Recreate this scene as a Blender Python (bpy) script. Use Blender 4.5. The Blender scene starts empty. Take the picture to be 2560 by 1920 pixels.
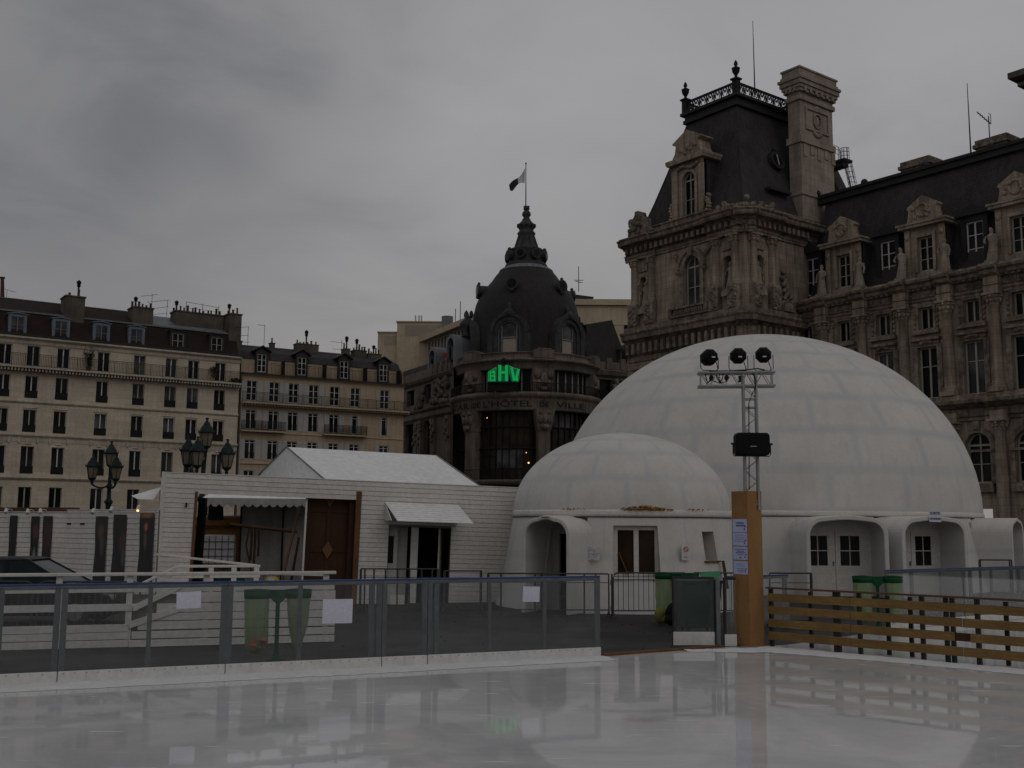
import bpy, bmesh, math, random
from mathutils import Vector, Matrix
random.seed(11)
sc = bpy.context.scene
COL = sc.collection
PI = math.pi
R = math.radians

# ---------------------------------------------------------------- objects
def link(o, parent=None):
    COL.objects.link(o)
    if parent is not None:
        o.parent = parent
    return o

def tag(o, label=None, cat=None, group=None, kind=None):
    if label: o['label'] = label
    if cat: o['category'] = cat
    if group: o['group'] = group
    if kind: o['kind'] = kind
    return o

def thing(name, label, cat, loc=(0, 0, 0), rz=0.0, group=None):
    o = bpy.data.objects.new(name, None)
    o.empty_display_size = 0.2
    o.location = loc
    o.rotation_euler = (0, 0, rz)
    link(o)
    return tag(o, label, cat, group)

def dup(o, parent=None):
    """copy of a thing with copies of its parts and their sub-parts"""
    c = o.copy()
    COL.objects.link(c)
    c.parent = parent
    for ch in list(o.children):
        dup(ch, c)
    return c

class MB:
    """collects shapes and links them as ONE mesh object"""
    def __init__(s, T=None):
        s.v = []; s.f = []; s.sm = []; s.T = T
    def add(s, vs, fs, smooth=False):
        o = len(s.v)
        for p in vs:
            p = Vector(p)
            s.v.append(s.T @ p if s.T is not None else p)
        for f in fs:
            s.f.append([i + o for i in f]); s.sm.append(smooth)
        return s
    def box(s, x0, x1, y0, y1, z0, z1):
        v = [(x0,y0,z0),(x1,y0,z0),(x1,y1,z0),(x0,y1,z0),(x0,y0,z1),(x1,y0,z1),(x1,y1,z1),(x0,y1,z1)]
        return s.add(v, [(0,1,2,3),(4,5,6,7),(0,1,5,4),(1,2,6,5),(2,3,7,6),(3,0,4,7)])
    def hexa(s, v):
        return s.add(v, [(0,1,2,3),(4,5,6,7),(0,1,5,4),(1,2,6,5),(2,3,7,6),(3,0,4,7)])
    def prism(s, poly, axis, a, b):
        n = len(poly)
        m = {'x': lambda p, t: (t, p[0], p[1]), 'y': lambda p, t: (p[0], t, p[1]), 'z': lambda p, t: (p[0], p[1], t)}[axis]
        v = [m(p, a) for p in poly] + [m(p, b) for p in poly]
        f = [tuple(range(n)), tuple(range(n, 2*n))] + [(i, (i+1) % n, n+(i+1) % n, n+i) for i in range(n)]
        return s.add(v, f)
    def face(s, pts):
        return s.add(pts, [tuple(range(len(pts)))])
    def lathe(s, prof, c=(0, 0, 0), n=16, a0=0.0, a1=2*PI, smooth=True, sx=1.0, sy=1.0):
        full = abs(a1 - a0) > 6.28
        m = n if full else n + 1
        v = []
        for (r, z) in prof:
            for k in range(m):
                a = a0 + (a1 - a0)*k/n
                v.append((c[0] + r*math.cos(a)*sx, c[1] + r*math.sin(a)*sy, c[2] + z))
        f = []
        for i in range(len(prof) - 1):
            for k in range(n):
                k2 = (k + 1) % m
                f.append((i*m+k, i*m+k2, (i+1)*m+k2, (i+1)*m+k))
        s.add(v, f, smooth)
        if full:
            for i in (0, len(prof)-1):
                if prof[i][0] > 1e-4:
                    s.add([v[i*m+k] for k in range(m)], [tuple(range(m))])
        return s
    def cyl(s, p0, p1, r0, r1=None, n=10, cap=True):
        r1 = r0 if r1 is None else r1
        p0 = Vector(p0); p1 = Vector(p1); d = p1 - p0
        if d.length < 1e-6: return s
        q = d.to_track_quat('Z', 'Y')
        v = []
        for p, r in ((p0, r0), (p1, r1)):
            for k in range(n):
                a = 2*PI*k/n
                v.append(p + q @ Vector((r*math.cos(a), r*math.sin(a), 0)))
        s.add(v, [(k, (k+1) % n, n+(k+1) % n, n+k) for k in range(n)], n > 6)
        if cap:
            s.add(v[:n], [tuple(range(n))]); s.add(v[n:], [tuple(range(n))])
        return s
    def tube(s, pts, r, n=8):
        pts = [Vector(p) for p in pts]
        rings = []
        for i, p in enumerate(pts):
            d = (pts[min(i+1, len(pts)-1)] - pts[max(i-1, 0)]).normalized()
            up = Vector((0, 0, 1)) if abs(d.z) < 0.95 else Vector((1, 0, 0))
            x = d.cross(up).normalized(); y = x.cross(d)
            rr = r[i] if isinstance(r, (list, tuple)) else r
            rings.append([p + x*rr*math.cos(2*PI*k/n) + y*rr*math.sin(2*PI*k/n) for k in range(n)])
        v = [q for ring in rings for q in ring]
        f = [(i*n+k, i*n+(k+1) % n, (i+1)*n+(k+1) % n, (i+1)*n+k) for i in range(len(pts)-1) for k in range(n)]
        s.add(v, f, True)
        s.add(rings[0], [tuple(range(n))]); s.add(rings[-1], [tuple(range(n))])
        return s
    def beam(s, p0, p1, w, h):
        p0 = Vector(p0); p1 = Vector(p1); d = (p1 - p0).normalized()
        up = Vector((0, 0, 1)) if abs(d.z) < 0.95 else Vector((0, 1, 0))
        x = d.cross(up).normalized()*w/2; y = x.normalized().cross(d)*h/2
        v = [p0-x-y, p0+x-y, p0+x+y, p0-x+y, p1-x-y, p1+x-y, p1+x+y, p1-x+y]
        return s.hexa(v)
    def ball(s, c, rx, ry=None, rz=None, n=10, m=7):
        ry = rx if ry is None else ry; rz = rx if rz is None else rz
        prof = [(max(1e-5, math.sin(PI*i/m)), -math.cos(PI*i/m)) for i in range(m+1)]
        v = []; 
        for (r, z) in prof:
            for k in range(n):
                a = 2*PI*k/n
                v.append((c[0]+rx*r*math.cos(a), c[1]+ry*r*math.sin(a), c[2]+rz*z))
        f = [(i*n+k, i*n+(k+1) % n, (i+1)*n+(k+1) % n, (i+1)*n+k) for i in range(m) for k in range(n)]
        return s.add(v, f, True)
    def mesh(s, name):
        me = bpy.data.meshes.new(name)
        me.from_pydata([tuple(p) for p in s.v], [], s.f)
        me.polygons.foreach_set('use_smooth', s.sm)
        bm = bmesh.new(); bm.from_mesh(me)
        bmesh.ops.recalc_face_normals(bm, faces=bm.faces)
        bm.to_mesh(me); bm.free()
        me.update()
        return me
    def build(s, name, mat, parent=None, bevel=0.0):
        o = bpy.data.objects.new(name, s.mesh(name))
        o.data.materials.append(mat)
        link(o, parent)
        if bevel:
            b = o.modifiers.new('edge', 'BEVEL'); b.width = bevel; b.segments = 2; b.limit_method = 'ANGLE'; b.angle_limit = R(50)
        return o

def arch_pts(xc, w, z0, zs, n=12):
    """bottom-left, up, round arch, bottom-right"""
    r = w/2
    return [(xc-r, z0)] + [(xc - r*math.cos(PI*i/n), zs + r*math.sin(PI*i/n)) for i in range(n+1)] + [(xc+r, z0)]

def ring(mb, outer, inner, y0, y1):
    """band between two open outlines of equal length, in x-z, extruded y0..y1"""
    n = len(outer)
    v = []
    for y in (y0, y1):
        v += [(p[0], y, p[1]) for p in outer] + [(p[0], y, p[1]) for p in inner]
    f = []
    for i in range(n-1):
        f += [(i, i+1, n+i+1, n+i), (2*n+i, 2*n+i+1, 3*n+i+1, 3*n+i), (i, i+1, 2*n+i+1, 2*n+i), (n+i, n+i+1, 3*n+i+1, 3*n+i)]
    for i in (0, n-1):
        f.append((i, n+i, 3*n+i, 2*n+i))
    mb.add(v, f)

def wall_holes(mb, x0, x1, z0, z1, holes, depth=0.25, y=0.0):
    """flat wall in x-z with rectangular openings and reveals going inwards"""
    xs = sorted(set([x0, x1] + [h[0] for h in holes] + [h[1] for h in holes]))
    zs = sorted(set([z0, z1] + [h[2] for h in holes] + [h[3] for h in holes]))
    xs = [x for x in xs if x0 - 1e-6 <= x <= x1 + 1e-6]; zs = [z for z in zs if z0 - 1e-6 <= z <= z1 + 1e-6]
    for i in range(len(xs)-1):
        for j in range(len(zs)-1):
            cx = (xs[i]+xs[i+1])/2; cz = (zs[j]+zs[j+1])/2
            if any(h[0] < cx < h[1] and h[2] < cz < h[3] for h in holes): continue
            mb.face([(xs[i], y, zs[j]), (xs[i+1], y, zs[j]), (xs[i+1], y, zs[j+1]), (xs[i], y, zs[j+1])])
    for (a, b, c, d) in holes:
        for p, q in (((a, c), (b, c)), ((b, c), (b, d)), ((b, d), (a, d)), ((a, d), (a, c))):
            mb.face([(p[0], y, p[1]), (q[0], y, q[1]), (q[0], y+depth, q[1]), (p[0], y+depth, p[1])])

def spandrel(mb, xc, w, zs, zt, y0, y1, n=12):
    """fills the corners between a rectangular opening's head and a round arch"""
    r = w/2
    left = [(xc-r, zt)] + [(xc - r*math.cos(PI*i/n), zs + r*math.sin(PI*i/n)) for i in range(n//2+1)] + ([(xc, zt)] if zs + r < zt - 1e-4 else [])
    right = [(2*xc - p[0], p[1]) for p in left]
    mb.prism(left, 'y', y0, y1); mb.prism(right, 'y', y0, y1)

def text_mesh(txt, size, depth=0.01, bold=0.0, align='CENTER'):
    cu = bpy.data.curves.new('lettering', 'FONT')
    cu.body = txt; cu.size = size; cu.extrude = depth; cu.align_x = align; cu.offset = bold
    cu.resolution_u = 3
    o = bpy.data.objects.new('lettering', cu)
    COL.objects.link(o)
    dg = bpy.context.evaluated_depsgraph_get()
    me = bpy.data.meshes.new_from_object(o.evaluated_get(dg))
    bpy.data.objects.remove(o); bpy.data.curves.remove(cu)
    return me

# ---------------------------------------------------------------- camera (metres; eye 2.3 m above the ice)
F_PX = 2701.0
EYE = Vector((0, 0, 2.3))
pitch = math.atan((1132 - 829.5)/2334.0)
roll = 0.0065
fwd = Vector((0, math.cos(pitch), math.sin(pitch)))
r0 = Vector((1, 0, 0)); u0 = Vector((0, -math.sin(pitch), math.cos(pitch)))
rgt = r0*math.cos(roll) + u0*math.sin(roll); upv = u0*math.cos(roll) - r0*math.sin(roll)
cam = bpy.data.cameras.new('camera')
cam.lens = 36*F_PX/2560.0; cam.sensor_width = 36; cam.clip_end = 3000; cam.clip_start = 0.1
co = bpy.data.objects.new('camera', cam)
M = Matrix((rgt, upv, -fwd)).transposed().to_4x4()
M.translation = EYE
co.matrix_world = M
COL.objects.link(co)
sc.camera = co
def ray(x, y): return fwd + rgt*(x - 1280)/F_PX - upv*(y - 960)/F_PX

# ---------------------------------------------------------------- materials
def nodes(name):
    m = bpy.data.materials.new(name); m.use_nodes = True
    nt = m.node_tree
    return m, nt, nt.nodes['Principled BSDF']

def N(nt, typ, **kw):
    n = nt.nodes.new(typ)
    for k, v in kw.items():
        if k in n.inputs.keys() if isinstance(k, str) else False:
            n.inputs[k].default_value = v
        else:
            setattr(n, k, v)
    return n

def noise(nt, vec, scale, detail=4, rough=0.55, dist=0.0):
    n = nt.nodes.new('ShaderNodeTexNoise')
    n.inputs['Scale'].default_value = scale; n.inputs['Detail'].default_value = detail
    n.inputs['Roughness'].default_value = rough; n.inputs['Distortion'].default_value = dist
    if vec is not None: nt.links.new(vec, n.inputs['Vector'])
    return n.outputs['Fac']

def ramp(nt, fac, stops):
    r = nt.nodes.new('ShaderNodeValToRGB')
    e = r.color_ramp.elements
    while len(e) < len(stops): e.new(0.5)
    for i, (p, c) in enumerate(stops):
        e[i].position = p; e[i].color = (c, c, c, 1) if isinstance(c, (int, float)) else (*c, 1)
    nt.links.new(fac, r.inputs['Fac'])
    return r.outputs['Color']

def mix(nt, fac, a, b, mode='MIX'):
    m = nt.nodes.new('ShaderNodeMix'); m.data_type = 'RGBA'; m.blend_type = mode
    for sock, val in ((m.inputs[0], fac), (m.inputs[6], a), (m.inputs[7], b)):
        if isinstance(val, bpy.types.NodeSocket): nt.links.new(val, sock)
        elif isinstance(val, (int, float)): sock.default_value = val
        else: sock.default_value = (*val, 1)
    return m.outputs[2]

def mth(nt, op, a, b=None, c=None):
    m = nt.nodes.new('ShaderNodeMath'); m.operation = op
    for i, val in enumerate((a, b, c)):
        if val is None: continue
        if isinstance(val, bpy.types.NodeSocket): nt.links.new(val, m.inputs[i])
        else: m.inputs[i].default_value = val
    return m.outputs[0]

def mapped(nt, vec, scale):
    m = nt.nodes.new('ShaderNodeMapping'); m.inputs['Scale'].default_value = scale
    nt.links.new(vec, m.inputs['Vector']); return m.outputs['Vector']

def surf(name, col, col2=None, rough=0.75, scale=1.5, streak=0.0, grime=(0.05, 0.045, 0.04), bump=0.0, bscale=20.0, metal=0.0,
         spec=0.14, low=None, courses=None, wood=None, coat=0.0, wamp=(0.6, 1.2)):
    """weathered surface: two tones blended by noise, vertical dirt streaks, optional stone courses or wood grain"""
    m, nt, b = nodes(name)
    tc = nt.nodes.new('ShaderNodeTexCoord').outputs['Object']
    col2 = col2 or tuple(c*0.75 for c in col)
    f = ramp(nt, noise(nt, tc, scale, 6, 0.6), [(0.3, 0.0), (0.7, 1.0)])
    c = mix(nt, f, col, col2)
    fine = noise(nt, tc, scale*14, 3, 0.6)
    c = mix(nt, 1.0, c, ramp(nt, fine, [(0.2, 0.82), (0.8, 1.12)]), 'MULTIPLY')
    height = fine
    if wood:
        g = noise(nt, mapped(nt, tc, wood), 3.0, 6, 0.65, 0.6)
        c = mix(nt, 1.0, c, ramp(nt, g, [(0.25, wamp[0]), (0.75, wamp[1])]), 'MULTIPLY'); height = g
    if courses:
        br = nt.nodes.new('ShaderNodeTexBrick')
        br.inputs['Scale'].default_value = 1.0; br.inputs['Mortar Size'].default_value = courses[2]
        br.inputs['Brick Width'].default_value = courses[0]; br.inputs['Row Height'].default_value = courses[1]
        br.inputs['Color1'].default_value = (1, 1, 1, 1); br.inputs['Color2'].default_value = (0.84, 0.84, 0.84, 1)
        br.inputs['Mortar'].default_value = (0.5, 0.5, 0.5, 1)
        sp = nt.nodes.new('ShaderNodeSeparateXYZ'); nt.links.new(tc, sp.inputs[0])
        cb = nt.nodes.new('ShaderNodeCombineXYZ')
        nt.links.new(mth(nt, 'ADD', sp.outputs[0], sp.outputs[1]), cb.inputs[0]); nt.links.new(sp.outputs[2], cb.inputs[1])
        nt.links.new(cb.outputs[0], br.inputs['Vector'])
        c = mix(nt, 1.0, c, br.outputs['Color'], 'MULTIPLY')
    if streak:
        s1 = noise(nt, mapped(nt, tc, (2.2, 2.2, 0.18)), 1.6, 5, 0.65)
        s2 = noise(nt, tc, 0.35, 3, 0.5)
        fac = mth(nt, 'MULTIPLY', ramp(nt, mth(nt, 'ADD', mth(nt, 'MULTIPLY', s1, 0.65), mth(nt, 'MULTIPLY', s2, 0.35)), [(0.42, 0.0), (0.66, 1.0)]), streak)
        c = mix(nt, fac, c, grime)
    nt.links.new(c, b.inputs['Base Color'])
    b.inputs['Roughness'].default_value = rough; b.inputs['Metallic'].default_value = metal
    b.inputs['Specular IOR Level'].default_value = spec; b.inputs['Coat Weight'].default_value = coat
    if bump:
        bp = nt.nodes.new('ShaderNodeBump'); bp.inputs['Strength'].default_value = bump; bp.inputs['Distance'].default_value = 0.03
        h = mth(nt, 'ADD', noise(nt, tc, bscale, 5, 0.6), height)
        nt.links.new(h, bp.inputs['Height']); nt.links.new(bp.outputs['Normal'], b.inputs['Normal'])
    return m

def glass_dark(name, c0=(0.005, 0.006, 0.008), c1=(0.026, 0.026, 0.029), scale=0.35, rough=0.12):
    m, nt, b = nodes(name)
    tc = nt.nodes.new('ShaderNodeTexCoord').outputs['Object']
    f = ramp(nt, noise(nt, tc, scale, 2, 0.5), [(0.4, 0.0), (0.68, 1.0)])
    nt.links.new(mix(nt, f, c0, c1), b.inputs['Base Color'])
    b.inputs['Roughness'].default_value = rough; b.inputs['Specular IOR Level'].default_value = 0.07
    return m

def plain(name, col, rough=0.6, metal=0.0, spec=0.15):
    return surf(name, col, tuple(c*0.85 for c in col), rough, 3.0, metal=metal, spec=spec)

def emit(name, col, strength):
    m, nt, b = nodes(name)
    b.inputs['Base Color'].default_value = (*col, 1)
    b.inputs['Emission Color'].default_value = (*col, 1); b.inputs['Emission Strength'].default_value = strength
    return m

def clear_pane(name, tint=(0.88, 0.9, 0.91), gloss=0.03, haze=0.026, rough=0.03):
    m, nt, b = nodes(name)
    nt.nodes.remove(b)
    out = nt.nodes['Material Output']
    tr = nt.nodes.new('ShaderNodeBsdfTransparent'); tr.inputs[0].default_value = (*tint, 1)
    gl = nt.nodes.new('ShaderNodeBsdfGlossy'); gl.inputs['Roughness'].default_value = rough
    df = nt.nodes.new('ShaderNodeBsdfDiffuse'); df.inputs[0].default_value = (0.55, 0.56, 0.56, 1)
    tc = nt.nodes.new('ShaderNodeTexCoord').outputs['Object']
    hz = ramp(nt, noise(nt, tc, 2.5, 5, 0.6), [(0.3, haze*0.4), (0.75, haze*1.7)])
    m1 = nt.nodes.new('ShaderNodeMixShader'); m2 = nt.nodes.new('ShaderNodeMixShader')
    nt.links.new(hz, m1.inputs[0]); nt.links.new(tr.outputs[0], m1.inputs[1]); nt.links.new(df.outputs[0], m1.inputs[2])
    lw = nt.nodes.new('ShaderNodeFresnel'); lw.inputs[0].default_value = 1.3
    nt.links.new(mth(nt, 'MINIMUM', mth(nt, 'ADD', mth(nt, 'MULTIPLY', lw.outputs[0], 0.5), gloss*0.4), 1.0), m2.inputs[0])
    nt.links.new(m1.outputs[0], m2.inputs[1]); nt.links.new(gl.outputs[0], m2.inputs[2])
    nt.links.new(m2.outputs[0], out.inputs['Surface'])
    return m

MT = {}
MT['stone'] = surf('sooty_limestone', (0.47, 0.38, 0.295), (0.32, 0.255, 0.198), 0.85, 0.6, streak=0.8, grime=(0.06, 0.05, 0.041), bump=0.5, bscale=9, courses=(1.3, 0.45, 0.012))
MT['stone_trim'] = surf('carved_limestone', (0.42, 0.345, 0.275), (0.12, 0.10, 0.08), 0.85, 2.4, streak=0.75, grime=(0.036, 0.03, 0.025), bump=1.2, bscale=12)
MT['chimney_stone'] = surf('chimney_limestone', (0.42, 0.35, 0.29), (0.30, 0.245, 0.2), 0.85, 0.7, streak=0.5, grime=(0.1, 0.085, 0.07), bump=0.4, courses=(1.5, 0.5, 0.01))
MT['slate'] = surf('roof_slate', (0.055, 0.049, 0.049), (0.036, 0.033, 0.035), 0.75, 0.5, streak=0.45, grime=(0.082, 0.074, 0.073), bump=0.4, bscale=14, courses=(0.35, 0.22, 0.015), spec=0.1)
MT['lead'] = surf('roof_lead', (0.034, 0.034, 0.037), (0.02, 0.02, 0.022), 0.6, 1.2, streak=0.3, grime=(0.05, 0.05, 0.052), bump=0.2)
MT['iron'] = surf('black_iron', (0.012, 0.012, 0.013), (0.02, 0.019, 0.019), 0.6, 3)
MT['sash'] = surf('window_sash_grey', (0.42, 0.38, 0.31), (0.32, 0.29, 0.24), 0.6, 2)
MT['sash_white'] = surf('window_sash_white', (0.62, 0.6, 0.57), (0.5, 0.48, 0.46), 0.6, 2)
MT['pane'] = glass_dark('window_glass')
MT['pane_warm'] = glass_dark('window_glass_brown', (0.02, 0.012, 0.008), (0.045, 0.03, 0.02), 0.8)
MT['pane_curtain'] = glass_dark('window_glass_curtain', (0.03, 0.032, 0.034), (0.12, 0.12, 0.12), 0.5)
MT['house_cream'] = surf('house_plaster_cream', (0.64, 0.55, 0.435), (0.53, 0.455, 0.36), 0.85, 0.35, streak=0.4, grime=(0.30, 0.25, 0.195), bump=0.15, courses=(1.6, 0.42, 0.006))
MT['house_tan'] = surf('house_plaster_tan', (0.50, 0.385, 0.26), (0.385, 0.30, 0.21), 0.85, 0.4, streak=0.45, grime=(0.22, 0.165, 0.12), bump=0.15)
MT['cornice_cream'] = surf('cornice_cream', (0.60, 0.53, 0.42), (0.44, 0.39, 0.31), 0.85, 1.0, streak=0.5, grime=(0.16, 0.14, 0.115), bump=0.3)
MT['tile_brown'] = surf('brown_roof_tile', (0.048, 0.029, 0.023), (0.026, 0.020, 0.018), 0.85, 0.6, streak=0.3, grime=(0.03, 0.026, 0.024), bump=0.6, courses=(0.2, 0.14, 0.02))
MT['zinc'] = surf('zinc_sheet', (0.22, 0.235, 0.25), (0.15, 0.16, 0.175), 0.5, 0.8, streak=0.4, grime=(0.09, 0.09, 0.095), courses=(0.6, 30.0, 0.02))
MT['zinc_dark'] = surf('dark_zinc', (0.042, 0.044, 0.05), (0.026, 0.028, 0.031), 0.6, 0.8, streak=0.3)
MT['dormer_blue'] = surf('dormer_blue_grey', (0.19, 0.225, 0.28), (0.13, 0.15, 0.185), 0.65, 1.5, streak=0.3, grime=(0.1, 0.1, 0.11))
MT['chimney_render'] = surf('sooty_render', (0.15, 0.125, 0.10), (0.075, 0.064, 0.054), 0.9, 0.8, streak=0.6, bump=0.4)
MT['pot'] = surf('terracotta_pot', (0.12, 0.055, 0.04), (0.06, 0.035, 0.03), 0.8, 3)
MT['shutter'] = surf('shutter_grey', (0.46, 0.45, 0.44), (0.36, 0.355, 0.35), 0.7, 1.5, streak=0.25, grime=(0.2, 0.18, 0.16))
MT['shutter_tan'] = surf('shutter_beige', (0.47, 0.40, 0.31), (0.39, 0.33, 0.26), 0.7, 1.5, streak=0.25, grime=(0.2, 0.16, 0.12))
MT['concrete'] = surf('cream_concrete', (0.56, 0.46, 0.33), (0.47, 0.385, 0.28), 0.85, 0.2, streak=0.5, grime=(0.33, 0.25, 0.17))
MT['concrete_panel'] = surf('grey_panel', (0.36, 0.31, 0.25), (0.3, 0.26, 0.21), 0.85, 0.3)
MT['bhv_stone'] = surf('department_store_stone', (0.23, 0.19, 0.155), (0.13, 0.108, 0.09), 0.85, 0.5, streak=0.8, grime=(0.038, 0.032, 0.028), bump=0.5, bscale=8)
MT['bhv_dome'] = surf('dome_slate', (0.036, 0.034, 0.032), (0.024, 0.0235, 0.023), 0.65, 0.35, streak=0.4, grime=(0.058, 0.054, 0.048), bump=0.3, courses=(0.4, 0.25, 0.012))
MT['bhv_lead'] = surf('dome_lead', (0.072, 0.074, 0.076), (0.032, 0.033, 0.034), 0.65, 1.2, streak=0.5, grime=(0.022, 0.022, 0.023), bump=0.3)
MT['white_paint'] = surf('weathered_white_paint', (0.70, 0.675, 0.635), (0.60, 0.575, 0.535), 0.6, 0.9, streak=0.22, grime=(0.42, 0.385, 0.34), bump=0.1, wood=(0.22, 0.22, 6.5), wamp=(0.86, 1.06))
MT['board_gap'] = surf('board_gap_shadow', (0.22, 0.19, 0.16), (0.15, 0.13, 0.11), 0.9, 2)
MT['pvc'] = surf('white_tent_fabric', (0.80, 0.795, 0.785), (0.74, 0.735, 0.725), 0.55, 0.4, streak=0.12, grime=(0.55, 0.54, 0.52))
MT['pvc_dirty'] = surf('grubby_tarpaulin', (0.48, 0.465, 0.45), (0.36, 0.35, 0.335), 0.6, 0.8, streak=0.45, grime=(0.17, 0.16, 0.15))
MT['oak'] = surf('dark_varnished_wood', (0.085, 0.036, 0.017), (0.045, 0.021, 0.011), 0.55, 1.2, wood=(9, 9, 0.6), streak=0.3, grime=(0.03, 0.018, 0.012))
MT['oak_light'] = surf('brown_timber', (0.20, 0.10, 0.045), (0.12, 0.06, 0.03), 0.6, 1.2, wood=(9, 9, 0.6))
MT['ply'] = surf('orange_plywood', (0.46, 0.235, 0.075), (0.32, 0.16, 0.055), 0.7, 1.0, wood=(0.8, 0.8, 8), streak=0.3, grime=(0.14, 0.08, 0.04))
MT['osb'] = surf('chipboard', (0.33, 0.175, 0.07), (0.25, 0.13, 0.052), 0.75, 2.0, streak=0.25, grime=(0.14, 0.075, 0.035), bump=0.2, bscale=60)
MT['pine'] = surf('stained_pine_plank', (0.29, 0.175, 0.065), (0.20, 0.118, 0.045), 0.65, 1.4, wood=(0.7, 0.7, 11), streak=0.25, grime=(0.11, 0.066, 0.032), bump=0.2)
MT['pine_dark'] = surf('dark_stained_rail', (0.12, 0.065, 0.04), (0.08, 0.045, 0.03), 0.65, 1.4)
MT['post_dark'] = surf('dark_steel_post', (0.024, 0.025, 0.028), (0.038, 0.038, 0.042), 0.55, 3, metal=0.2)
MT['galv'] = surf('galvanised_steel', (0.205, 0.218, 0.226), (0.13, 0.142, 0.15), 0.45, 5, metal=0.35, streak=0.25, grime=(0.08, 0.085, 0.09))
MT['blue_rail'] = surf('blue_plastic_rail', (0.05, 0.085, 0.23), (0.04, 0.065, 0.17), 0.45, 4)
MT['kick'] = surf('white_kickplate', (0.68, 0.68, 0.66), (0.60, 0.60, 0.58), 0.45, 1.0, streak=0.3, grime=(0.40, 0.37, 0.33))
MT['bolt'] = plain('bolt_head', (0.16, 0.16, 0.16), 0.4, 0.5)
MT['pane_clear'] = clear_pane('clear_plastic_pane')
MT['paper'] = surf('white_paper', (0.62, 0.62, 0.72), (0.58, 0.58, 0.67), 0.8, 2)
MT['paper_blue'] = surf('pale_blue_paper', (0.46, 0.52, 0.74), (0.41, 0.45, 0.66), 0.8, 2)
MT['print_blue'] = plain('blue_print', (0.08, 0.09, 0.22), 0.8)
MT['print_dark'] = plain('dark_print', (0.05, 0.05, 0.10), 0.8)
MT['print_red'] = plain('red_print', (0.42, 0.09, 0.08), 0.8)
MT['print_cyan'] = plain('pale_blue_print', (0.28, 0.38, 0.62), 0.8)
MT['alu'] = surf('truss_aluminium', (0.36, 0.36, 0.36), (0.26, 0.26, 0.265), 0.4, 4, metal=0.55)
MT['black'] = surf('black_casing', (0.006, 0.006, 0.0065), (0.010, 0.010, 0.010), 0.55, 4, spec=0.08)
MT['cable'] = plain('black_cable', (0.014, 0.014, 0.014), 0.6)
MT['green'] = surf('green_plastic', (0.006, 0.078, 0.028), (0.005, 0.055, 0.021), 0.5, 3)
MT['bin_green'] = surf('dark_green_bin', (0.005, 0.045, 0.026), (0.004, 0.032, 0.019), 0.45, 3)
MT['lid_green'] = surf('bright_green_lid', (0.02, 0.20, 0.08), (0.015, 0.15, 0.06), 0.45, 3)
MT['yellow'] = plain('yellow_plastic', (0.55, 0.32, 0.02), 0.5)
MT['red'] = plain('red_plastic', (0.30, 0.018, 0.02), 0.5)
MT['lime'] = plain('lime_cloth', (0.28, 0.36, 0.03), 0.7)
MT['bag_green'] = plain('dark_green_sacking', (0.012, 0.05, 0.045), 0.7)
MT['barrier_steel'] = surf('dark_painted_steel', (0.04, 0.042, 0.045), (0.07, 0.07, 0.072), 0.5, 5)
MT['car_paint'] = surf('black_car_paint', (0.008, 0.009, 0.012), (0.011, 0.012, 0.015), 0.35, 2, spec=0.1, coat=0.04)
MT['rubber'] = plain('tyre_rubber', (0.015, 0.015, 0.015), 0.85)
MT['alloy'] = plain('wheel_alloy', (0.22, 0.22, 0.23), 0.35, 0.7)
MT['headlamp'] = plain('headlamp_lens', (0.3, 0.3, 0.31), 0.2)
MT['car_glass'] = glass_dark('car_window_glass', (0.012, 0.018, 0.02), (0.03, 0.04, 0.042), 1.0, 0.1)
MT['lamp_metal'] = surf('verdigris_iron', (0.012, 0.013, 0.013), (0.018, 0.036, 0.034), 0.6, 3)
MT['lantern_glass'] = surf('lantern_glass', (0.20, 0.175, 0.12), (0.12, 0.105, 0.075), 0.25, 2)
MT['snow'] = surf('scraped_ice_snow', (0.80, 0.80, 0.80), (0.70, 0.70, 0.70), 0.9, 2.5, streak=0.1, grime=(0.55, 0.53, 0.5), bump=0.6, bscale=25)
MT['leaf'] = surf('dead_leaf', (0.50, 0.26, 0.06), (0.28, 0.125, 0.03), 0.8, 9)
MT['leaf_green'] = surf('green_leaf', (0.05, 0.07, 0.025), (0.03, 0.045, 0.018), 0.8, 9)
MT['sign_black'] = plain('black_lettering', (0.025, 0.025, 0.025), 0.7)
MT['flag_pale'] = plain('pale_flag_cloth', (0.55, 0.56, 0.6), 0.8)
MT['flag_dark'] = plain('dark_flag_cloth', (0.035, 0.04, 0.045), 0.8)
MT['neon'] = emit('green_neon', (0.0, 0.60, 0.14), 0.23)
MT['neon_dim'] = emit('green_neon_panel', (0.0, 0.20, 0.08), 0.05)
MT['warm_bulb'] = emit('warm_bulb', (1.0, 0.55, 0.2), 2.2)
MT['warm_glow'] = emit('warm_indoor_light', (1.0, 0.45, 0.1), 1.0)

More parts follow.
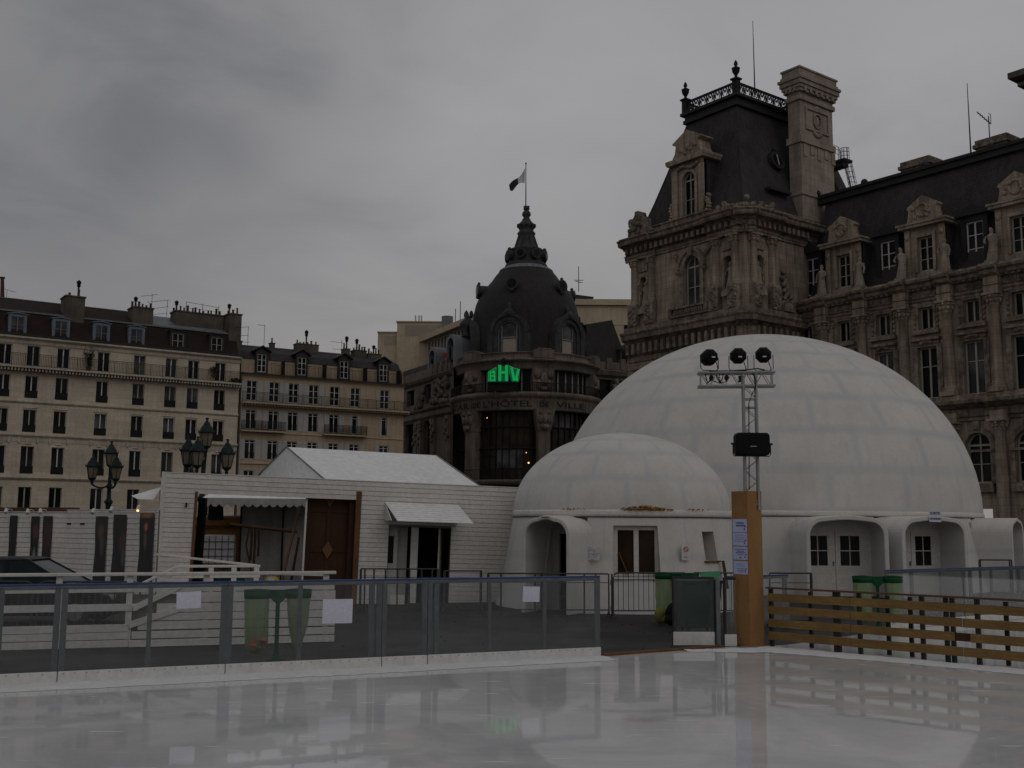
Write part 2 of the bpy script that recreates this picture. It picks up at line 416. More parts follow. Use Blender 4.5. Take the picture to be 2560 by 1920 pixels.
# ---------------------------------------------------------------- ice, asphalt, igloo skin, bags, banners
def make_ice():
    m, nt, b = nodes('wet_ice')
    tc = nt.nodes.new('ShaderNodeTexCoord').outputs['Object']
    f = ramp(nt, noise(nt, tc, 0.35, 6, 0.62, 0.8), [(0.40, 0.0), (0.60, 1.0)])
    c = mix(nt, f, (0.52, 0.52, 0.525), (0.68, 0.675, 0.67))
    # skate scratches: two families of thin, long streaks
    rot = nt.nodes.new('ShaderNodeMapping'); rot.inputs['Rotation'].default_value = (0, 0, R(-18)); rot.inputs['Scale'].default_value = (0.25, 6.0, 1)
    nt.links.new(tc, rot.inputs['Vector'])
    s1 = ramp(nt, noise(nt, rot.outputs[0], 2.2, 5, 0.7, 0.5), [(0.62, 0.0), (0.72, 1.0)])
    rot2 = nt.nodes.new('ShaderNodeMapping'); rot2.inputs['Rotation'].default_value = (0, 0, R(24)); rot2.inputs['Scale'].default_value = (0.2, 7.0, 1)
    nt.links.new(tc, rot2.inputs['Vector'])
    s2 = ramp(nt, noise(nt, rot2.outputs[0], 2.0, 5, 0.7, 0.5), [(0.63, 0.0), (0.72, 1.0)])
    c = mix(nt, mth(nt, 'MULTIPLY', mth(nt, 'ADD', s1, s2), 0.7), c, (0.84, 0.84, 0.84))
    # short bright skate nicks
    vo = nt.nodes.new('ShaderNodeMapping'); vo.inputs['Rotation'].default_value = (0, 0, R(-8)); vo.inputs['Scale'].default_value = (0.8, 9.0, 1)
    nt.links.new(tc, vo.inputs['Vector'])
    s3 = ramp(nt, noise(nt, vo.outputs[0], 1.3, 2, 0.5, 0.2), [(0.70, 0.0), (0.74, 1.0)])
    c = mix(nt, mth(nt, 'MULTIPLY', s3, 0.8), c, (0.9, 0.9, 0.9))
    nt.links.new(c, b.inputs['Base Color'])
    rg = mix(nt, mth(nt, 'MAXIMUM', s3, mth(nt, 'MULTIPLY', s1, 0.6)), ramp(nt, noise(nt, tc, 0.9, 6, 0.65, 1.2), [(0.36, 0.02), (0.58, 0.04), (0.74, 0.17)]), (0.5, 0.5, 0.5))
    nt.links.new(rg, b.inputs['Roughness'])
    b.inputs['IOR'].default_value = 1.36; b.inputs['Specular IOR Level'].default_value = 0.62
    bp = nt.nodes.new('ShaderNodeBump'); bp.inputs['Strength'].default_value = 0.025; bp.inputs['Distance'].default_value = 0.02
    nt.links.new(mth(nt, 'ADD', noise(nt, tc, 3.0, 3, 0.5), mth(nt, 'MULTIPLY', s1, 0.5)), bp.inputs['Height'])
    nt.links.new(bp.outputs[0], b.inputs['Normal'])
    return m
MT['ice'] = make_ice()

def make_asphalt():
    m, nt, b = nodes('dark_wet_asphalt')
    tc = nt.nodes.new('ShaderNodeTexCoord').outputs['Object']
    f = ramp(nt, noise(nt, tc, 0.3, 5, 0.6), [(0.3, 0.0), (0.7, 1.0)])
    c = mix(nt, f, (0.019, 0.0175, 0.017), (0.036, 0.033, 0.032))
    c = mix(nt, 1.0, c, ramp(nt, noise(nt, tc, 40, 3, 0.7), [(0.2, 0.6), (0.8, 1.4)]), 'MULTIPLY')
    nt.links.new(c, b.inputs['Base Color'])
    nt.links.new(ramp(nt, noise(nt, tc, 0.5, 4, 0.5), [(0.4, 0.55), (0.7, 0.85)]), b.inputs['Roughness'])
    b.inputs['Specular IOR Level'].default_value = 0.2
    bp = nt.nodes.new('ShaderNodeBump'); bp.inputs['Strength'].default_value = 0.3; bp.inputs['Distance'].default_value = 0.01
    nt.links.new(noise(nt, tc, 60, 3, 0.6), bp.inputs['Height']); nt.links.new(bp.outputs[0], b.inputs['Normal'])
    return m
MT['asphalt'] = make_asphalt()

def make_igloo(name, rows, ncol, z0, rh, a_off, line=0.055, low=False):
    """white skin with soft painted block joints; courses follow height, uprights follow the angle round the dome"""
    m, nt, b = nodes(name)
    tc = nt.nodes.new('ShaderNodeTexCoord').outputs['Object']
    wob = nt.nodes.new('ShaderNodeTexNoise'); wob.inputs['Scale'].default_value = 0.8; wob.inputs['Detail'].default_value = 3
    nt.links.new(tc, wob.inputs['Vector'])
    sp = nt.nodes.new('ShaderNodeSeparateXYZ'); nt.links.new(tc, sp.inputs[0])
    w = mth(nt, 'MULTIPLY', mth(nt, 'SUBTRACT', wob.outputs['Fac'], 0.5), 0.28)
    x, y, z = sp.outputs
    rad = mth(nt, 'SQRT', mth(nt, 'ADD', mth(nt, 'MULTIPLY', x, x), mth(nt, 'MULTIPLY', y, y)))
    if low:
        v = mth(nt, 'DIVIDE', mth(nt, 'ADD', z, w), rh)
    else:
        v = mth(nt, 'MULTIPLY', mth(nt, 'ARCTAN2', mth(nt, 'SUBTRACT', mth(nt, 'ADD', z, w), z0), rad), rows/(PI/2))
    row = mth(nt, 'FLOOR', v)
    fv = mth(nt, 'SUBTRACT', v, row)
    dv = mth(nt, 'MINIMUM', fv, mth(nt, 'SUBTRACT', 1.0, fv))
    ang = mth(nt, 'MULTIPLY', mth(nt, 'ADD', mth(nt, 'ARCTAN2', y, x), mth(nt, 'MULTIPLY', w, 0.06)), ncol/(2*PI))
    # alternate courses are shifted, with a little irregularity from course to course
    sh = mth(nt, 'ADD', mth(nt, 'MULTIPLY', row, 0.5), mth(nt, 'MULTIPLY', mth(nt, 'SINE', mth(nt, 'MULTIPLY', row, 7.3)), 0.12))
    u = mth(nt, 'ADD', mth(nt, 'ADD', ang, sh), a_off + 60)
    fu = mth(nt, 'FRACT', u)
    du = mth(nt, 'MULTIPLY', mth(nt, 'MINIMUM', fu, mth(nt, 'SUBTRACT', 1.0, fu)), 2.3)
    if not low:   # the crown of the dome is left without uprights
        du = mth(nt, 'ADD', du, mth(nt, 'GREATER_THAN', v, rows - 1.6))
    d = mth(nt, 'MINIMUM', dv, du)
    ln = ramp(nt, mth(nt, 'ADD', d, mth(nt, 'MULTIPLY', w, 0.22)), [(0.0, 1.0), (line*1.2, 0.7), (line*3.0, 0.0)])
    strength = ramp(nt, noise(nt, tc, 0.45, 3, 0.5), [(0.3, 0.22), (0.7, 0.8)])
    base = mix(nt, ramp(nt, noise(nt, tc, 0.5, 6, 0.65), [(0.3, 0.0), (0.7, 1.0)]), (0.615, 0.592, 0.56), (0.545, 0.525, 0.495))
    base = mix(nt, 1.0, base, ramp(nt, noise(nt, tc, 9, 4, 0.6), [(0.2, 0.93), (0.8, 1.04)]), 'MULTIPLY')
    dirt = ramp(nt, noise(nt, mapped(nt, tc, (1.6, 1.6, 0.35)), 1.2, 6, 0.7), [(0.48, 0.0), (0.76, 0.42)])
    base = mix(nt, dirt, base, (0.40, 0.375, 0.34))
    c = mix(nt, mth(nt, 'MULTIPLY', ln, mth(nt, 'MULTIPLY', strength, 0.7 if low else 1.0)), base, (0.425, 0.44, 0.468))
    nt.links.new(c, b.inputs['Base Color'])
    b.inputs['Roughness'].default_value = 0.7; b.inputs['Specular IOR Level'].default_value = 0.15
    bp = nt.nodes.new('ShaderNodeBump'); bp.inputs['Strength'].default_value = 0.25; bp.inputs['Distance'].default_value = 0.05
    nt.links.new(mth(nt, 'SUBTRACT', mth(nt, 'ADD', noise(nt, tc, 2.0, 4, 0.55), mth(nt, 'MULTIPLY', noise(nt, mapped(nt, tc, (1, 1, 0.4)), 0.7, 3, 0.5, 1.5), 2.2)), mth(nt, 'MULTIPLY', ln, 0.3)), bp.inputs['Height'])
    nt.links.new(bp.outputs[0], b.inputs['Normal'])
    return m
MT['igloo_big'] = make_igloo('painted_ice_blocks_large_dome', 9.0, 18, 2.78, 1.35, 0.35)
MT['igloo_small'] = make_igloo('painted_ice_blocks_small_dome', 5.0, 12, 2.6, 0.9, 0.1)
MT['igloo_big_low'] = make_igloo('painted_ice_blocks_large_wall', 1, 22, 0, 1.42, 0.2, low=True, line=0.035)
MT['igloo_small_low'] = make_igloo('painted_ice_blocks_small_wall', 1, 18, 0, 1.42, 0.6, low=True, line=0.035)

def make_bag(name, a, b_):
    m, nt, b = nodes(name)
    tc = nt.nodes.new('ShaderNodeTexCoord').outputs['Object']
    nt.links.new(mix(nt, ramp(nt, noise(nt, mapped(nt, tc, (5, 5, 1.5)), 2.0, 4, 0.6), [(0.35, 0.0), (0.65, 1.0)]), a, b_), b.inputs['Base Color'])
    b.inputs['Roughness'].default_value = 0.35; b.inputs['Alpha'].default_value = 0.74
    b.inputs['Transmission Weight'].default_value = 0.0
    bp = nt.nodes.new('ShaderNodeBump'); bp.inputs['Strength'].default_value = 0.6
    nt.links.new(noise(nt, mapped(nt, tc, (12, 12, 2)), 2.0, 3), bp.inputs['Height']); nt.links.new(bp.outputs[0], b.inputs['Normal'])
    return m
MT['bag'] = make_bag('thin_green_plastic_bag', (0.20, 0.30, 0.17), (0.28, 0.34, 0.14))
MT['bag_trash'] = surf('bagged_rubbish', (0.60, 0.07, 0.09), (0.42, 0.18, 0.10), 0.6, 7)
MT['bag_trash_yellow'] = surf('bagged_yellow_rubbish', (0.22, 0.19, 0.045), (0.13, 0.115, 0.04), 0.6, 7)

def make_banner(name, spots):
    """dark printed cloth with soft pale shapes: (x, z, rx, rz, colour) in the banner's own metres"""
    m, nt, b = nodes(name)
    tc = nt.nodes.new('ShaderNodeTexCoord').outputs['Object']
    sp = nt.nodes.new('ShaderNodeSeparateXYZ'); nt.links.new(tc, sp.inputs[0])
    nz = noise(nt, tc, 3.0, 5, 0.6)
    c = mix(nt, nz, (0.010, 0.009, 0.009), (0.022, 0.018, 0.017))
    for (x, z, rx, rz, col) in spots:
        dx = mth(nt, 'DIVIDE', mth(nt, 'SUBTRACT', sp.outputs[0], x), rx)
        dz = mth(nt, 'DIVIDE', mth(nt, 'SUBTRACT', sp.outputs[2], z), rz)
        d = mth(nt, 'ADD', mth(nt, 'SQRT', mth(nt, 'ADD', mth(nt, 'MULTIPLY', dx, dx), mth(nt, 'MULTIPLY', dz, dz))), mth(nt, 'MULTIPLY', mth(nt, 'SUBTRACT', nz, 0.5), 1.1))
        c = mix(nt, ramp(nt, d, [(0.45, 1.0), (1.0, 0.0)]), c, col)
    nt.links.new(c, b.inputs['Base Color']); b.inputs['Roughness'].default_value = 0.6
    return m

# ---------------------------------------------------------------- overcast daylight
w = bpy.data.worlds.new('World'); sc.world = w; w.use_nodes = True
nt = w.node_tree; nt.nodes.clear()
SUN_EL, SUN_AZ = R(42), R(142)
sky = nt.nodes.new('ShaderNodeTexSky'); sky.sky_type = 'NISHITA'; sky.sun_disc = False
sky.sun_elevation = SUN_EL; sky.sun_rotation = SUN_AZ; sky.air_density = 1.0; sky.dust_density = 4.0
tc = nt.nodes.new('ShaderNodeTexCoord').outputs['Generated']
sp = nt.nodes.new('ShaderNodeSeparateXYZ'); nt.links.new(tc, sp.inputs[0])
zz = mth(nt, 'MAXIMUM', sp.outputs[2], 0.0)
den = mth(nt, 'ADD', zz, 0.22)
cb = nt.nodes.new('ShaderNodeCombineXYZ')
nt.links.new(mth(nt, 'DIVIDE', sp.outputs[0], den), cb.inputs[0]); nt.links.new(mth(nt, 'DIVIDE', sp.outputs[1], den), cb.inputs[1])
n1 = noise(nt, cb.outputs[0], 0.85, 6, 0.52, 0.35)
n2 = noise(nt, cb.outputs[0], 2.4, 6, 0.55, 0.6)
cl = mth(nt, 'ADD', mth(nt, 'MULTIPLY', n1, 0.58), mth(nt, 'MULTIPLY', n2, 0.42))
def toward(px, py, lo, hi):
    d = ray(px, py).normalized()
    dp = nt.nodes.new('ShaderNodeVectorMath'); dp.operation = 'DOT_PRODUCT'
    nt.links.new(tc, dp.inputs[0]); dp.inputs[1].default_value = d
    r = nt.nodes.new('ShaderNodeMapRange'); r.interpolation_type = 'SMOOTHSTEP'
    r.inputs['From Min'].default_value = math.cos(R(lo)); r.inputs['From Max'].default_value = math.cos(R(hi))
    nt.links.new(dp.outputs['Value'], r.inputs['Value'])
    return r.outputs[0]
base = ramp(nt, sp.outputs[2], [(0.0, (0.262, 0.247, 0.240)), (0.10, (0.288, 0.270, 0.260)), (0.22, (0.315, 0.312, 0.314)), (0.40, (0.338, 0.338, 0.345)), (0.6, (0.30, 0.30, 0.307)), (1.0, (0.27, 0.27, 0.277))])
cloud = ramp(nt, cl, [(0.34, (0.80, 0.80, 0.82)), (0.5, (0.97, 0.97, 0.975)), (0.66, (1.08, 1.075, 1.07))])
skyc = mix(nt, 1.0, base, cloud, 'MULTIPLY')
wide = mth(nt, 'MULTIPLY', toward(-200, 100, 27, 4), mth(nt, 'SUBTRACT', 1.5, cl))
skyc = mix(nt, mth(nt, 'MINIMUM', mth(nt, 'MULTIPLY', wide, 0.72), 0.85), skyc, (0.185, 0.186, 0.193))
ragged = ramp(nt, n2, [(0.36, 1.0), (0.62, 0.25)])
for (px_, py_, lo_, hi_, k_) in ((110, 300, 7.5, 1.5, 0.72), (540, 150, 7.0, 1.2, 0.66), (330, 60, 5.0, .5, 0.4), (900, 640, 6.0, .5, 0.22), (1150, 20, 5.0, .5, 0.15)):   # heavier banks of cloud
    skyc = mix(nt, mth(nt, 'MULTIPLY', mth(nt, 'MULTIPLY', toward(px_, py_, lo_, hi_), ragged), k_), skyc, (0.145, 0.147, 0.156))
skyf = nt.nodes.new('ShaderNodeVectorMath'); skyf.operation = 'SCALE'; skyf.inputs['Scale'].default_value = 0.05
nt.links.new(sky.outputs[0], skyf.inputs[0])
fin = mix(nt, 0.04, skyc, skyf.outputs[0])
bg = nt.nodes.new('ShaderNodeBackground'); bg.inputs['Strength'].default_value = 1.0
nt.links.new(fin, bg.inputs['Color'])
wo = nt.nodes.new('ShaderNodeOutputWorld'); nt.links.new(bg.outputs[0], wo.inputs['Surface'])

sl = bpy.data.lights.new('sun', 'SUN'); sl.energy = 0.17; sl.angle = R(40); sl.color = (1.0, 0.965, 0.92)
so = bpy.data.objects.new('sun', sl); COL.objects.link(so)
sd = Vector((math.sin(SUN_AZ)*math.cos(SUN_EL), math.cos(SUN_AZ)*math.cos(SUN_EL), math.sin(SUN_EL)))
so.rotation_euler = sd.to_track_quat('Z', 'Y').to_euler(); so.location = (0, -30, 60)
sc.view_settings.view_transform = 'Standard'; sc.view_settings.look = 'None'; sc.view_settings.exposure = 0
sc.render.engine = 'CYCLES'
sc.cycles.use_denoising = True
sc.cycles.max_bounces = 6; sc.cycles.transparent_max_bounces = 16

# ---------------------------------------------------------------- ground, ice, snow
def sheet(name, pts, z, mat, kind='structure'):
    mb = MB(); mb.face([(x, y, z) for x, y in pts])
    return tag(mb.build(name, mat), kind=kind)
sheet('square', [(-900, -300), (900, -300), (900, 1500), (-900, 1500)], -0.012, MT['asphalt'])
BA = Vector((-7.17, 15.62)); BB = Vector((1.59, 19.49)); bdir = (BB - BA).normalized()
FA = Vector((4.97, 21.32)); fdir = Vector((math.cos(R(-43.07)), math.sin(R(-43.07))))
pA = BA - bdir*22; pE = FA + fdir*26
ice_pts = [pA, BB + bdir*0.05, Vector((3.98, 21.05)), Vector((4.97, 21.36)), Vector((5.3, 21.45)), Vector((6.9, 23.05)), Vector((8.55, 24.9)), Vector((13.4, 28.15)), Vector((30, 39)), Vector((46, 10)), pE, Vector((20, -14)), Vector((-40, -14))]
sheet('ice_rink', [tuple(p) for p in ice_pts], 0.0, MT['ice'])

def snow_strip(a, b, w0, w1, seed, side):
    """ragged, slightly domed ridge of scraped ice along a line"""
    rnd = random.Random(seed); d = (b - a); n = max(20, int(d.length/0.12)); t = d.normalized(); nr = Vector((t.y, -t.x))*side
    mb = MB(); rows = []
    ph = [rnd.uniform(0, 6) for _ in range(4)]
    for i in range(n+1):
        p = a + d*i/n; q = i/n
        wd = w0 + (w1-w0)*q
        wd *= 1 + 0.05*math.sin(q*9+ph[0]) + 0.035*math.sin(q*31+ph[1]) + 0.05*rnd.uniform(-1, 1)
        wd = max(0.05, wd)
        e = p + nr*wd; m = p + nr*wd*0.45
        rows.append([(p.x, p.y, 0.006+rnd.uniform(0, .012)), (m.x, m.y, 0.014+rnd.uniform(0, .016)), (e.x, e.y, 0.0035)])
    v = [c for r in rows for c in r]
    f = [(i*3+k, i*3+k+1, (i+1)*3+k+1, (i+1)*3+k) for i in range(n) for k in range(2)]
    mb.add(v, f, True)
    return tag(mb.build('snow', MT['snow']), kind='stuff')
snow_strip(BA - bdir*8, BB, 0.85, 0.62, 3, 1)
snow_strip(Vector((3.2, 20.5)), Vector((5.1, 21.05)), 0.25, 0.9, 5, 1)
snow_strip(FA + fdir*0.1 - Vector((.1, .1)), FA + fdir*7, 0.8, 0.55, 8, 1)

# ---------------------------------------------------------------- rink barrier along the left side
def frame_line(a, b):
    a = Vector(a); b = Vector(b); d = b - a
    return math.atan2(d.y, d.x), d.length
def rink_panel(name, a, b, label, posts, blue=True, kick=True, h=1.40, group='clear panelled sections of the rink barrier', kick_h=0.16, bolts=True):
    ang, L = frame_line(a, b)
    t = thing(name, label, 'rink barrier', (a[0], a[1], 0), ang, group)
    if kick:
        ko = MB().box(0.006, L-0.006, -0.035, 0.0, 0.0, kick_h).build('kick_plate', MT['kick'], t, 0.006)
        if bolts:
            bm_ = MB(); n = int(L/0.155)
            for i in range(n):
                x = 0.08 + i*0.155
                bm_.cyl((x, -0.036, kick_h-0.03), (x, -0.042, kick_h-0.03), 0.008, n=6)
            bm_.build('bolts', MT['bolt'], ko)
    for x, wd in posts:
        MB().box(x-wd/2, x+wd/2, 0.002, 0.05, 0.0, h-0.05).build('post', MT['galv'], t, 0.004)
    MB().box(0, L, 0.002, 0.05, h-0.085, h-0.028).build('top_rail', MT['galv'], t, 0.004)
    if blue:
        MB().box(0, L, -0.008, 0.06, h-0.0275, h).build('top_cap', MT['blue_rail'], t, 0.008)
    MB().box(0.01, L-0.01, -0.012, -0.006, kick_h-0.02, h-0.04).build('clear_pane', MT['pane_clear'], t)
    return t
def on_b(x, y): return BA + bdir*((Vector((x, y)) - BA).dot(bdir))
seam = [BA - bdir*3.6, BA - bdir*1.5 + bdir*0, on_b(-6.5, 15.92), on_b(-4.27, 16.70), on_b(-2.02, 17.72), on_b(-1.31, 18.05), BB]
seam[1] = on_b(-6.5, 15.92) - bdir*2.45
P_ = 0.085
rink_panel('rink_barrier', seam[1], seam[2], 'leftmost clear rink barrier section, in front of the parked car', [(0.05, .07), (1.55, .075), (1.66, .075), (2.40, .085)])
L2 = (seam[3]-seam[2]).length
rink_panel('rink_barrier', seam[2], seam[3], 'clear rink barrier section carrying the smaller paper notice, in front of the white ramp', [(0.045, .085), (1.23, .065), (L2-0.045, .09)])
L3 = (seam[4]-seam[3]).length
rink_panel('rink_barrier', seam[3], seam[4], 'clear rink barrier section before the green bag stand, carrying the largest paper notice', [(0.045, .09), (1.13, .065), (L3-0.17, .09), (L3-0.045, .09)])
L4 = (seam[5]-seam[4]).length
rink_panel('rink_barrier', seam[4], seam[5], 'narrow clear rink barrier gate between two pairs of grey posts below the hut awning', [(0.045, .08), (L4-0.045, .08)])
L5 = (seam[6]-seam[5]).length
rink_panel('rink_barrier', seam[5], seam[6], 'long clear rink barrier section in front of the small igloo, ending at the gap', [(0.045, .08), (0.16, .08), (1.12, .05), (2.15, .06), (L5-0.05, .09)])

def sheet_on_barrier(x, y, z, wd, ht, label, rot=0.0, ang=None, off=-0.02, mat='paper', group=None, lines=0):
    p = on_b(x, y); a = math.atan2(bdir.y, bdir.x) if ang is None else ang
    t = MB()
    n = 6
    v = []
    for j in range(3):
        for i in range(n+1):
            v.append((-wd/2 + wd*i/n, -0.004*math.sin(i*1.7+j) - 0.004, -ht/2 + ht*j/2))
    f = [(j*(n+1)+i, j*(n+1)+i+1, (j+1)*(n+1)+i+1, (j+1)*(n+1)+i) for j in range(2) for i in range(n)]
    t.add(v, f, True)
    o = t.build('paper_notice', MT[mat])
    o.rotation_euler = (0, rot, a)
    nrm = Vector((math.sin(a), -math.cos(a)))
    o.location = (p.x + nrm.x*0.03, p.y + nrm.y*0.03, z)
    tag(o, label, 'notice', 'white paper notices taped to the rink barrier')
    return o

def at(px, py, Y):
    d = ray(px, py); return EYE + d*(Y/d.y)

sheet_on_barrier(-4.87, 16.63, 1.13, 0.36, 0.25, 'smaller white paper notice taped in front of the white ramp', R(-1.5))
sheet_on_barrier(-2.77, 17.57, 0.905, 0.49, 0.38, 'largest white paper notice, just right of the green bag stand', R(0.8))
sheet_on_barrier(0.34, 18.94, 1.105, 0.32, 0.26, 'small white paper notice below the left igloo doorway', R(1.5))

# wooden sill across the gap in the rink edge
sill = MB(); sill.beam((1.62, 19.5, 0.018), (4.05, 21.08, 0.018), 0.09, 0.05)
tag(sill.build('wooden_threshold', MT['oak_light'], None, 0.006), 'brown wooden edging strip across the opening in the rink barrier', 'threshold')

# open gate leaf and the short fixed piece next to the pillar
ga, gL = frame_line((3.12, 21.16), (4.02, 21.22))
g = thing('rink_gate', 'open rink gate leaf with a white kick plate, before the green wheeled bin', 'gate', (3.12, 21.16, 0), ga)
MB().box(0.0, 0.80, -0.03, 0.0, 0.02, 0.27).build('kick_plate', MT['kick'], g, 0.006)
for x in (0.03, 0.78): MB().box(x-0.035, x+0.035, 0.002, 0.055, 0.02, 1.26).build('post', MT['post_dark'], g, 0.004)
MB().box(0.0, 0.82, 0.002, 0.055, 1.262, 1.31).build('top_rail', MT['post_dark'], g, 0.004)
MB().box(0.02, 0.79, -0.008, -0.003, 0.26, 1.28).build('clear_pane', MT['pane_clear'], g)
MB().box(0.85, 0.93, 0.0, 0.06, 0.0, 1.30).build('hinge_post', MT['galv'], g, 0.004)
t = thing('rink_barrier_end', 'short stub of rink barrier between the gate leaf and the chipboard pillar', 'rink barrier', (4.12, 21.24, 0), R(8))
MB().box(0.0, 0.24, -0.03, 0.0, 0.0, 0.22).build('kick_plate', MT['kick'], t, 0.005)
MB().box(0.0, 0.05, 0.002, 0.055, 0.0, 1.25).build('post', MT['post_dark'], t, 0.004)
MB().box(0.0, 0.25, 0.002, 0.055, 1.252, 1.30).build('top_rail', MT['post_dark'], t, 0.004)
MB().box(0.03, 0.24, -0.008, -0.003, 0.21, 1.26).build('clear_pane', MT['pane_clear'], t)

# ---------------------------------------------------------------- chipboard pillar, truss mast, lamps, loudspeaker
pil = thing('chipboard_pillar', 'tall square brown chipboard pillar boxing in the foot of the lamp mast', 'pillar', (4.59, 21.12, 0), R(36.3))
S_ = 0.41
MB().box(0.0, S_, 0.0, 0.018, 0.0, 2.97).build('panel', MT['osb'], pil, 0.003)
MB().box(0.0, 0.018, 0.019, S_, 0.0, 2.968).build('panel', MT['osb'], pil, 0.003)
MB().box(S_-0.018, S_, 0.019, S_, 0.0, 2.966).build('panel', MT['osb'], pil, 0.003)
MB().box(0.019, S_-0.019, S_-0.018, S_, 0.0, 2.964).build('panel', MT['osb'], pil, 0.003)
def pillar_note(zc, label, lines, dot=False):
    o = thing('pillar_notice', label, 'notice', (4.59, 21.12, 0), R(36.3), 'pale blue notices on the chipboard pillar')
    MB().box(-0.006, -0.002, 0.02, 0.385, zc-0.127, zc+0.127).build('paper', MT['paper_blue'], o)
    tx = MB(); rnd = random.Random(int(zc*100))
    for (z, hw, h, y0) in lines:
        y = y0 + hw
        while y > y0 - hw:                      # strokes of a printed line
            wd = rnd.uniform(0.012, 0.034)
            tx.box(-0.0085, -0.0065, y-wd, y, zc+z-h/2, zc+z+h/2); y -= wd + 0.008
    tx.build('printing', MT['print_blue'], o)
    ic = MB(); ic.box(-0.0085, -0.0065, 0.045, 0.075, zc-0.035, zc-0.012); ic.box(-0.0085, -0.0065, 0.075, 0.095, zc-0.09, zc-0.05)
    ic.build('symbol', MT['print_dark'], o)
    if dot: MB().cyl((-0.0065, 0.2, zc-0.085), (-0.0088, 0.2, zc-0.085), 0.022, n=10).build('red_symbol', MT['print_red'], o)
zs_ = [at(1853, y, 21.3).z for y in (1314, 1348, 1383, 1419)]
pillar_note(zs_[0], 'topmost pale blue notice on the pillar, with two bold heading lines', [(0.05, 0.09, 0.028, .2), (0.0, 0.105, 0.03, .19)])
pillar_note(zs_[1], 'second pale blue notice from the top of the pillar, with faint small print', [(0.08, 0.14, 0.008, .2), (0.04, 0.12, 0.008, .2), (0.0, 0.13, 0.008, .2), (-0.04, 0.12, 0.008, .21)])
pillar_note(zs_[2], 'third pale blue notice down the pillar, with a red dot below its text', [(0.075, 0.14, 0.014, .2), (0.04, 0.09, 0.016, .2), (0.01, 0.12, 0.018, .2), (-0.025, 0.07, 0.012, .2)], True)
pillar_note(zs_[3], 'lowest pale blue notice on the pillar', [(0.07, 0.11, 0.008, .2), (0.03, 0.1, 0.008, .2), (-0.02, 0.1, 0.01, .2), (-0.055, 0.08, 0.012, .2), (-0.085, 0.06, 0.01, .2)])

mast = thing('truss_mast', 'T-shaped aluminium lattice mast rising from the chipboard pillar', 'truss', (4.745, 21.42, 0), R(-7.5))
hw = 0.125
for x, y in ((-hw, -hw), (hw, -hw), (-hw, hw), (hw, hw)):
    MB().cyl((x, y, 2.6), (x, y, 5.30), 0.025, n=10).build('chord', MT['alu'], mast)
lac = MB()
zz_ = 2.75
k = 0
while zz_ < 4.95:
    nx = zz_ + 0.21
    if not (4.6 < zz_ < 4.75):
        for (ax, ay), (bx, by) in (((-hw, -hw), (hw, -hw)), ((-hw, hw), (hw, hw)), ((-hw, -hw), (-hw, hw)), ((hw, -hw), (hw, hw))):
            p, q = ((ax, ay), (bx, by)) if k % 2 else ((bx, by), (ax, ay))
            lac.cyl((*p, zz_), (*q, nx), 0.009, n=6)
    zz_ = nx; k += 1
for z in (4.63, 4.80, 2.72):
    for (ax, ay), (bx, by) in (((-hw, -hw), (hw, -hw)), ((-hw, hw), (hw, hw)), ((-hw, -hw), (-hw, hw)), ((hw, -hw), (hw, hw))):
        lac.cyl((ax, ay, z), (bx, by, z), 0.013, n=6)
lac.build('lattice', MT['alu'], mast)
x0, x1 = -1.02, 0.50
cb_ = MB()
for y, z in ((-hw, 5.33), (hw, 5.33), (-hw, 5.06), (hw, 5.06)): cb_.cyl((x0, y, z), (x1, y, z), 0.025, n=10)
xx = x0 + 0.08; k = 0
while xx < x1 - 0.12:
    for y in (-hw, hw):
        a, b = (5.06, 5.33) if k % 2 else (5.33, 5.06)
        cb_.cyl((xx, y, a), (xx+0.15, y, b), 0.009, n=6)
    cb_.cyl((xx, -hw, 5.33), (xx+0.15, hw, 5.33), 0.008, n=6)
    xx += 0.15; k += 1
for x in (x0+0.06, x1-0.06):
    for y in (-hw, hw): cb_.cyl((x, y, 5.06), (x, y, 5.33), 0.012, n=6)
cb_.build('cross_beam', MT['alu'], mast)
cab = MB(); rnd = random.Random(5)
cab.tube([(-0.78, -.05, 5.37), (-0.4, -.1, 5.36), (-0.1, -.1, 5.375), (0.15, -.12, 5.40), (0.3, -.1, 5.37)], 0.014, 6)
for i in range(5):                             # bunched cable tails hanging in the beam
    x = -0.88 + i*0.1 + rnd.uniform(-.03, .03)
    cab.tube([(x, -.1, 5.32), (x+rnd.uniform(-.05, .05), -.13, 5.2), (x+rnd.uniform(-.09, .09), -.12, 5.11), (x+rnd.uniform(-.1, .1), -.1, 5.17)], 0.012, 6)
for x in (-0.75, -0.45): cab.ball((x, -.1, 5.22), 0.05, 0.04, 0.06)
cab.box(-0.22, -0.17, -.14, -.09, 5.13, 5.26)
cab.tube([(0.05, -.13, 5.32), (0.12, -.15, 5.15), (0.10, -.15, 5.0), (0.04, -.15, 4.9), (-0.03, -.15, 4.7), (-0.06, -.15, 3.0)], 0.011, 6)
cab.build('cables', MT['cable'], mast)

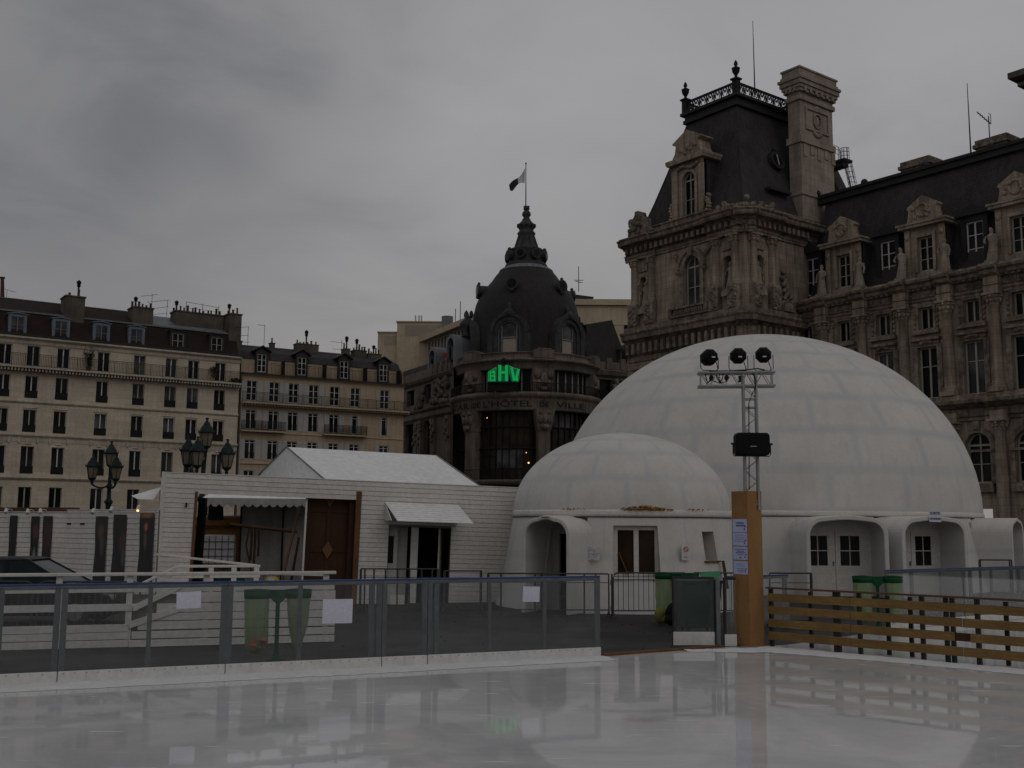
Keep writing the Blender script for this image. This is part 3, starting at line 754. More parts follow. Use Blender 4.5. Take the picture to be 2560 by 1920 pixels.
def par_lamp(px, py, yaw, tilt, label):
    p = at(px, py, 21.38)
    o = thing('stage_lamp', label, 'stage lamp', (p.x, 21.40, 5.36), R(yaw), 'black stage lamps on the mast')
    zc = p.z - 5.36
    rot = Matrix.Translation((0, 0, zc)) @ Matrix.Rotation(R(tilt), 4, 'X') @ Matrix.Rotation(R(22.5), 4, 'Y')
    b = MB(rot)
    pr = [(0.0, -0.17), (0.05, -0.17), (0.13, -0.13), (0.165, -0.06), (0.17, 0.0), (0.165, 0.12), (0.15, 0.16)]
    v = []
    n = 8
    for (r, y) in pr:
        for k in range(n):
            a = 2*PI*k/n
            v.append((max(r, 1e-4)*math.cos(a), y, max(r, 1e-4)*math.sin(a)))
    f = [(i*n+k, i*n+(k+1) % n, (i+1)*n+(k+1) % n, (i+1)*n+k) for i in range(len(pr)-1) for k in range(n)]
    b.add(v, f)
    b.add(v[-n:], [tuple(range(n))])
    b.build('housing', MT['black'], o, 0.006)
    MB(Matrix.Translation((0, 0, zc)) @ Matrix.Rotation(R(tilt), 4, 'X')).box(-0.02, 0.05, -0.176, -0.171, -0.045, -0.02).build('rating_plate', MT['paper'], o)
    y = MB(); y.tube([(-0.185, 0, zc), (-0.188, 0, 0.06), (-0.15, 0, 0.012), (0.15, 0, 0.012), (0.188, 0, 0.06), (0.185, 0, zc)], 0.009, 6)
    y.cyl((0, 0, 0.012), (0, 0, -0.03), 0.016); y.build('yoke', MT['post_dark'], o)
    MB().tube([(0.03, -0.16, zc-0.06), (0.09, -0.17, zc-0.17), (0.14, -0.08, 0.03), (0.12, -0.05, 0.0)], 0.009, 6).build('cable', MT['cable'], o)
par_lamp(1700+256/3.456, 840+182/3.456, 12, -4, 'black stage lamp at the left end of the mast crossbeam, hanging lowest')
par_lamp(1700+505/3.456, 840+170/3.456, -4, 4, 'middle black stage lamp on the mast crossbeam')
par_lamp(1700+722/3.456, 840+163/3.456, -10, 8, 'black stage lamp at the right end of the mast crossbeam, above the lattice column')

spk = thing('loudspeaker', 'wide black loudspeaker strapped to the mast halfway up', 'loudspeaker', (4.70, 21.12, 3.66), R(3))
body = MB(); body.prism([(-0.31, 0.0), (0.31, 0.0), (0.335, 0.06), (0.335, 0.38), (0.30, 0.44), (-0.30, 0.44), (-0.335, 0.38), (-0.335, 0.06)], 'y', -0.12, 0.14)
body.build('cabinet', MT['black'], spk, 0.03)
MB().box(-0.06, 0.06, -0.125, -0.1215, 0.165, 0.178).build('name_strip', MT['shutter'], spk)
br = MB(); br.tube([(-0.37, 0, 0.22), (-0.372, 0, 0.02), (-0.35, 0, -0.012), (0.35, 0, -0.012), (0.372, 0, 0.02), (0.37, 0, 0.22)], 0.012, 6)
for s in (-1, 1): br.cyl((s*0.34, 0, 0.225), (s*0.41, 0, 0.225), 0.022)
br.build('bracket', MT['post_dark'], spk)

# ---------------------------------------------------------------- plank fence on the right
fen = thing('plank_fence', 'four-rail brown plank fence along the right side of the rink', 'fence', (4.97, 21.32, 0), R(-43.07))
rows = [(0.855, 1.005), (0.61, 0.76), (0.365, 0.515), (0.12, 0.275)]
joints = [0.03, 1.72, 3.74, 5.9, 8.2]
rnd = random.Random(4)
for ri, (za, zb) in enumerate(rows):
    for i in range(len(joints)-1):
        a, b = joints[i]+0.006, joints[i+1]-0.006
        if ri == 2 and i == 1: b = 3.60
        if ri == 2 and i == 2: a = 3.87
        dz = rnd.uniform(-.006, .006)
        MB().box(a, b, -0.028-rnd.uniform(0, .004), 0.0, za+dz, zb+dz).build('plank', MT['pine'], fen, 0.004)
MB().box(3.60, 3.87, -0.004, 0.012, 0.372, 0.51).build('patch', MT['oak'], fen)
MB().box(0.0, 8.2, -0.05, 0.07, 1.09, 1.122).build('cap_rail', MT['pine_dark'], fen, 0.004)
for s, wd in ((0.07, .07), (1.43, .13), (1.87, .07), (3.03, .07), (3.45, .07), (3.56, .07), (3.98, .075), (5.4, .07), (6.6, .07)):
    MB().box(s-wd/2, s+wd/2, 0.002, 0.08, 0.0, 1.088).build('post', MT['post_dark'], fen, 0.004)
for s in (0.75, 2.28, 2.70, 4.35, 5.1):
    MB().box(s-0.035, s+0.035, 0.30, 0.36, 0.0, 1.05).build('brace_post', MT['post_dark'], fen, 0.004)

# second rink barrier, far right, behind the plank fence
t2 = rink_panel('rink_barrier', (8.55, 24.95), (10.95, 26.57), 'clear blue-capped rink barrier behind the plank fence, starting at a thick dark post', [(0.05, .12), (0.95, .1), (2.05, .06), (3.25, .1)], h=1.32, group='clear panelled sections of the rink barrier behind the plank fence', bolts=False)
t3 = rink_panel('rink_barrier', (10.97, 26.58), (13.9, 28.55), 'clear blue-capped rink barrier behind the plank fence, the one farther from the pillar', [(0.05, .1), (1.2, .06), (2.4, .09), (3.5, .08)], h=1.32, group='clear panelled sections of the rink barrier behind the plank fence', bolts=False)
t4 = rink_panel('rink_barrier', (4.75, 24.0), (6.35, 25.05), 'short dark barrier end with a thick post just right of the chipboard pillar', [(0.9, .05), (1.80, .12)], h=1.2, kick=False, bolts=False, group='clear panelled sections of the rink barrier behind the plank fence')

# ---------------------------------------------------------------- bag stands and bins
def make_bag_stand(loc, rz, label, filled=False):
    o = thing('bag_stand', label, 'litter bin', loc, rz, 'green double bag stands')
    MB().lathe([(0.001, 0.0), (0.17, 0.0), (0.17, 0.012), (0.08, 0.04), (0.045, 0.13), (0.042, 0.16)], n=14).build('foot', MT['green'], o)
    MB().cyl((0, 0, 0.14), (0, 0, 1.10), 0.036, n=12).build('post', MT['green'], o)
    hd = MB(); hd.prism([(-0.13, 1.17), (-0.13, 1.03), (-0.04, 0.95), (0.04, 0.95), (0.13, 1.03), (0.13, 1.17)], 'y', -0.05, 0.05)
    hd.build('bracket', MT['green'], o, 0.008)
    for s, full in ((-1, 1), (1, 0)):
        rg = MB()
        pr = []
        rg.lathe([(0.205, 1.03), (0.215, 1.03), (0.222, 1.165), (0.212, 1.165), (0.205, 1.03)], c=(s*0.345, 0, 0), n=20, sy=0.85)
        rg.build('ring', MT['green'], o)
        ln = MB(); ln.lathe([(0.225, 1.155), (0.225, 1.175), (0.001, 1.195)], c=(s*0.345, 0, 0), n=20, sy=0.85)
        ln.build('lid', MT['bin_green'], o)
        bg_ = MB(); rnd = random.Random(3 + s)
        n = 36; prof = [(0.207, 1.08), (0.2, 0.85), (0.19, 0.6), (0.18, 0.4), (0.17, 0.25), (0.12, 0.16), (0.03, 0.13)] if full else [(0.207, 1.08), (0.185, 0.85), (0.15, 0.6), (0.115, 0.42), (0.09, 0.28), (0.075, 0.17), (0.02, 0.14)]
        v = []
        for j, (r, z) in enumerate(prof):
            for k in range(n):
                a = 2*PI*k/n
                rr = r*(1 + (0.10*math.sin(5*a+j*0.9+s) + 0.085*math.sin(9*a-j*1.3))*min(1, j*0.45))
                v.append((s*0.345 + rr*math.cos(a), rr*math.sin(a)*0.85, z + 0.012*math.sin(3*a+j)))
        f = [(i*n+k, i*n+(k+1) % n, (i+1)*n+(k+1) % n, (i+1)*n+k) for i in range(len(prof)-1) for k in range(n)]
        bg_.add(v, f, True)
        b = bg_.build('bag', MT['bag'], o)
        if full and filled:
            tr = MB()
            for c, r in (((-0.36, -.06, 0.27), 0.13), ((-0.27, -.10, 0.36), 0.10), ((-0.42, -.05, 0.37), 0.08)): tr.ball(c, r, r*.9, r*.8, 7, 5)
            tr.v = [q + Vector((rnd.uniform(-.035, .035), rnd.uniform(-.035, .035), rnd.uniform(-.035, .035))) for q in tr.v]; tr.sm = [False]*len(tr.sm)
            tr.build('rubbish', MT['bag_trash'], b)
    return o
make_bag_stand((-3.94, 18.62, 0), R(19), 'green post with two hanging bags, the left one holding red rubbish, behind the rink barrier', True)
make_bag_stand((3.92, 25.9, 0), R(-35), 'green double bag stand half hidden behind the dark green wheeled bin')
make_bag_stand((8.36, 25.0, 0), R(-2), 'green double bag stand behind the plank fence, below the right igloo porches')
yb = MB(); yb.ball((3.50, 25.75, 0.20), 0.14, 0.13, 0.19); yb.ball((3.58, 25.72, 0.12), 0.11)
tag(yb.build('rubbish_bag', MT['bag_trash_yellow']), 'bulging yellowish rubbish bag on the ground left of the wheeled bin', 'rubbish bag')
db = MB(); db.ball((3.82, 25.5, 0.26), 0.24, 0.2, 0.27, 12, 8); db.ball((3.72, 25.42, 0.14), 0.17, 0.15, 0.14)
tag(db.build('rubbish_sack', MT['black']), 'black rubbish sack slumped against the wheeled bin', 'rubbish bag')

wb = thing('wheeled_bin', 'dark green wheeled bin with its bright green lid propped open, behind the gate leaf', 'wheelie bin', (4.06, 23.9, 0), R(6))
b = MB(); b.hexa([(-.36, -.33, .12), (.36, -.33, .12), (.36, .33, .12), (-.36, .33, .12), (-.44, -.42, 1.06), (.44, -.42, 1.06), (.44, .42, 1.06), (-.44, .42, 1.06)])
b.build('body', MT['bin_green'], wb, 0.03)
MB().box(-.46, .46, -.44, .44, 1.062, 1.10).build('rim', MT['bin_green'], wb, 0.01)
MB().box(-.45, .45, -.43, .43, 1.102, 1.125).build('liner', MT['bin_green'], wb, 0.01)
ld = MB(); ld.hexa([(.02, -.30, 1.14), (.42, -.30, 1.16), (.62, .30, 1.26), (.16, .30, 1.24), (.02, -.30, 1.165), (.42, -.30, 1.185), (.62, .30, 1.30), (.16, .30, 1.28)])
ld.build('lid', MT['lid_green'], wb, 0.012)
for x in (-.28, .28):
    for y in (-.25, .25): MB().cyl((x-.02, y, .075), (x+.02, y, .075), 0.075, n=14).build('wheel', MT['rubber'], wb)

# ---------------------------------------------------------------- crowd barriers
def crowd_barrier(loc, rz, L, label, bars=True, h=1.1, group='steel crowd barriers standing on the square', posts=None):
    o = thing('crowd_barrier', label, 'crowd barrier', loc, rz, group)
    fr_ = MB(); r = 0.12 if bars else 0.02
    fr_.tube([(0, 0, 0.12), (0, 0, h-r), (r*0.3, 0, h-r*0.3), (r, 0, h), (L-r, 0, h), (L-r*0.3, 0, h-r*0.3), (L, 0, h-r), (L, 0, 0.12)], 0.019, 8)
    fr_.cyl((0, 0, 0.16), (L, 0, 0.16), 0.016, n=8)
    fr_.build('frame', MT['barrier_steel'], o)
    if bars:
        b = MB(); n = int(L/0.125)
        for i in range(1, n): b.cyl((i*L/n, 0, 0.16), (i*L/n, 0, h), 0.008, n=6)
        b.build('bars', MT['barrier_steel'], o)
        hk = MB()
        for z in (0.27, 0.92): hk.tube([(0, 0, z), (-0.06, 0, z), (-0.07, 0, z-0.02), (-0.07, 0, z-0.12)], 0.009, 6)
        hk.build('hooks', MT['barrier_steel'], o)
    else:
        b = MB()
        for x in (posts or []): b.cyl((x, 0, 0.0), (x, 0, h), 0.022, n=8)
        b.cyl((0, 0, h-0.22), (L, 0, h-0.22), 0.01, n=6)
        b.build('uprights', MT['barrier_steel'], o)
    for x in (0.0, L):
        ft = MB(); ft.tube([(x, -0.28, 0.012), (x, -0.2, 0.06), (x, 0, 0.12), (x, 0.2, 0.06), (x, 0.28, 0.012)], 0.018, 6)
        ft.build('foot', MT['barrier_steel'], o)
    return o
crowd_barrier((2.58, 27.6, 0), R(6), 1.95, 'barred steel crowd barrier under the small igloo double window')
crowd_barrier((4.55, 27.85, 0), R(4), 1.6, 'barred steel crowd barrier behind the wheeled bin, below the tilted igloo recess')
crowd_barrier((-3.98, 29.0, 0), R(3), 2.05, 'plain railed barrier in front of the hut door, left of the other railings', False, posts=[.02, .12, .36, .66, .98, 1.3, 1.62, 1.9])
crowd_barrier((-1.77, 29.0, 0), R(3), 1.0, 'short plain railed barrier right of the hut door', False, posts=[.03, .97], h=1.06)
crowd_barrier((-0.585, 27.75, 0), R(1), 3.07, 'long plain railed barrier in front of the small igloo doorway', False, posts=[.03, .34, 1.2, 1.37, 2.45, 2.74, 3.15], h=1.06)
crowd_barrier((5.95, 25.2, 0), R(2), 0.98, 'plain railed barrier right of the thick dark post near the pillar', False, posts=[.95], h=1.22)
crowd_barrier((12.24, 28.6, 0), R(0), 0.85, 'black railed barrier in front of the side porch of the large igloo', False, posts=[.03, .8], h=1.45)
crowd_barrier((-11.6, 21.7, 0), R(4), 2.1, 'barred crowd barrier standing in front of the parked car at the left edge')
crowd_barrier((-9.42, 21.9, 0), R(3), 2.0, 'barred crowd barrier just right of the parked car nose, behind the ramp')

# ---------------------------------------------------------------- white ramp / viewing platform
pl = thing('viewing_ramp', 'white painted wooden ramp with slatted sides and handrails behind the left rink barrier', 'ramp', (-9.09, 19.71, 0), R(18.44))
WP = MT['white_paint']
MB().box(-2.6, 5.95, -0.06, 0.05, 1.30, 1.36).build('handrail', WP, pl, 0.012)
for za, zb, x1 in ((1.00, 1.13, 5.93), (0.66, 0.79, 2.3), (0.285, 0.42, 2.15), (0.15, 0.275, 2.15), (0.01, 0.135, 2.15)):
    MB().box(-2.6, x1, -0.02, 0.005, za, zb).build('plank', WP, pl, 0.004)
for x in (-1.6, 0.91, 2.13, 3.5, 4.7, 5.77):
    MB().box(x-0.055, x+0.055, 0.006, 0.09, 0.0, 1.298).build('post', WP, pl, 0.004)
for i, (za, zb) in enumerate(((0.80, 0.985), (0.62, 0.785), (0.475, 0.61), (0.31, 0.46), (0.15, 0.285), (0.0, 0.13))):
    x0 = [3.30, 2.62, 2.45, 2.3, 2.2, 2.16][i]
    MB().box(x0, 5.95, -0.025 if i < 5 else -0.02, 0.005, za, zb).build('plank', WP, pl, 0.004)
MB().box(2.2, 5.9, 0.10, 0.13, 0.02, 0.95).build('backing_board', MT['board_gap'], pl)
MB().box(3.0, 5.95, 0.14, 1.9, 0.66, 0.74).build('deck', WP, pl)
for (a, b, wd) in (((2.14, 0.40), (3.05, 0.70), 0.12), ((2.2, 0.70), (3.05, 1.12), 0.11)):
    MB().beam((a[0], -0.035, a[1]), (b[0], -0.035, b[1]), 0.03, wd).build('stringer', WP, pl, 0.004)
rr = MB(); rr.beam((2.35, 1.4, 1.09), (3.0, 1.4, 1.415), 0.09, 0.05); rr.beam((3.0, 1.4, 1.415), (4.62, 1.4, 1.41), 0.09, 0.05)
rr.build('handrail', WP, pl, 0.008)
r3 = MB(); r3.beam((2.6, 2.5, 1.62), (4.6, 2.0, 1.40), 0.08, 0.045); r3.build('handrail', WP, pl, 0.008)
r4 = MB(); r4.beam((4.35, 0.7, 1.30), (5.75, 0.35, 1.265), 0.07, 0.04); r4.build('handrail', WP, pl, 0.008)
for x in (3.05, 3.65, 4.1, 4.55): MB().box(x-0.05, x+0.05, 1.36, 1.42, 0.74, 1.385).build('post', WP, pl, 0.004)
MB().box(2.9, 4.62, 1.355, 1.375, 1.18, 1.30).build('plank', WP, pl, 0.004)
for i in range(4): MB().box(2.15+i*0.2, 2.36+i*0.2, 0.15, 1.3, 0.12+i*0.14, 0.16+i*0.14).build('tread', MT['oak_light'], pl)

# ---------------------------------------------------------------- parked car
car = thing('parked_car', 'black parked car seen from its side, its nose pointing right, behind the white ramp', 'car', (-8.80, 24.3, 0), R(2))
def car_body():
    prof = [(0.0, 0.32), (-0.02, 0.52), (-0.10, 0.66), (-0.55, 0.82), (-1.0, 0.90), (-4.05, 0.98), (-4.25, 0.80), (-4.28, 0.45), (-4.2, 0.30)]
    bot = []
    for cx_ in (-3.42, -0.82):
        pts = [(cx_ - 0.36*math.cos(PI*i/10), 0.30 + 0.36*math.sin(PI*i/10)) for i in range(11)]
        bot += [(cx_-0.36, 0.22)] + pts + [(cx_+0.36, 0.22)]
    poly = prof + [(-4.2, 0.22)] + bot + [(-0.05, 0.22)]
    mb = MB(); mb.prism(poly, 'y', 0.0, 1.74); return mb
car_body().build('body', MT['car_paint'], car, 0.035)
gh = MB(); gh.hexa([(-3.95, .06, .95), (-0.98, .06, .88), (-0.98, 1.68, .88), (-3.95, 1.68, .95), (-3.3, .24, 1.43), (-2.02, .24, 1.45), (-2.02, 1.50, 1.45), (-3.3, 1.50, 1.43)])
gh.build('window', MT['car_glass'], car, 0.03)
rf = MB(); rf.hexa([(-3.42, .22, 1.425), (-1.93, .22, 1.44), (-1.93, 1.52, 1.44), (-3.42, 1.52, 1.425), (-3.2, .34, 1.475), (-2.2, .34, 1.49), (-2.2, 1.40, 1.49), (-3.2, 1.40, 1.475)])
rf.build('roof', MT['car_paint'], car, 0.02)
for y in (0.045, 1.60):
    pb = MB()
    s = 1 if y < 1 else -1
    q = [(-0.96, y, .89), (-1.05, y, .89), (-2.1, y+.185*s, 1.45), (-1.98, y+.185*s, 1.45)]
    pb.add([*q, *[(a, b_+.05*s, c) for a, b_, c in q]], [(0,1,2,3), (4,5,6,7), (0,1,5,4), (1,2,6,5), (2,3,7,6), (3,0,4,7)])
    q = [(-2.28, y, .92), (-2.42, y, .92), (-2.52, y+.185*s, 1.44), (-2.42, y+.185*s, 1.44)]
    pb.add([*q, *[(a, b_+.05*s, c) for a, b_, c in q]], [(0,1,2,3), (4,5,6,7), (0,1,5,4), (1,2,6,5), (2,3,7,6), (3,0,4,7)])
    pb.build('pillar', MT['car_paint'], car)
for cx_ in (-3.42, -0.82):
    for y in (0.02, 1.54):
        wl = MB(); wl.cyl((cx_, y, .31), (cx_, y+.18, .31), .31, n=24); w_ = wl.build('wheel', MT['rubber'], car, 0.02)
        rm = MB(); yy = y-0.005 if y < 1 else y+.185
        rm.cyl((cx_, yy-.004, .31), (cx_, yy+.004, .31), .19, n=20); rm.build('rim', MT['alloy'], w_)
for y in (0.10, 1.38): MB().box(-0.16, -0.035, y, y+.26, .57, .68).build('headlight', MT['headlamp'], car, 0.02)
MB().box(-1.35, -1.18, -.14, -.01, .90, 1.0).build('wing_mirror', MT['car_paint'], car, 0.03)

# ---------------------------------------------------------------- white boarded hut (its eaves drop slightly to the right)
HUT = (-9.741, 30.0); HA = R(17.29); TILT = math.atan(0.27/10.43)
hut = thing('boarded_hut', 'long white boarded hut with a wide barn opening and an awning over its small door', 'hut', (HUT[0], HUT[1], 0.27), HA)
hut.rotation_euler = (0, TILT, HA)
HL, HH = 10.43, 3.38
def siding(mb, x0, x1, z0, z1, holes, pitch=0.135, y0=-0.022, y1=-0.002, seed=1):
    rnd = random.Random(seed)
    z = z0
    while z < z1 - 0.01:
        a, b = z, min(z + pitch - 0.009, z1)
        segs = [(x0, x1)]
        for (hx0, hx1, hz0, hz1) in holes:
            if hz0 < (a+b)/2 < hz1:
                ns = []
                for (p, q) in segs:
                    if hx1 <= p or hx0 >= q: ns.append((p, q)); continue
                    if hx0 > p: ns.append((p, hx0))
                    if hx1 < q: ns.append((hx1, q))
                segs = ns
        for (p, q) in segs:
            j = p
            while j < q - 1e-4:                       # board ends butt at random joints
                e = min(q, j + rnd.uniform(2.2, 4.2))
                if q - e < 0.4: e = q
                o = rnd.uniform(0, 0.004)
                mb.hexa([(j+.001, y0-o-.006, a), (e-.001, y0-o-.006, a), (e-.001, y1, a), (j+.001, y1, a), (j+.001, y0-o+.004, b), (e-.001, y0-o+.004, b), (e-.001, y1, b), (j+.001, y1, b)])
                j = e
        z += pitch
holes = [(0.93, 5.45, -0.6, 2.90), (6.40, 8.28, -0.6, 2.10)]
wl = MB(); wall_holes(wl, 0, HL, -0.45, HH, [(h[0], h[1], max(h[2], -0.45), h[3]) for h in holes], 0.12)
wl.box(0.02, HL, 0.13, 0.15, 2.95, HH); wl.box(0, 0.05, 0.001, 3.2, -0.45, HH-.01)
wl.build('wall', MT['board_gap'], hut)
sd_ = MB(); siding(sd_, 0, HL, -0.40, HH, holes, seed=3); sd_.build('boarding', WP, hut)
en = MB(Matrix.Rotation(R(-90), 4, 'Z')); siding(en, -3.2, 0.0, -0.40, HH, [], seed=5); en.build('boarding', WP, hut)
MB().box(-0.035, HL, -0.03, 0.14, HH, HH+0.03).build('capping', WP, hut, 0.006)
MB().box(-0.03, 0.09, -0.034, -0.022, -0.4, HH).build('corner_board', WP, hut)
for a, b, z1 in ((0.89, 0.965, 2.90), (5.40, 5.555, 3.09)):
    MB().box(a, b, -0.05, 0.16, -0.4, z1).build('door_post', MT['oak_light'], hut, 0.006)
MB().box(3.97, 4.02, 0.10, 0.16, -0.4, 2.90).build('white_pole', WP, hut)
dr = MB(); dr.box(4.03, 5.39, 0.36, 0.42, -0.4, 2.9)
dl = dr.build('barn_door', MT['oak'], hut)
fr_ = MB()
for a, b in ((4.03, 4.16), (4.63, 4.75), (5.26, 5.39)): fr_.box(a, b, 0.325, 0.359, -0.4, 2.9)
for z in (0.3, 1.30, 2.45, 2.74): fr_.box(4.163, 4.627, 0.33, 0.359, z, z+.10); fr_.box(4.753, 5.257, 0.33, 0.359, z, z+.10)
fr_.build('rails', MT['oak'], dl, 0.004)
for zc, s in ((1.37, 1.0), (2.82, .85), (0.15, .8)):
    MB().prism([(4.69-.16*s, zc), (4.69, zc-.26*s), (4.69+.16*s, zc), (4.69, min(2.9, zc+.26*s))], 'y', 0.285, 0.324).build('diamond', MT['oak_light'], dl, 0.01)
MB().box(5.393, 5.40, 0.0, 0.42, -0.4, 2.9).box(5.25, 5.395, 0.16, 0.30, -0.4, 2.89).build('reveal', MT['oak'], hut)
# small door under the awning
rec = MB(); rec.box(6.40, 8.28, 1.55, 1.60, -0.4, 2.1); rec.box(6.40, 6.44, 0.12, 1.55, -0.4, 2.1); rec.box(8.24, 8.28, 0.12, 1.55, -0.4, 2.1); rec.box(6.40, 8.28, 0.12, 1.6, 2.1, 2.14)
rec.build('lobby', MT['black'], hut)  # near-black lining puts the doorway's darkness into the colour
lob = MB(); wall_holes(lob, 6.441, 6.74, -0.4, 2.1, [(6.46, 6.63, 1.03, 1.83)], 0.05, y=0.30); lob.build('side_panel', WP, hut)
wv = MB(); wv.box(6.455, 6.635, 0.34, 0.36, 1.02, 1.84); wv.build('ticket_window', MT['pane'], hut)
MB().box(7.09, 7.30, 0.0, 0.10, -0.4, 2.098).build('door_post', WP, hut, 0.004)
MB().box(6.745, 7.088, 0.55, 0.58, -0.4, 2.099).build('inner_panel', WP, hut)
MB().hexa([(7.93, .1, -.35), (7.97, .1, -.35), (8.22, .75, -.35), (8.18, .75, -.35), (7.93, .1, 2.09), (7.97, .1, 2.09), (8.22, .75, 2.09), (8.18, .75, 2.09)]).build('door', WP, hut)
aw = MB()
for i in range(9):
    f0, f1 = i/9, (i+1)/9 - 0.008
    P = lambda f, s: (6.24 + s*2.22 + 0.16*f, -0.03 - 1.25*f, 2.79 - 0.55*f)
    a, b, c, d = P(f0, 0), P(f0, 1), P(f1, 1), P(f1, 0)
    lift = 0.012
    aw.hexa([a, b, (c[0], c[1], c[2]+lift), (d[0], d[1], d[2]+lift), (a[0], a[1], a[2]+.02), (b[0], b[1], b[2]+.02), (c[0], c[1], c[2]+.02+lift), (d[0], d[1], d[2]+.02+lift)])
aw.build('awning', MT['pvc'], hut)
for x in (6.25, 8.44): MB().prism([(-0.025, 2.77), (-1.10, 2.27), (-0.025, 2.27)], 'x', x, x+0.02).build('awning_cheek', WP, hut)
MB().box(0.655, 0.70, -0.10, -0.03, 2.46, 2.58).build('wall_lamp', MT['black'], hut)
ub = MB(); ub.box(6.42, 6.85, -0.55, -0.2, -0.45, 0.15)
ub.build('step_box', WP, hut, 0.01)

def hl(s, y, z):
    """hut-local to world"""
    c, n_ = math.cos(HA), math.sin(HA)
    X = s*math.cos(TILT) + z*math.sin(TILT); Z = -s*math.sin(TILT) + z*math.cos(TILT)
    return Vector((HUT[0] + X*c - y*n_, HUT[1] + X*n_ + y*c, 0.27 + Z))

# yard seen through the barn opening
pp = thing('plywood_partition', 'orange plywood partition with a white capping, seen through the left of the hut opening', 'partition', (-10.6, 34.9, 0), R(10))
MB().box(0, 1.95, 0, 0.04, 0, 2.46).build('panel', MT['ply'], pp)
MB().box(0, 1.95, -0.02, 0.06, 2.46, 2.51).build('capping', WP, pp)
for z in (.95, 2.1): MB().box(0, 1.95, -0.05, -0.002, z, z+.1).build('batten', MT['oak_light'], pp)
tp = thing('tarpaulin_wall', 'grubby grey tarpaulin wall stretched behind the hut opening', 'tarpaulin', (-8.45, 34.0, 0), R(12))
tw = MB(); n = 24
v = []
for j in range(8):
    for i in range(n+1): v.append((i*2.6/n, 0.05*math.sin(i*1.3)*math.sin(j*.5+.4) + .03*math.sin(i*.6+j), 3.3*j/7))
tw.add(v, [(j*(n+1)+i, j*(n+1)+i+1, (j+1)*(n+1)+i+1, (j+1)*(n+1)+i) for j in range(7) for i in range(n)], True)
tw.build('sheet', MT['pvc_dirty'], tp)
for x in (0.02, 1.3, 2.58): MB().cyl((x, -0.10, 0), (x, -0.10, 3.3), 0.03).build('pole', MT['post_dark'], tp)
cn = thing('market_canopy', 'white fabric canopy with a scalloped edge inside the hut yard', 'canopy', (-7.9, 34.2, 0), R(14))
cv = MB(); cv.add([(-1.7, -1.5, 3.02), (1.7, -1.5, 3.02), (1.7, 1.5, 3.02), (-1.7, 1.5, 3.02), (-.75, 0, 3.72), (.75, 0, 3.72)], [(0, 1, 5, 4), (1, 2, 5), (2, 3, 4, 5), (3, 0, 4)])
cv.build('roof', MT['pvc'], cn)
sv = MB()
for (p, q) in (((-1.7, -1.5), (1.7, -1.5)), ((1.7, -1.5), (1.7, 1.5)), ((-1.7, 1.5), (-1.7, -1.5))):
    p = Vector(p); q = Vector(q); m_ = 14
    for i in range(m_):
        a = p + (q-p)*i/m_; b = p + (q-p)*(i+1)/m_; c = (a+b)/2
        sv.face([(a.x, a.y, 3.02), (b.x, b.y, 3.02), (b.x, b.y, 2.84), (c.x*.5+b.x*.5, c.y*.5+b.y*.5, 2.775), (c.x, c.y, 2.75), (c.x*.5+a.x*.5, c.y*.5+a.y*.5, 2.775), (a.x, a.y, 2.84)])
sv.build('valance', MT['pvc_dirty'], cn)
for x in (-1.65, 1.65):
    for y in (-1.45, 1.45): MB().cyl((x, y, 0), (x, y, 3.02), 0.03).build('leg', MT['post_dark'], cn)
ib = thing('water_tank', 'white plastic tank in a steel cage on a wooden pallet inside the hut yard', 'tank', (-9.42, 33.4, 0.55), R(12))
MB().box(0, .95, 0, .9, 0.45, 1.36).build('bottle', MT['pvc'], ib, 0.07)
cg = MB()
for i in range(6):
    x = i*0.95/5
    cg.cyl((x, -.03, .42), (x, -.03, 1.34), 0.012, n=6)
for z in (.5, .72, .94, 1.16): cg.cyl((-.02, -.03, z), (.97, -.03, z), 0.012, n=6)
cg.build('cage', MT['galv'], ib)
pa = MB()
for z in (0.02, 0.36): pa.box(-.1, 1.0, -.06, .95, z, z+.05)
for x in (-.08, .4, .88): pa.box(x, x+.1, -.05, .94, .071, .359)
pa.build('pallet', MT['oak_light'], ib)
MB().box(-.12, 1.05, -.1, 1.0, -.55, 0.019).build('plinth', MT['ply'], ib)
def solo(mb, name, mat, label, cat, bevel=0.0, group=None):
    return tag(mb.build(name, mat, None, bevel), label, cat, group)
a = hl(1.12, 1.0, -.25); b = hl(1.14, 1.0, 2.75)
solo(MB().beam(a, b, .2, .2), 'timber_post', MT['black'], 'thick black post just inside the left jamb of the hut opening', 'post')
a = hl(2.0, 2.2, 2.02); b = hl(3.98, 2.0, 1.86)
solo(MB().cyl(a, b, .055), 'steel_pipe', MT['pine_dark'], 'dark horizontal pipe across the grey tarpaulin in the hut opening', 'pipe')
a = hl(3.88, .9, 2.6); b = hl(3.42, .5, .2)
solo(MB().beam(a, b, .05, .14), 'leaning_plank', MT['oak_light'], 'long brown plank leaning beside the white pole of the hut', 'plank', group='planks leaning in the hut yard')
a = hl(3.95, 1.2, 1.7); b = hl(3.72, .7, .2)
solo(MB().beam(a, b, .04, .10), 'leaning_plank', MT['oak'], 'shorter dark plank leaning behind the long one', 'plank', group='planks leaning in the hut yard')
hz = MB()
for s, z1 in ((2.62, .98), (2.72, .82), (2.83, 1.1)):
    a = hl(s, 1.9, 1.95); c = hl(s+.02, 1.85, z1)
    hz.tube([a, (a+c)/2 + Vector((.02, -.03, 0)), c], .035, 6)
hz.tube([hl(2.55, 1.9, 1.95), hl(2.48, 1.8, 1.4), hl(2.7, 1.7, .6), hl(3.0, 1.5, .25)], .025, 6)
solo(hz, 'hanging_hoses', MT['oak'], 'dark hoses hanging over the pipe in the hut opening', 'hose')
sk = MB(); p = hl(2.05, .9, .42)
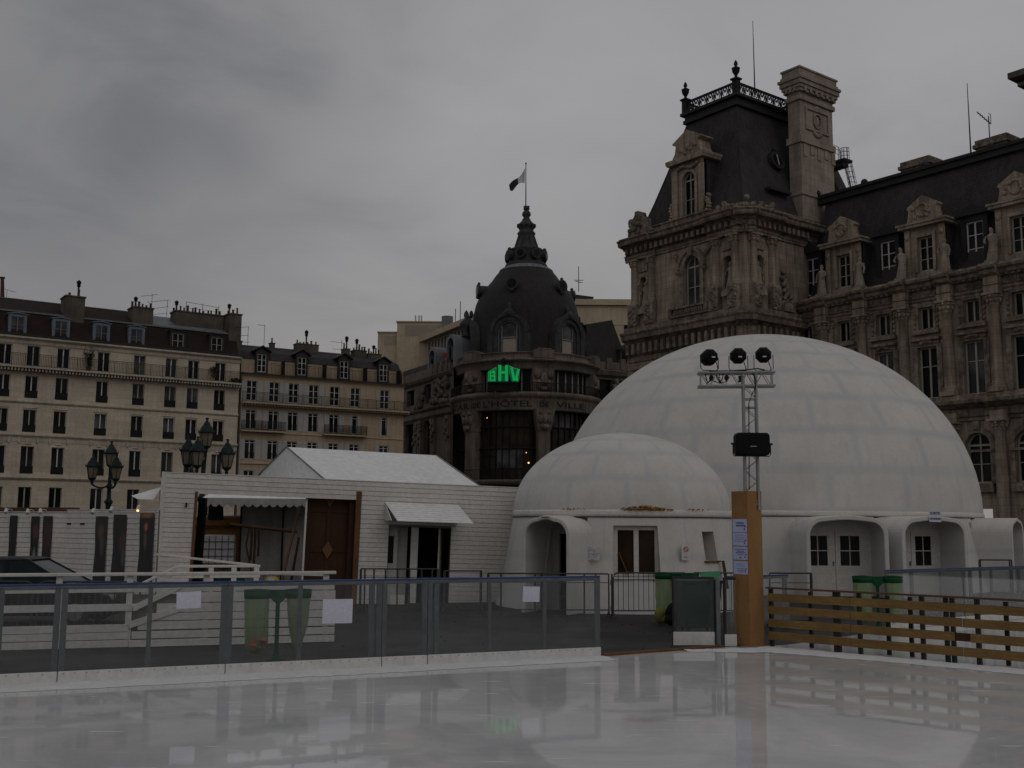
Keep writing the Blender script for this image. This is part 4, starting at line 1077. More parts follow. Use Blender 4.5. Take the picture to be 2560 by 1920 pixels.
sk.ball(p, .42, .3, .34, 14, 8); sk.ball(p + Vector((-.3, -.05, .02)), .26, .22, .30, 12, 8)
solo(sk, 'sacking', MT['bag_green'], 'heap of dark green sacking on the floor of the hut opening', 'sack')
p = hl(3.2, .7, .3); y_ = MB(); y_.ball(p, .28, .22, .30, 12, 8); y_.ball(p + Vector((.22, 0, -.12)), .18)
solo(y_, 'yellow_sack', MT['yellow'], 'yellow sack at the foot of the leaning planks', 'sack')
p = hl(2.75, .4, .2); y_ = MB(); y_.ball(p, .24, .2, .18, 12, 8)
solo(y_, 'lime_bundle', MT['lime'], 'lime green bundle on the ground between the green and yellow sacks', 'bundle')
p = hl(3.75, .2, .12); y_ = MB(); y_.box(p.x-.14, p.x+.14, p.y-.1, p.y+.1, p.z-.12, p.z+.12)
solo(y_, 'red_crate', MT['red'], 'small red box at the foot of the white pole of the hut', 'box', .02)
p = hl(1.6, 3.2, 2.35)
cur = MB(); cur.prism([(p.x-.26, 2.35), (p.x-.24, 3.0), (p.x-.1, 3.16), (p.x+.1, 3.16), (p.x+.2, 3.0), (p.x+.24, 2.35)], 'y', p.y, p.y+.1)
solo(cur, 'dark_shape', MT['bag_green'], 'unidentified dark shape standing above the plywood partition', 'silhouette', .05)  # stands in for an unidentified dark outline seen through the opening

# gabled tent behind the hut
tt = thing('marquee_tent', 'big white gabled marquee tent behind the boarded hut', 'tent', (-7.5, 36.0, 0), R(40))
TLn, TW, ZR, ZE = 6.15, 2.75, 4.80, 3.55
rfm = MB()
nx, ny = 18, 8
for s in (-1, 1):
    v = []
    for i in range(nx+1):
        for j in range(ny+1):
            f = j/ny; sag = -0.035*math.sin(PI*f)*(1 - abs(math.cos(PI*i/nx*3))*.6)
            v.append((TLn*i/nx, s*TW*f, ZR + (ZE-ZR)*f + sag))
    rfm.add(v, [(i*(ny+1)+j, i*(ny+1)+j+1, (i+1)*(ny+1)+j+1, (i+1)*(ny+1)+j) for i in range(nx) for j in range(ny)], True)
rfm.build('roof', MT['pvc'], tt)
for x in (0.0, TLn):
    g_ = MB(); g_.prism([(-TW, 0), (-TW, ZE), (0, ZR-.01), (-0.02, 0)], 'x', x+.01, x+.03); g_.prism([(0.02, 0), (0, ZR-.01), (TW, ZE), (TW, 0)], 'x', x+.01, x+.03)
    g_.build('gable', MT['pvc'], tt)
for s in (-1, 1): MB().box(0.04, TLn, s*(TW-.02)-.01, s*(TW-.02)+.01, 0, ZE-.02).build('side_wall', MT['pvc'], tt)
ed = MB()
for x in (0.0, TLn):
    for s in (-1, 1): ed.beam((x, 0, ZR+.005), (x, s*(TW+.03), ZE-.01), .05, .03)
ed.build('frame', MT['galv'], tt)
p = at(*(0+1250/3.456, 1080+545/3.456), 31.0)
tipm = MB(); tipm.add([(p.x-.38, p.y, p.z-.02), (p.x+.33, p.y+.5, p.z+.26), (p.x+.28, p.y-.1, p.z-.13), (p.x-.1, p.y-.3, p.z-.12), (p.x+.5, p.y+.6, 0.2), (p.x+.46, p.y+.62, 0.2), (p.x+.30, p.y+.5, p.z+.26)], [(0, 1, 2, 3), (1, 4, 5, 6)])
solo(tipm, 'awning_corner', MT['pvc'], 'white canvas corner poking out left of the boarded hut', 'awning')

# ---------------------------------------------------------------- boarded fence with hanging portrait banners
def fence_run(O, E_, label, h):
    ang, L = frame_line(O, E_)
    t = thing('boarded_fence', label, 'fence', (O[0], O[1], 0), ang, 'white boarded fences left of the hut')
    b = MB(); siding(b, 0, L, 0.0, h, [], 0.15, seed=int(L*10)); b.build('boarding', WP, t)
    MB().box(0, L, 0.0, 0.06, 0.0, h).build('backing', MT['board_gap'], t)
    MB().box(-.03, L, -.035, .09, h, h+.03).build('capping', WP, t)
    return t, ang, L
FB0, FB1, FB2 = (-20.5, 35.8), (-13.43, 33.0), (-9.70, 29.95)
f1 = fence_run(FB0, FB1, 'white boarded fence directly behind the parked car, below a dark red coping', 2.56)
f2 = fence_run(FB1, FB2, 'white boarded fence section between the inner corner and the hut, hung with three dark banners', 2.62)
for s in (0.03, 0.8): MB().box(s, s+.22, -.045, -.028, 2.20, 2.24).build('hinge', MT['black'], f2[0])
MB().box(3.0, 7.2, 0.5, 0.9, 2.55, 2.72).build('red_coping', MT['pine_dark'], f1[0])
def plane_s(O, ang, px, py):
    a = Vector((math.cos(ang), math.sin(ang))); bb = Vector((-a.y, a.x)); d = ray(px, py)
    t = (Vector(O[:2]) - EYE.xy).dot(bb)/d.xy.dot(bb); P = EYE + d*t
    return (P.xy - Vector(O[:2])).dot(a), P.z
A2 = lambda x, y: (x/3.456, 1080 + y/3.456)
def banner(fn, xl, xr, yt, yb, label, spots):
    t, ang, L = fn
    O = t.location
    s0, z1 = plane_s(O, ang, *A2(xl, yt)); s1, _ = plane_s(O, ang, *A2(xr, yt)); z0 = max(0.15, z1 - 2.05)
    a = Vector((math.cos(ang), math.sin(ang)))
    o = MB(); w_ = s1 - s0
    n = 10
    v = [(w_*i/4, -0.05 - .015*math.sin(j*.9+i), (z1-z0)*j/n) for j in range(n+1) for i in range(5)]
    o.add(v, [(j*5+i, j*5+i+1, (j+1)*5+i+1, (j+1)*5+i) for j in range(n) for i in range(4)], True)
    spots = [(x*w_, z*(z1-z0), rx*w_, rz*(z1-z0), c) for (x, z, rx, rz, c) in spots]
    ob = o.build('portrait_banner', make_banner('printed_banner', spots))
    ob.location = (O.x + a.x*s0, O.y + a.y*s0, z0); ob.rotation_euler = (0, 0, ang)
    tag(ob, label, 'banner', 'dark portrait banners hanging on the white boarded fence')
    # little arm lamp above it
    m_ = (s0+s1)/2 - .1
    l = thing('picture_lamp', 'small white arm lamp above the ' + label.split(',')[0], 'lamp', (O.x + a.x*m_, O.y + a.y*m_, z1+.14), ang, 'small arm lamps along the top of the boarded fence')
    MB().tube([(0, -.03, .03), (0, -.16, .06), (.02, -.26, .02)], .011, 6).build('arm', WP, l)
    hd = MB(); hd.cyl((-.04, -.24, .06), (.05, -.33, -.06), .045, .055, 10); hd.build('shade', WP, l)
    return l
skin = (0.16, 0.065, 0.045)
banner(f1, 100, 165, 722, 1100, 'leftmost dark banner, almost wholly black', [(.5, .2, .4, .05, (.05, .03, .03))])
banner(f1, 285, 355, 728, 1130, 'dark banner with a pale streaked skirt, second from the left', [(.6, .78, .4, .14, (.09, .03, .03)), (.55, .35, .33, .2, (.28, .29, .31))])
banner(f1, 388, 468, 726, 1200, 'brownish banner, third from the left, beside the fence hinge', [(.5, .7, .6, .3, (.055, .02, .02))])
banner(f2, 845, 945, 728, 1280, 'dark banner with a tall pale curve, left of the three near the hut', [(.5, .8, .3, .12, (.11, .055, .045)), (.62, .58, .22, .22, (.07, .06, .06))])
banner(f2, 1000, 1110, 713, 1280, 'near-black banner, middle of the three near the hut', [(.75, .6, .3, .2, (.06, .025, .03)), (.85, .4, .15, .15, (.09, .09, .1))])
l_ = banner(f2, 1228, 1350, 702, 1280, 'banner with lamp glow painted along its top, a small reddish face, nearest the hut', [(.45, .82, .17, .07, (.42, .11, .05)), (.45, .62, .15, .14, (.13, .08, .055)), (.5, .97, .6, .045, (.30, .12, .03))])  # orange top band is lamp glow painted into the banner colour
MB().ball((.05, -.325, -.07), .035).build('bulb', MT['warm_bulb'], l_)

# ---------------------------------------------------------------- ornate street lamps
def lantern(mb_f, mb_g, c, s):
    """hexagonal lantern hung upright on its bracket; c is its foot"""
    x, y, z = c
    mb_g.lathe([(.15*s, .16*s), (.24*s, .60*s)], c=c, n=6, smooth=False)
    mb_f.lathe([(.03*s, -.12*s), (.07*s, -.04*s), (.05*s, .02*s), (.11*s, .08*s), (.16*s, .12*s), (.165*s, .16*s)], c=c, n=12)
    for k in range(6):
        a = PI/3*k
        mb_f.cyl((x+.155*s*math.cos(a), y+.155*s*math.sin(a), z+.15*s), (x+.245*s*math.cos(a), y+.245*s*math.sin(a), z+.60*s), .014*s, n=5)
    mb_f.lathe([(.25*s, .595*s), (.29*s, .61*s), (.29*s, .66*s), (.24*s, .70*s), (.20*s, .80*s), (.12*s, .90*s), (.10*s, .97*s), (.05*s, 1.02*s), (.04*s, 1.07*s), (.065*s, 1.13*s), (.001, 1.16*s)], c=c, n=12)
    for k in range(6):
        a = PI/3*k + .3
        mb_f.cyl((x+.27*s*math.cos(a), y+.27*s*math.sin(a), z+.64*s), (x+.30*s*math.cos(a), y+.30*s*math.sin(a), z+.76*s), .02*s, .004, 5)
def street_lamp(px, py_hub, Y, offs, label, s):
    p = at(px, py_hub, Y)
    t = thing('street_lamp', label, 'street lamp', (p.x, p.y, 0), 0, 'ornate many-armed iron street lamps')
    h = p.z
    po = MB(); po.lathe([(.30, 0), (.30, .5), (.24, .6), (.22, 1.2), (.14, 1.35), (.11, h-.75), (.14, h-.7), (.18, h-.62), (.13, h-.55), (.09, h-.5), (.08, h-.1), (.12, h-.05), (.12, h+.05), (.07, h+.12), (.06, h+.7)], n=12)
    po.build('pole', MT['lamp_metal'], t)
    ar = MB()
    for (dx, dy, dz) in offs:
        if abs(dx)+abs(dy) > .05:
            pts = []
            for i in range(9):
                f = i/8
                pts.append((dx*f, dy*f, h + .05 - .22*math.sin(PI*f*.9)*.6 + (dz-.1)*f**2.2))
            ar.tube(pts, [.05, .045, .04, .04, .04, .04, .04, .04, .05], 6)
    ar.build('arms', MT['lamp_metal'], t)
    for (dx, dy, dz) in offs:
        fm = MB(); gm = MB(); lantern(fm, gm, (dx, dy, h+dz), s)
        lo = fm.build('lantern', MT['lamp_metal'], t); gm.build('glass', MT['lantern_glass'], lo)
street_lamp(945/3.456, 1080+470/3.456, 44, [(0, 0, .72), (-.66, -.15, .18), (.40, -.45, .15)], 'ornate iron street lamp above the leftmost fence corner, smaller and lower of the two', .98)
street_lamp(1750/3.456, 680+1800/3.456, 37, [(.07, 0, 1.02), (-.48, -.2, .38), (-.03, -.62, .33), (.78, .1, .30)], 'ornate iron street lamp left of the marquee tent, larger and taller of the two', .98)

# ---------------------------------------------------------------- the two igloos
def porch_pts(w, h, r, n=8, crown=0.06):
    """left foot, up, rounded shoulders, slightly crowned head, right foot"""
    pts = [(-w/2, 0.0)]
    for i in range(n+1):
        a = PI - (PI/2)*i/n
        pts.append((-w/2 + r + r*math.cos(a), h - r - crown + r*math.sin(a)))
    for i in range(1, 8):
        f = i/8; pts.append((-w/2 + r + (w-2*r)*f, h - crown + crown*math.sin(PI*f)))
    for i in range(n+1):
        a = PI/2 - (PI/2)*i/n
        pts.append((w/2 - r + r*math.cos(a), h - r - crown + r*math.sin(a)))
    pts.append((w/2, 0.0))
    return pts
def igloo(name, label, c, a, bz, rb, zb, mats, seg, skip_ranges, holes):
    t = thing(name, label, 'igloo', (c[0], c[1], 0))
    pr = [(a*math.cos(PI/2*i/22), zb + bz*math.sin(PI/2*i/22)) for i in range(22)] + [(0.001, zb+bz+.03)]
    MB().lathe(pr, n=96).build('dome', mats[0], t)
    be = MB(); be.lathe([(a-.02, zb-.0), (a+.02, zb+.005), (a+.035, zb-.03), (a+.04, zb-.10), (a+.036, zb-.165), (a+.01, zb-.175), (a-.02, zb-.2)], n=96)
    be.build('belt', mats[2], t)
    sm_ = MB(); sm_.lathe([(a+.0, zb-.176), (a+.042, zb-.178), (a+.042, zb-.194), (a+.0, zb-.196)], n=96); sm_.build('seam', MT['print_dark'], t)
    # lower wall, flaring outwards; angle 0 faces the camera side (-Y), positive turns right
    zt = zb - .19
    rz = lambda z: rb + (a + .015 - rb)*(z/zt)**0.8
    ang = sorted(set([-180 + 360*i/seg for i in range(seg+1)] + [x for r in skip_ranges for x in r] + [x for h in holes for x in h[:2]]))
    zs = sorted(set([zt*i/6 for i in range(7)] + [z for h in holes for z in h[2:4]]))
    wl = MB()
    idx = {}
    v = []
    for al in ang:
        for z in zs:
            idx[(al, z)] = len(v)
            v.append((rz(z)*math.sin(R(al)), -rz(z)*math.cos(R(al)), z))
    f = []
    for i in range(len(ang)-1):
        m = (ang[i]+ang[i+1])/2
        if any(r[0] < m < r[1] for r in skip_ranges): continue
        for j in range(len(zs)-1):
            q = (zs[j]+zs[j+1])/2
            if any(h[0] < m < h[1] and h[2] < q < h[3] for h in holes): continue
            f.append((idx[(ang[i], zs[j])], idx[(ang[i+1], zs[j])], idx[(ang[i+1], zs[j+1])], idx[(ang[i], zs[j+1])]))
    wl.add(v, f, True)
    for h in holes:                                   # deep reveals
        def pt(al, z, d):
            x = rz(z)*math.sin(R(al)); y = -rz(z)*math.cos(R(al)); m = R((h[0]+h[1])/2)
            return (x - d*math.sin(m), y + d*math.cos(m), z)
        cor = [(h[0], h[2]), (h[1], h[2]), (h[1], h[3]), (h[0], h[3])]
        for k in range(4):
            p, q = cor[k], cor[(k+1) % 4]
            wl.face([pt(*p, 0), pt(*q, 0), pt(*q, .75), pt(*p, .75)])
    wl.build('wall', mats[1], t)
    return t
def porch(t, al, r_in, r_out, w, h, mat, rad=0.42, thick=0.13):
    T = Matrix.Rotation(R(al), 4, 'Z')
    inner = porch_pts(w, h, rad); outer = porch_pts(w+2*thick, h+thick, rad+thick)
    outer[0] = (-w/2-thick, 0); outer[-1] = (w/2+thick, 0)
    mb = MB(T); ring(mb, outer, inner, -r_out, -r_in)
    o = mb.build('porch', mat, t, 0.03)
    for p in o.data.polygons: p.use_smooth = False
    return T
def door_leaf(t, T, x0, x1, y, z1, glass, bars=True, handle=None):
    """white door with a four-light window"""
    w_ = x1 - x0
    gx0, gx1, gz0, gz1 = glass
    mb = MB(T); wall_holes(mb, x0, x1, 0.0, z1, [(gx0, gx1, gz0, gz1)], 0.05, y=y); mb.box(x0, x1, y+.05, y+.06, 0, gz0)
    d = mb.build('door', MT['white_paint'], t)
    MB(T).box(gx0, gx1, y+.03, y+.035, gz0, gz1).build('pane', MT['pane'], d)
    if bars:
        g = MB(T); xm = (gx0+gx1)/2; zm = (gz0+gz1)/2
        g.box(xm-.015, xm+.015, y+.005, y+.028, gz0, gz1); g.box(gx0, gx1, y+.003, y+.027, zm-.015, zm+.015); g.build('glazing_bars', MT['white_paint'], d)
    if handle is not None:
        MB(T).box(handle-.015, handle+.015, y-.05, y-.001, 1.0, 1.14).build('handle', MT['galv'], d)
    return d

SC = (3.25, 32.16); BC = (10.46, 45.6)
ig_s = igloo('small_igloo', 'smaller white igloo with a doorway and a double window, in front of the large igloo', SC, 3.18, 2.31, 3.70, 2.69,
             (MT['igloo_small'], MT['igloo_small_low'], MT['white_paint']), 60, [(-42, -22)], [(-9.5, 11.5, 0.94, 2.28), (36, 44.5, 1.35, 2.13)])
T = porch(ig_s, -32, 2.6, 4.45, 1.22, 2.42, MT['igloo_small_low'], .36, .115)
bk = MB(T); wall_holes(bk, -.75, .75, 0, 2.5, [(-.40, .16, 0, 2.05)], 0.08, y=-3.0); bk.build('inner_wall', MT['shutter'], ig_s)
MB(T @ Matrix.Translation((.24, -2.99, 0)) @ Matrix.Rotation(R(14), 4, 'Z')).box(-.04, 0, 0, .65, 0.02, 2.03).build('door', MT['white_paint'], ig_s)
Tw = Matrix.Rotation(R(1), 4, 'Z')
wf = MB(Tw); y = -3.05
wall_holes(wf, -.67, .67, .92, 2.30, [(-.46, -.03, 1.01, 2.16), (.10, .53, 1.01, 2.16)], .06, y=y)
wfo = wf.build('window', MT['white_paint'], ig_s)
MB(Tw).box(-.47, -.02, y+.04, y+.05, 1.0, 2.17).build('pane', MT['pane_warm'], wfo); MB(Tw).box(.09, .54, y+.04, y+.05, 1.0, 2.17).build('pane', MT['pane_warm'], wfo)
MB(Tw).beam((-.43, y-.03, 1.57), (-.19, y-.06, .98), .05, .03).build('stick', MT['oak_light'], wfo)
MB(Tw).box(-.62, .63, -3.52, y-.002, .885, .94).build('sill', MT['white_paint'], ig_s, .01)
Tn = Matrix.Rotation(R(40.2), 4, 'Z')
MB(Tn).box(-.4, .4, -2.85, -2.80, 1.2, 2.25).build('recess_panel', MT['shutter_tan'], ig_s)
MB(Tn).box(-.31, .31, -3.46, -3.36, 1.31, 1.35).build('sill', MT['oak_light'], ig_s)
strut = MB(Tn); strut.beam((.33, -3.5, 1.34), (.19, -3.75, .62), .07, .05)
strut.build('prop', MT['oak'], ig_s)

ig_b = igloo('large_igloo', 'large white inflatable igloo dome painted with grey ice-block lines', BC, 8.57, 7.47, 9.25, 2.81,
             (MT['igloo_big'], MT['igloo_big_low'], MT['white_paint']), 90, [(-5.0, 9.0), (12.0, 26.0), (47.5, 54.5)], [])
for al, w_, ro in ((2, 2.40, 10.5), (19, 2.34, 10.5)):
    T = porch(ig_b, al, 8.4, ro, w_, 2.50, MT['igloo_big_low'], .44, .15)
    yb_ = -9.31
    door_leaf(ig_b, T, -1.1, -.02, yb_, 2.16, (-.92, -.27, 1.0, 1.98), handle=-.09)
    door_leaf(ig_b, T, -.005, 1.08, yb_, 2.16, (.16, .81, 1.0, 1.98))
    MB(T).box(-1.29, 1.29, yb_-.02, yb_+.03, 2.162, 2.6).build('transom', MT['white_paint'], ig_b)
    for a_, b_ in ((-1.3, -1.102), (1.082, 1.3)): MB(T).box(a_, b_, yb_-.01, yb_+.03, 0, 2.16).build('jamb', MT['white_paint'], ig_b)
T3 = porch(ig_b, 51, 8.3, 10.05, 1.37, 2.50, MT['igloo_big_low'], .40)
MB(T3).box(-.78, .78, -8.7, -8.65, 0, 2.5).build('inner_wall', MT['white_paint'], ig_b)

def wall_sign(name, label, cat, c, al, r, z, w_, h_, mat):
    o = thing(name, label, cat, (c[0], c[1], 0), R(al))
    MB().box(-w_/2, w_/2, -r-.012, -r, z-h_/2, z+h_/2).build('board', mat, o)
    return o
sg = wall_sign('exit_sign', 'small white sign reading SORTIE PATINEURS over the right porch of the large igloo', 'sign', BC, 19, 10.52, 2.66, .48, .41, MT['paper'])
for txt, z, sz in (('SORTIE', 2.70, .12), ('PATINEURS', 2.53, .089)):
    me = text_mesh(txt, sz, .002, .002); o = bpy.data.objects.new('lettering', me); me.materials.append(MT['sign_black'])
    link(o, sg); o.rotation_euler = (R(90), 0, 0); o.location = (0, -10.536, z)
ns = wall_sign('no_smoking_sign', 'white sheet with a red no-entry style ring between the double window and the tilted recess', 'sign', SC, 23.5, 3.47, 1.595, .26, .43, MT['white_paint'])
rg = MB()
for k in range(20):
    a0, a1 = 2*PI*k/20, 2*PI*(k+1)/20
    rg.face([(.075*math.cos(a0), -3.487, 1.665+.075*math.sin(a0)), (.075*math.cos(a1), -3.487, 1.665+.075*math.sin(a1)), (.055*math.cos(a1), -3.487, 1.665+.055*math.sin(a1)), (.055*math.cos(a0), -3.487, 1.665+.055*math.sin(a0))])
rg.beam((-.048, -3.489, 1.705), (.048, -3.489, 1.625), .006, .02)
rg.build('ring', MT['print_red'], ns)
MB().box(-.08, .08, -3.488, -3.486, 1.467, 1.48).box(-.06, .07, -3.488, -3.486, 1.44, 1.452).build('printing', MT['print_cyan'], ns)
def smudge(label, c, al, r, z, seed, s=.22):
    o = wall_sign('blue_poster', label, 'poster', c, al, r, z, s*1.6, s*1.9, MT['white_paint'])
    mb = MB(); rnd = random.Random(seed)
    for i in range(26):
        x, q = rnd.gauss(0, s*.35), rnd.gauss(0, s*.4)
        x = max(-s*.7, min(s*.7, x)); q = max(-s*.8, min(s*.8, q))
        mb.box(x-.02, x+.02, -r-.0145, -r-.0125, z+q-.008, z+q+.008)
    mb.build('printing', MT['print_cyan'], o)
smudge('faint blue printed sheet beside the small igloo doorway', SC, -17.5, 3.50, 1.545, 3, .19)
smudge('faint blue printed sheet right of the right porch of the large igloo', BC, 33, 9.0, 1.65, 6, .29)
ro = wall_sign('round_sign', 'small round red sign left of the small igloo doorway', 'sign', SC, -48, 3.53, 1.80, .02, .02, MT['print_red'])
MB().cyl((0, -3.53, 1.80), (0, -3.545, 1.80), .073, n=18).build('disc', MT['print_red'], ro)
MB().box(-.045, .045, -3.548, -3.5455, 1.787, 1.813).build('bar', MT['paper'], ro)
rl = wall_sign('door_label', 'tiny dark red label on the arch over the small igloo doorway', 'sign', SC, -32, 4.455, 2.485, .22, .03, MT['print_red'])

lf = MB(); rnd = random.Random(21)
def leaf_at(mb, p, s, rnd):
    d1 = Vector((rnd.gauss(0, 1), rnd.gauss(0, 1), rnd.gauss(0, .5))).normalized(); d2 = d1.cross(Vector((rnd.gauss(0, 1), rnd.gauss(0, 1), rnd.gauss(0, 1)))).normalized()
    mb.face([p - d1*s, p + d2*s*.5, p + d1*s, p - d2*s*.5])
for i in range(330):
    al = R(rnd.triangular(-7.5, 21, 5)); hgt = .12*max(.15, 1 - abs(math.degrees(al)-5)/17)
    p = Vector((SC[0] + (3.225+rnd.uniform(-.04, .05))*math.sin(al), SC[1] - (3.225+rnd.uniform(-.04, .05))*math.cos(al), 2.70 + rnd.uniform(0, 1)**1.6*hgt))
    leaf_at(lf, p, rnd.uniform(.025, .05), rnd)
for a_, s_ in ((-30, 4), (33, 3)):
    for i in range(22):
        al = R(rnd.gauss(a_, s_)); p = Vector((SC[0]+3.24*math.sin(al), SC[1]-3.24*math.cos(al), 2.70+rnd.uniform(0, .03))); leaf_at(lf, p, .04, rnd)
tag(lf.build('dead_leaves', MT['leaf']), kind='stuff')

# ---------------------------------------------------------------- building helpers
def win(par, xc, w, z0, z1, y, fm, gm, mull=1, trans=(), fw=0.07, mw=0.07, T=None, name='window'):
    mb = MB(T)
    a, b = xc-w/2, xc+w/2
    mb.box(a, a+fw, y, y+.06, z0, z1).box(b-fw, b, y, y+.06, z0, z1).box(a+fw, b-fw, y, y+.06, z1-fw, z1).box(a+fw, b-fw, y, y+.06, z0, z0+fw*1.3)
    for i in range(mull):
        x = a + (b-a)*(i+1)/(mull+1); mb.box(x-mw/2, x+mw/2, y-.012, y+.055, z0+fw*1.3, z1-fw)
    for t in trans:
        z = z0 + (z1-z0)*t
        xs = [a+fw] + [a + (b-a)*(i+1)/(mull+1) for i in range(mull)] + [b-fw]
        for k in range(len(xs)-1):
            mb.box(xs[k] + (mw/2 if k else 0), xs[k+1] - (mw/2 if k < len(xs)-2 else 0), y+.005, y+.05, z-.025, z+.025)
    o = mb.build(name, fm, par)
    MB(T).box(a+.01, b-.01, y+.065, y+.075, z0+.01, z1-.01).build('pane', gm, o)
    return o
def arch_win(par, xc, w, z0, zs, y, fm, gm, trans=True, T=None):
    mb = MB(T); fw = .09
    ring(mb, arch_pts(xc, w, z0, zs), arch_pts(xc, w-2*fw, z0, zs), y, y+.07)
    mb.box(xc-.045, xc+.045, y-.015, y+.06, z0, zs+w/2-fw*.9)
    if trans:
        for s in (-1, 1):
            for z, h in ((zs-.02, .12), (z0+(zs-z0)*.5, .05)):
                x0, x1 = sorted((xc+s*.046, xc+s*(w/2-fw))); mb.box(x0, x1, y-.01, y+.055, z, z+h)
    mb.box(xc-w/2+fw, xc-.046, y, y+.06, z0, z0+.1).box(xc+.046, xc+w/2-fw, y, y+.06, z0, z0+.1)
    o = mb.build('window', fm, par)
    p = MB(T); p.prism(arch_pts(xc, w-.04, z0, zs), 'y', y+.075, y+.085); p.build('pane', gm, o)
    return o
def mould(mb, x0, x1, prof):
    """profile [(out, z)] (out is towards the viewer) swept along x, closed against y = 0.05"""
    poly = [(0.05, prof[0][1])] + [(-o, z) for o, z in prof] + [(0.05, prof[-1][1])]
    mb.prism(poly, 'x', x0, x1)
def rail(mb, x0, x1, y, z0, z1, step=.13, r=.012):
    mb.box(x0, x1, y-.02, y+.02, z1-.035, z1); mb.box(x0, x1, y-.012, y+.012, z0+.08, z0+.10)
    mb.box(x0, x1, y-.01, y+.01, z1-.19, z1-.17)
    n = max(1, int((x1-x0)/step))
    for i in range(n+1):
        x = x0 + (x1-x0)*i/n; k = r*2 if i % 8 == 0 else r
        mb.box(x-k, x+k, y-k*.8, y+k*.8, z0, z1-.035)
def pots(par, spots, rnd):
    for (x, y, z, h, r) in spots:
        mb = MB(); mb.lathe([(r*.85, 0), (r, .05), (r*.8, h*.85), (r*1.1, h*.9), (r*1.1, h), (r*.6, h)], c=(x, y, z), n=8); mb.build('chimney_pot', MT['pot'], par)
def cowl(par, x, y, z, h):
    mb = MB(); mb.cyl((x, y, z), (x, y, z+h*.6), .09, n=8); mb.lathe([(.10, h*.55), (.17, h*.6), (.17, h*.8), (.24, h*.82), (.2, h*.9), (.03, h)], c=(x, y, z), n=10); mb.build('chimney_cowl', MT['iron'], par)
def aerial(px, py_top, py_bot, Y, label, arms, r=.022, group='rooftop aerials'):
    p = at(px, py_bot, Y); q = at(px, py_top, Y)
    t = thing('aerial', label, 'aerial', tuple(p), 0, group)
    h = q.z - p.z
    mb = MB(); mb.cyl((0, 0, 0), (0, 0, h), r, n=6)
    for (f, x0, x1, dz) in arms:
        mb.cyl((x0, 0, h*f-dz), (x1, 0, h*f+dz), r*.8, n=5)
        n = 6
        for i in range(n):
            x = x0 + (x1-x0)*i/(n-1); mb.cyl((x, -.25, h*f - dz + 2*dz*i/(n-1)), (x, .25, h*f - dz + 2*dz*i/(n-1)), r*.5, n=4)
    mb.build('mast', MT['post_dark'], t)
    return t

# ---------------------------------------------------------------- left apartment house
H1 = thing('apartment_house', 'long cream apartment house with a brown mansard roof, behind the street lamps', 'building', (-46.15, 96.0, 0), R(34.43))
cols = [-6.4, -4.0, -1.9, .53, 2.9, 5.5, 9.1, 12.45, 15.5, 17.7, 20.43]
rowz = [(16.30, 18.18), (13.37, 15.42), (10.27, 12.32), (6.52, 8.99), (3.3, 5.33)]
hs = [(c-.56, c+.56, a, b) for c in cols for a, b in rowz]
wm = MB(); wall_holes(wm, -8, 22.4, 0, 18.6, hs, .28); wm.box(-8, -7.9, .3, 12, 0, 18.5).box(22.3, 22.4, .3, 12, 0, 18.5).box(-8, 22.4, 11.9, 12, 0, 18.5)
wm.build('wall', MT['house_cream'], H1)
rnd = random.Random(2)
for ri, (a, b) in enumerate(rowz):
    for ci, c in enumerate(cols):
        gm = MT['pane'] if rnd.random() < .72 else MT['pane_curtain']
        o = win(H1, c, 1.12, a, b, .17, MT['sash_white'] if rnd.random() < .55 else MT['sash'], gm, 1, (), .06, .10)
        if ri in (1, 2, 3):
            g = MB(); g.box(c-.54, c+.54, -.02, .02, a+.62, a+.68).box(c-.54, c+.54, -.015, .015, a+.04, a+.07)
            for k in range(9): g.box(c-.52+k*.13-.012, c-.52+k*.13+.012, -.012, .012, a+.07, a+.62)
            g.box(c-.53, c+.53, .0, .006, a+.06, a+.63)
            g.build('window_guard', MT['iron'], H1)
tr = MB()
mould(tr, -8, 22.45, [(.04, 18.25), (.10, 18.35), (.14, 18.6), (.30, 18.7), (.42, 18.78), (.42, 18.92), (.30, 18.98)])
tr.build('cornice', MT['cornice_cream'], H1)
gt = MB(); gt.box(-8, 22.5, -.46, .1, 18.985, 19.12); gt.build('gutter', MT['zinc_dark'], H1)
sc_ = MB()
mould(sc_, -8, 22.42, [(.03, 12.86), (.10, 12.92), (.16, 13.0), (.16, 13.10), (.06, 13.16)])
mould(sc_, -8, 22.42, [(.04, 9.40), (.06, 9.75), (.14, 9.85), (.24, 9.95), (.24, 10.05), (.08, 10.12)])
mould(sc_, -8, 22.42, [(.05, 5.95), (.16, 6.05), (.24, 6.15), (.20, 6.28)])
mould(sc_, -8, 22.42, [(.03, 15.52), (.05, 15.6), (.05, 15.68)])
for c in cols:
    mould(sc_, c-.62, c+.62, [(.03, 12.42), (.07, 12.46), (.07, 12.52)]); sc_.box(c-.85, c-.7, -.14, .0, 9.3, 9.8); sc_.box(c+.7, c+.85, -.14, .0, 9.3, 9.8)
    for k in (-.35, 0, .35): sc_.ball((c+k, -.01, 12.66), .05, .04, .05, 6, 4)
    sc_.ball((c, -.02, 9.24), .28, .08, .09, 8, 5)
sc_.build('string_course', MT['cornice_cream'], H1)
bl_ = MB(); bl_.box(-8, 22.4, -.85, 0.0, 16.02, 16.18); bl_.build('balcony_slab', MT['cornice_cream'], H1)
dn = MB()
for i in range(105):
    x = -8 + i*.29; dn.box(x, x+.14, -.70, -.001, 15.76, 16.018)
dn.build('brackets', MT['cornice_cream'], H1)
rl_ = MB(); rail(rl_, -8, 22.4, -.80, 16.18, 17.33, .14, .013); rl_.build('balcony_railing', MT['iron'], H1)
rf = MB()
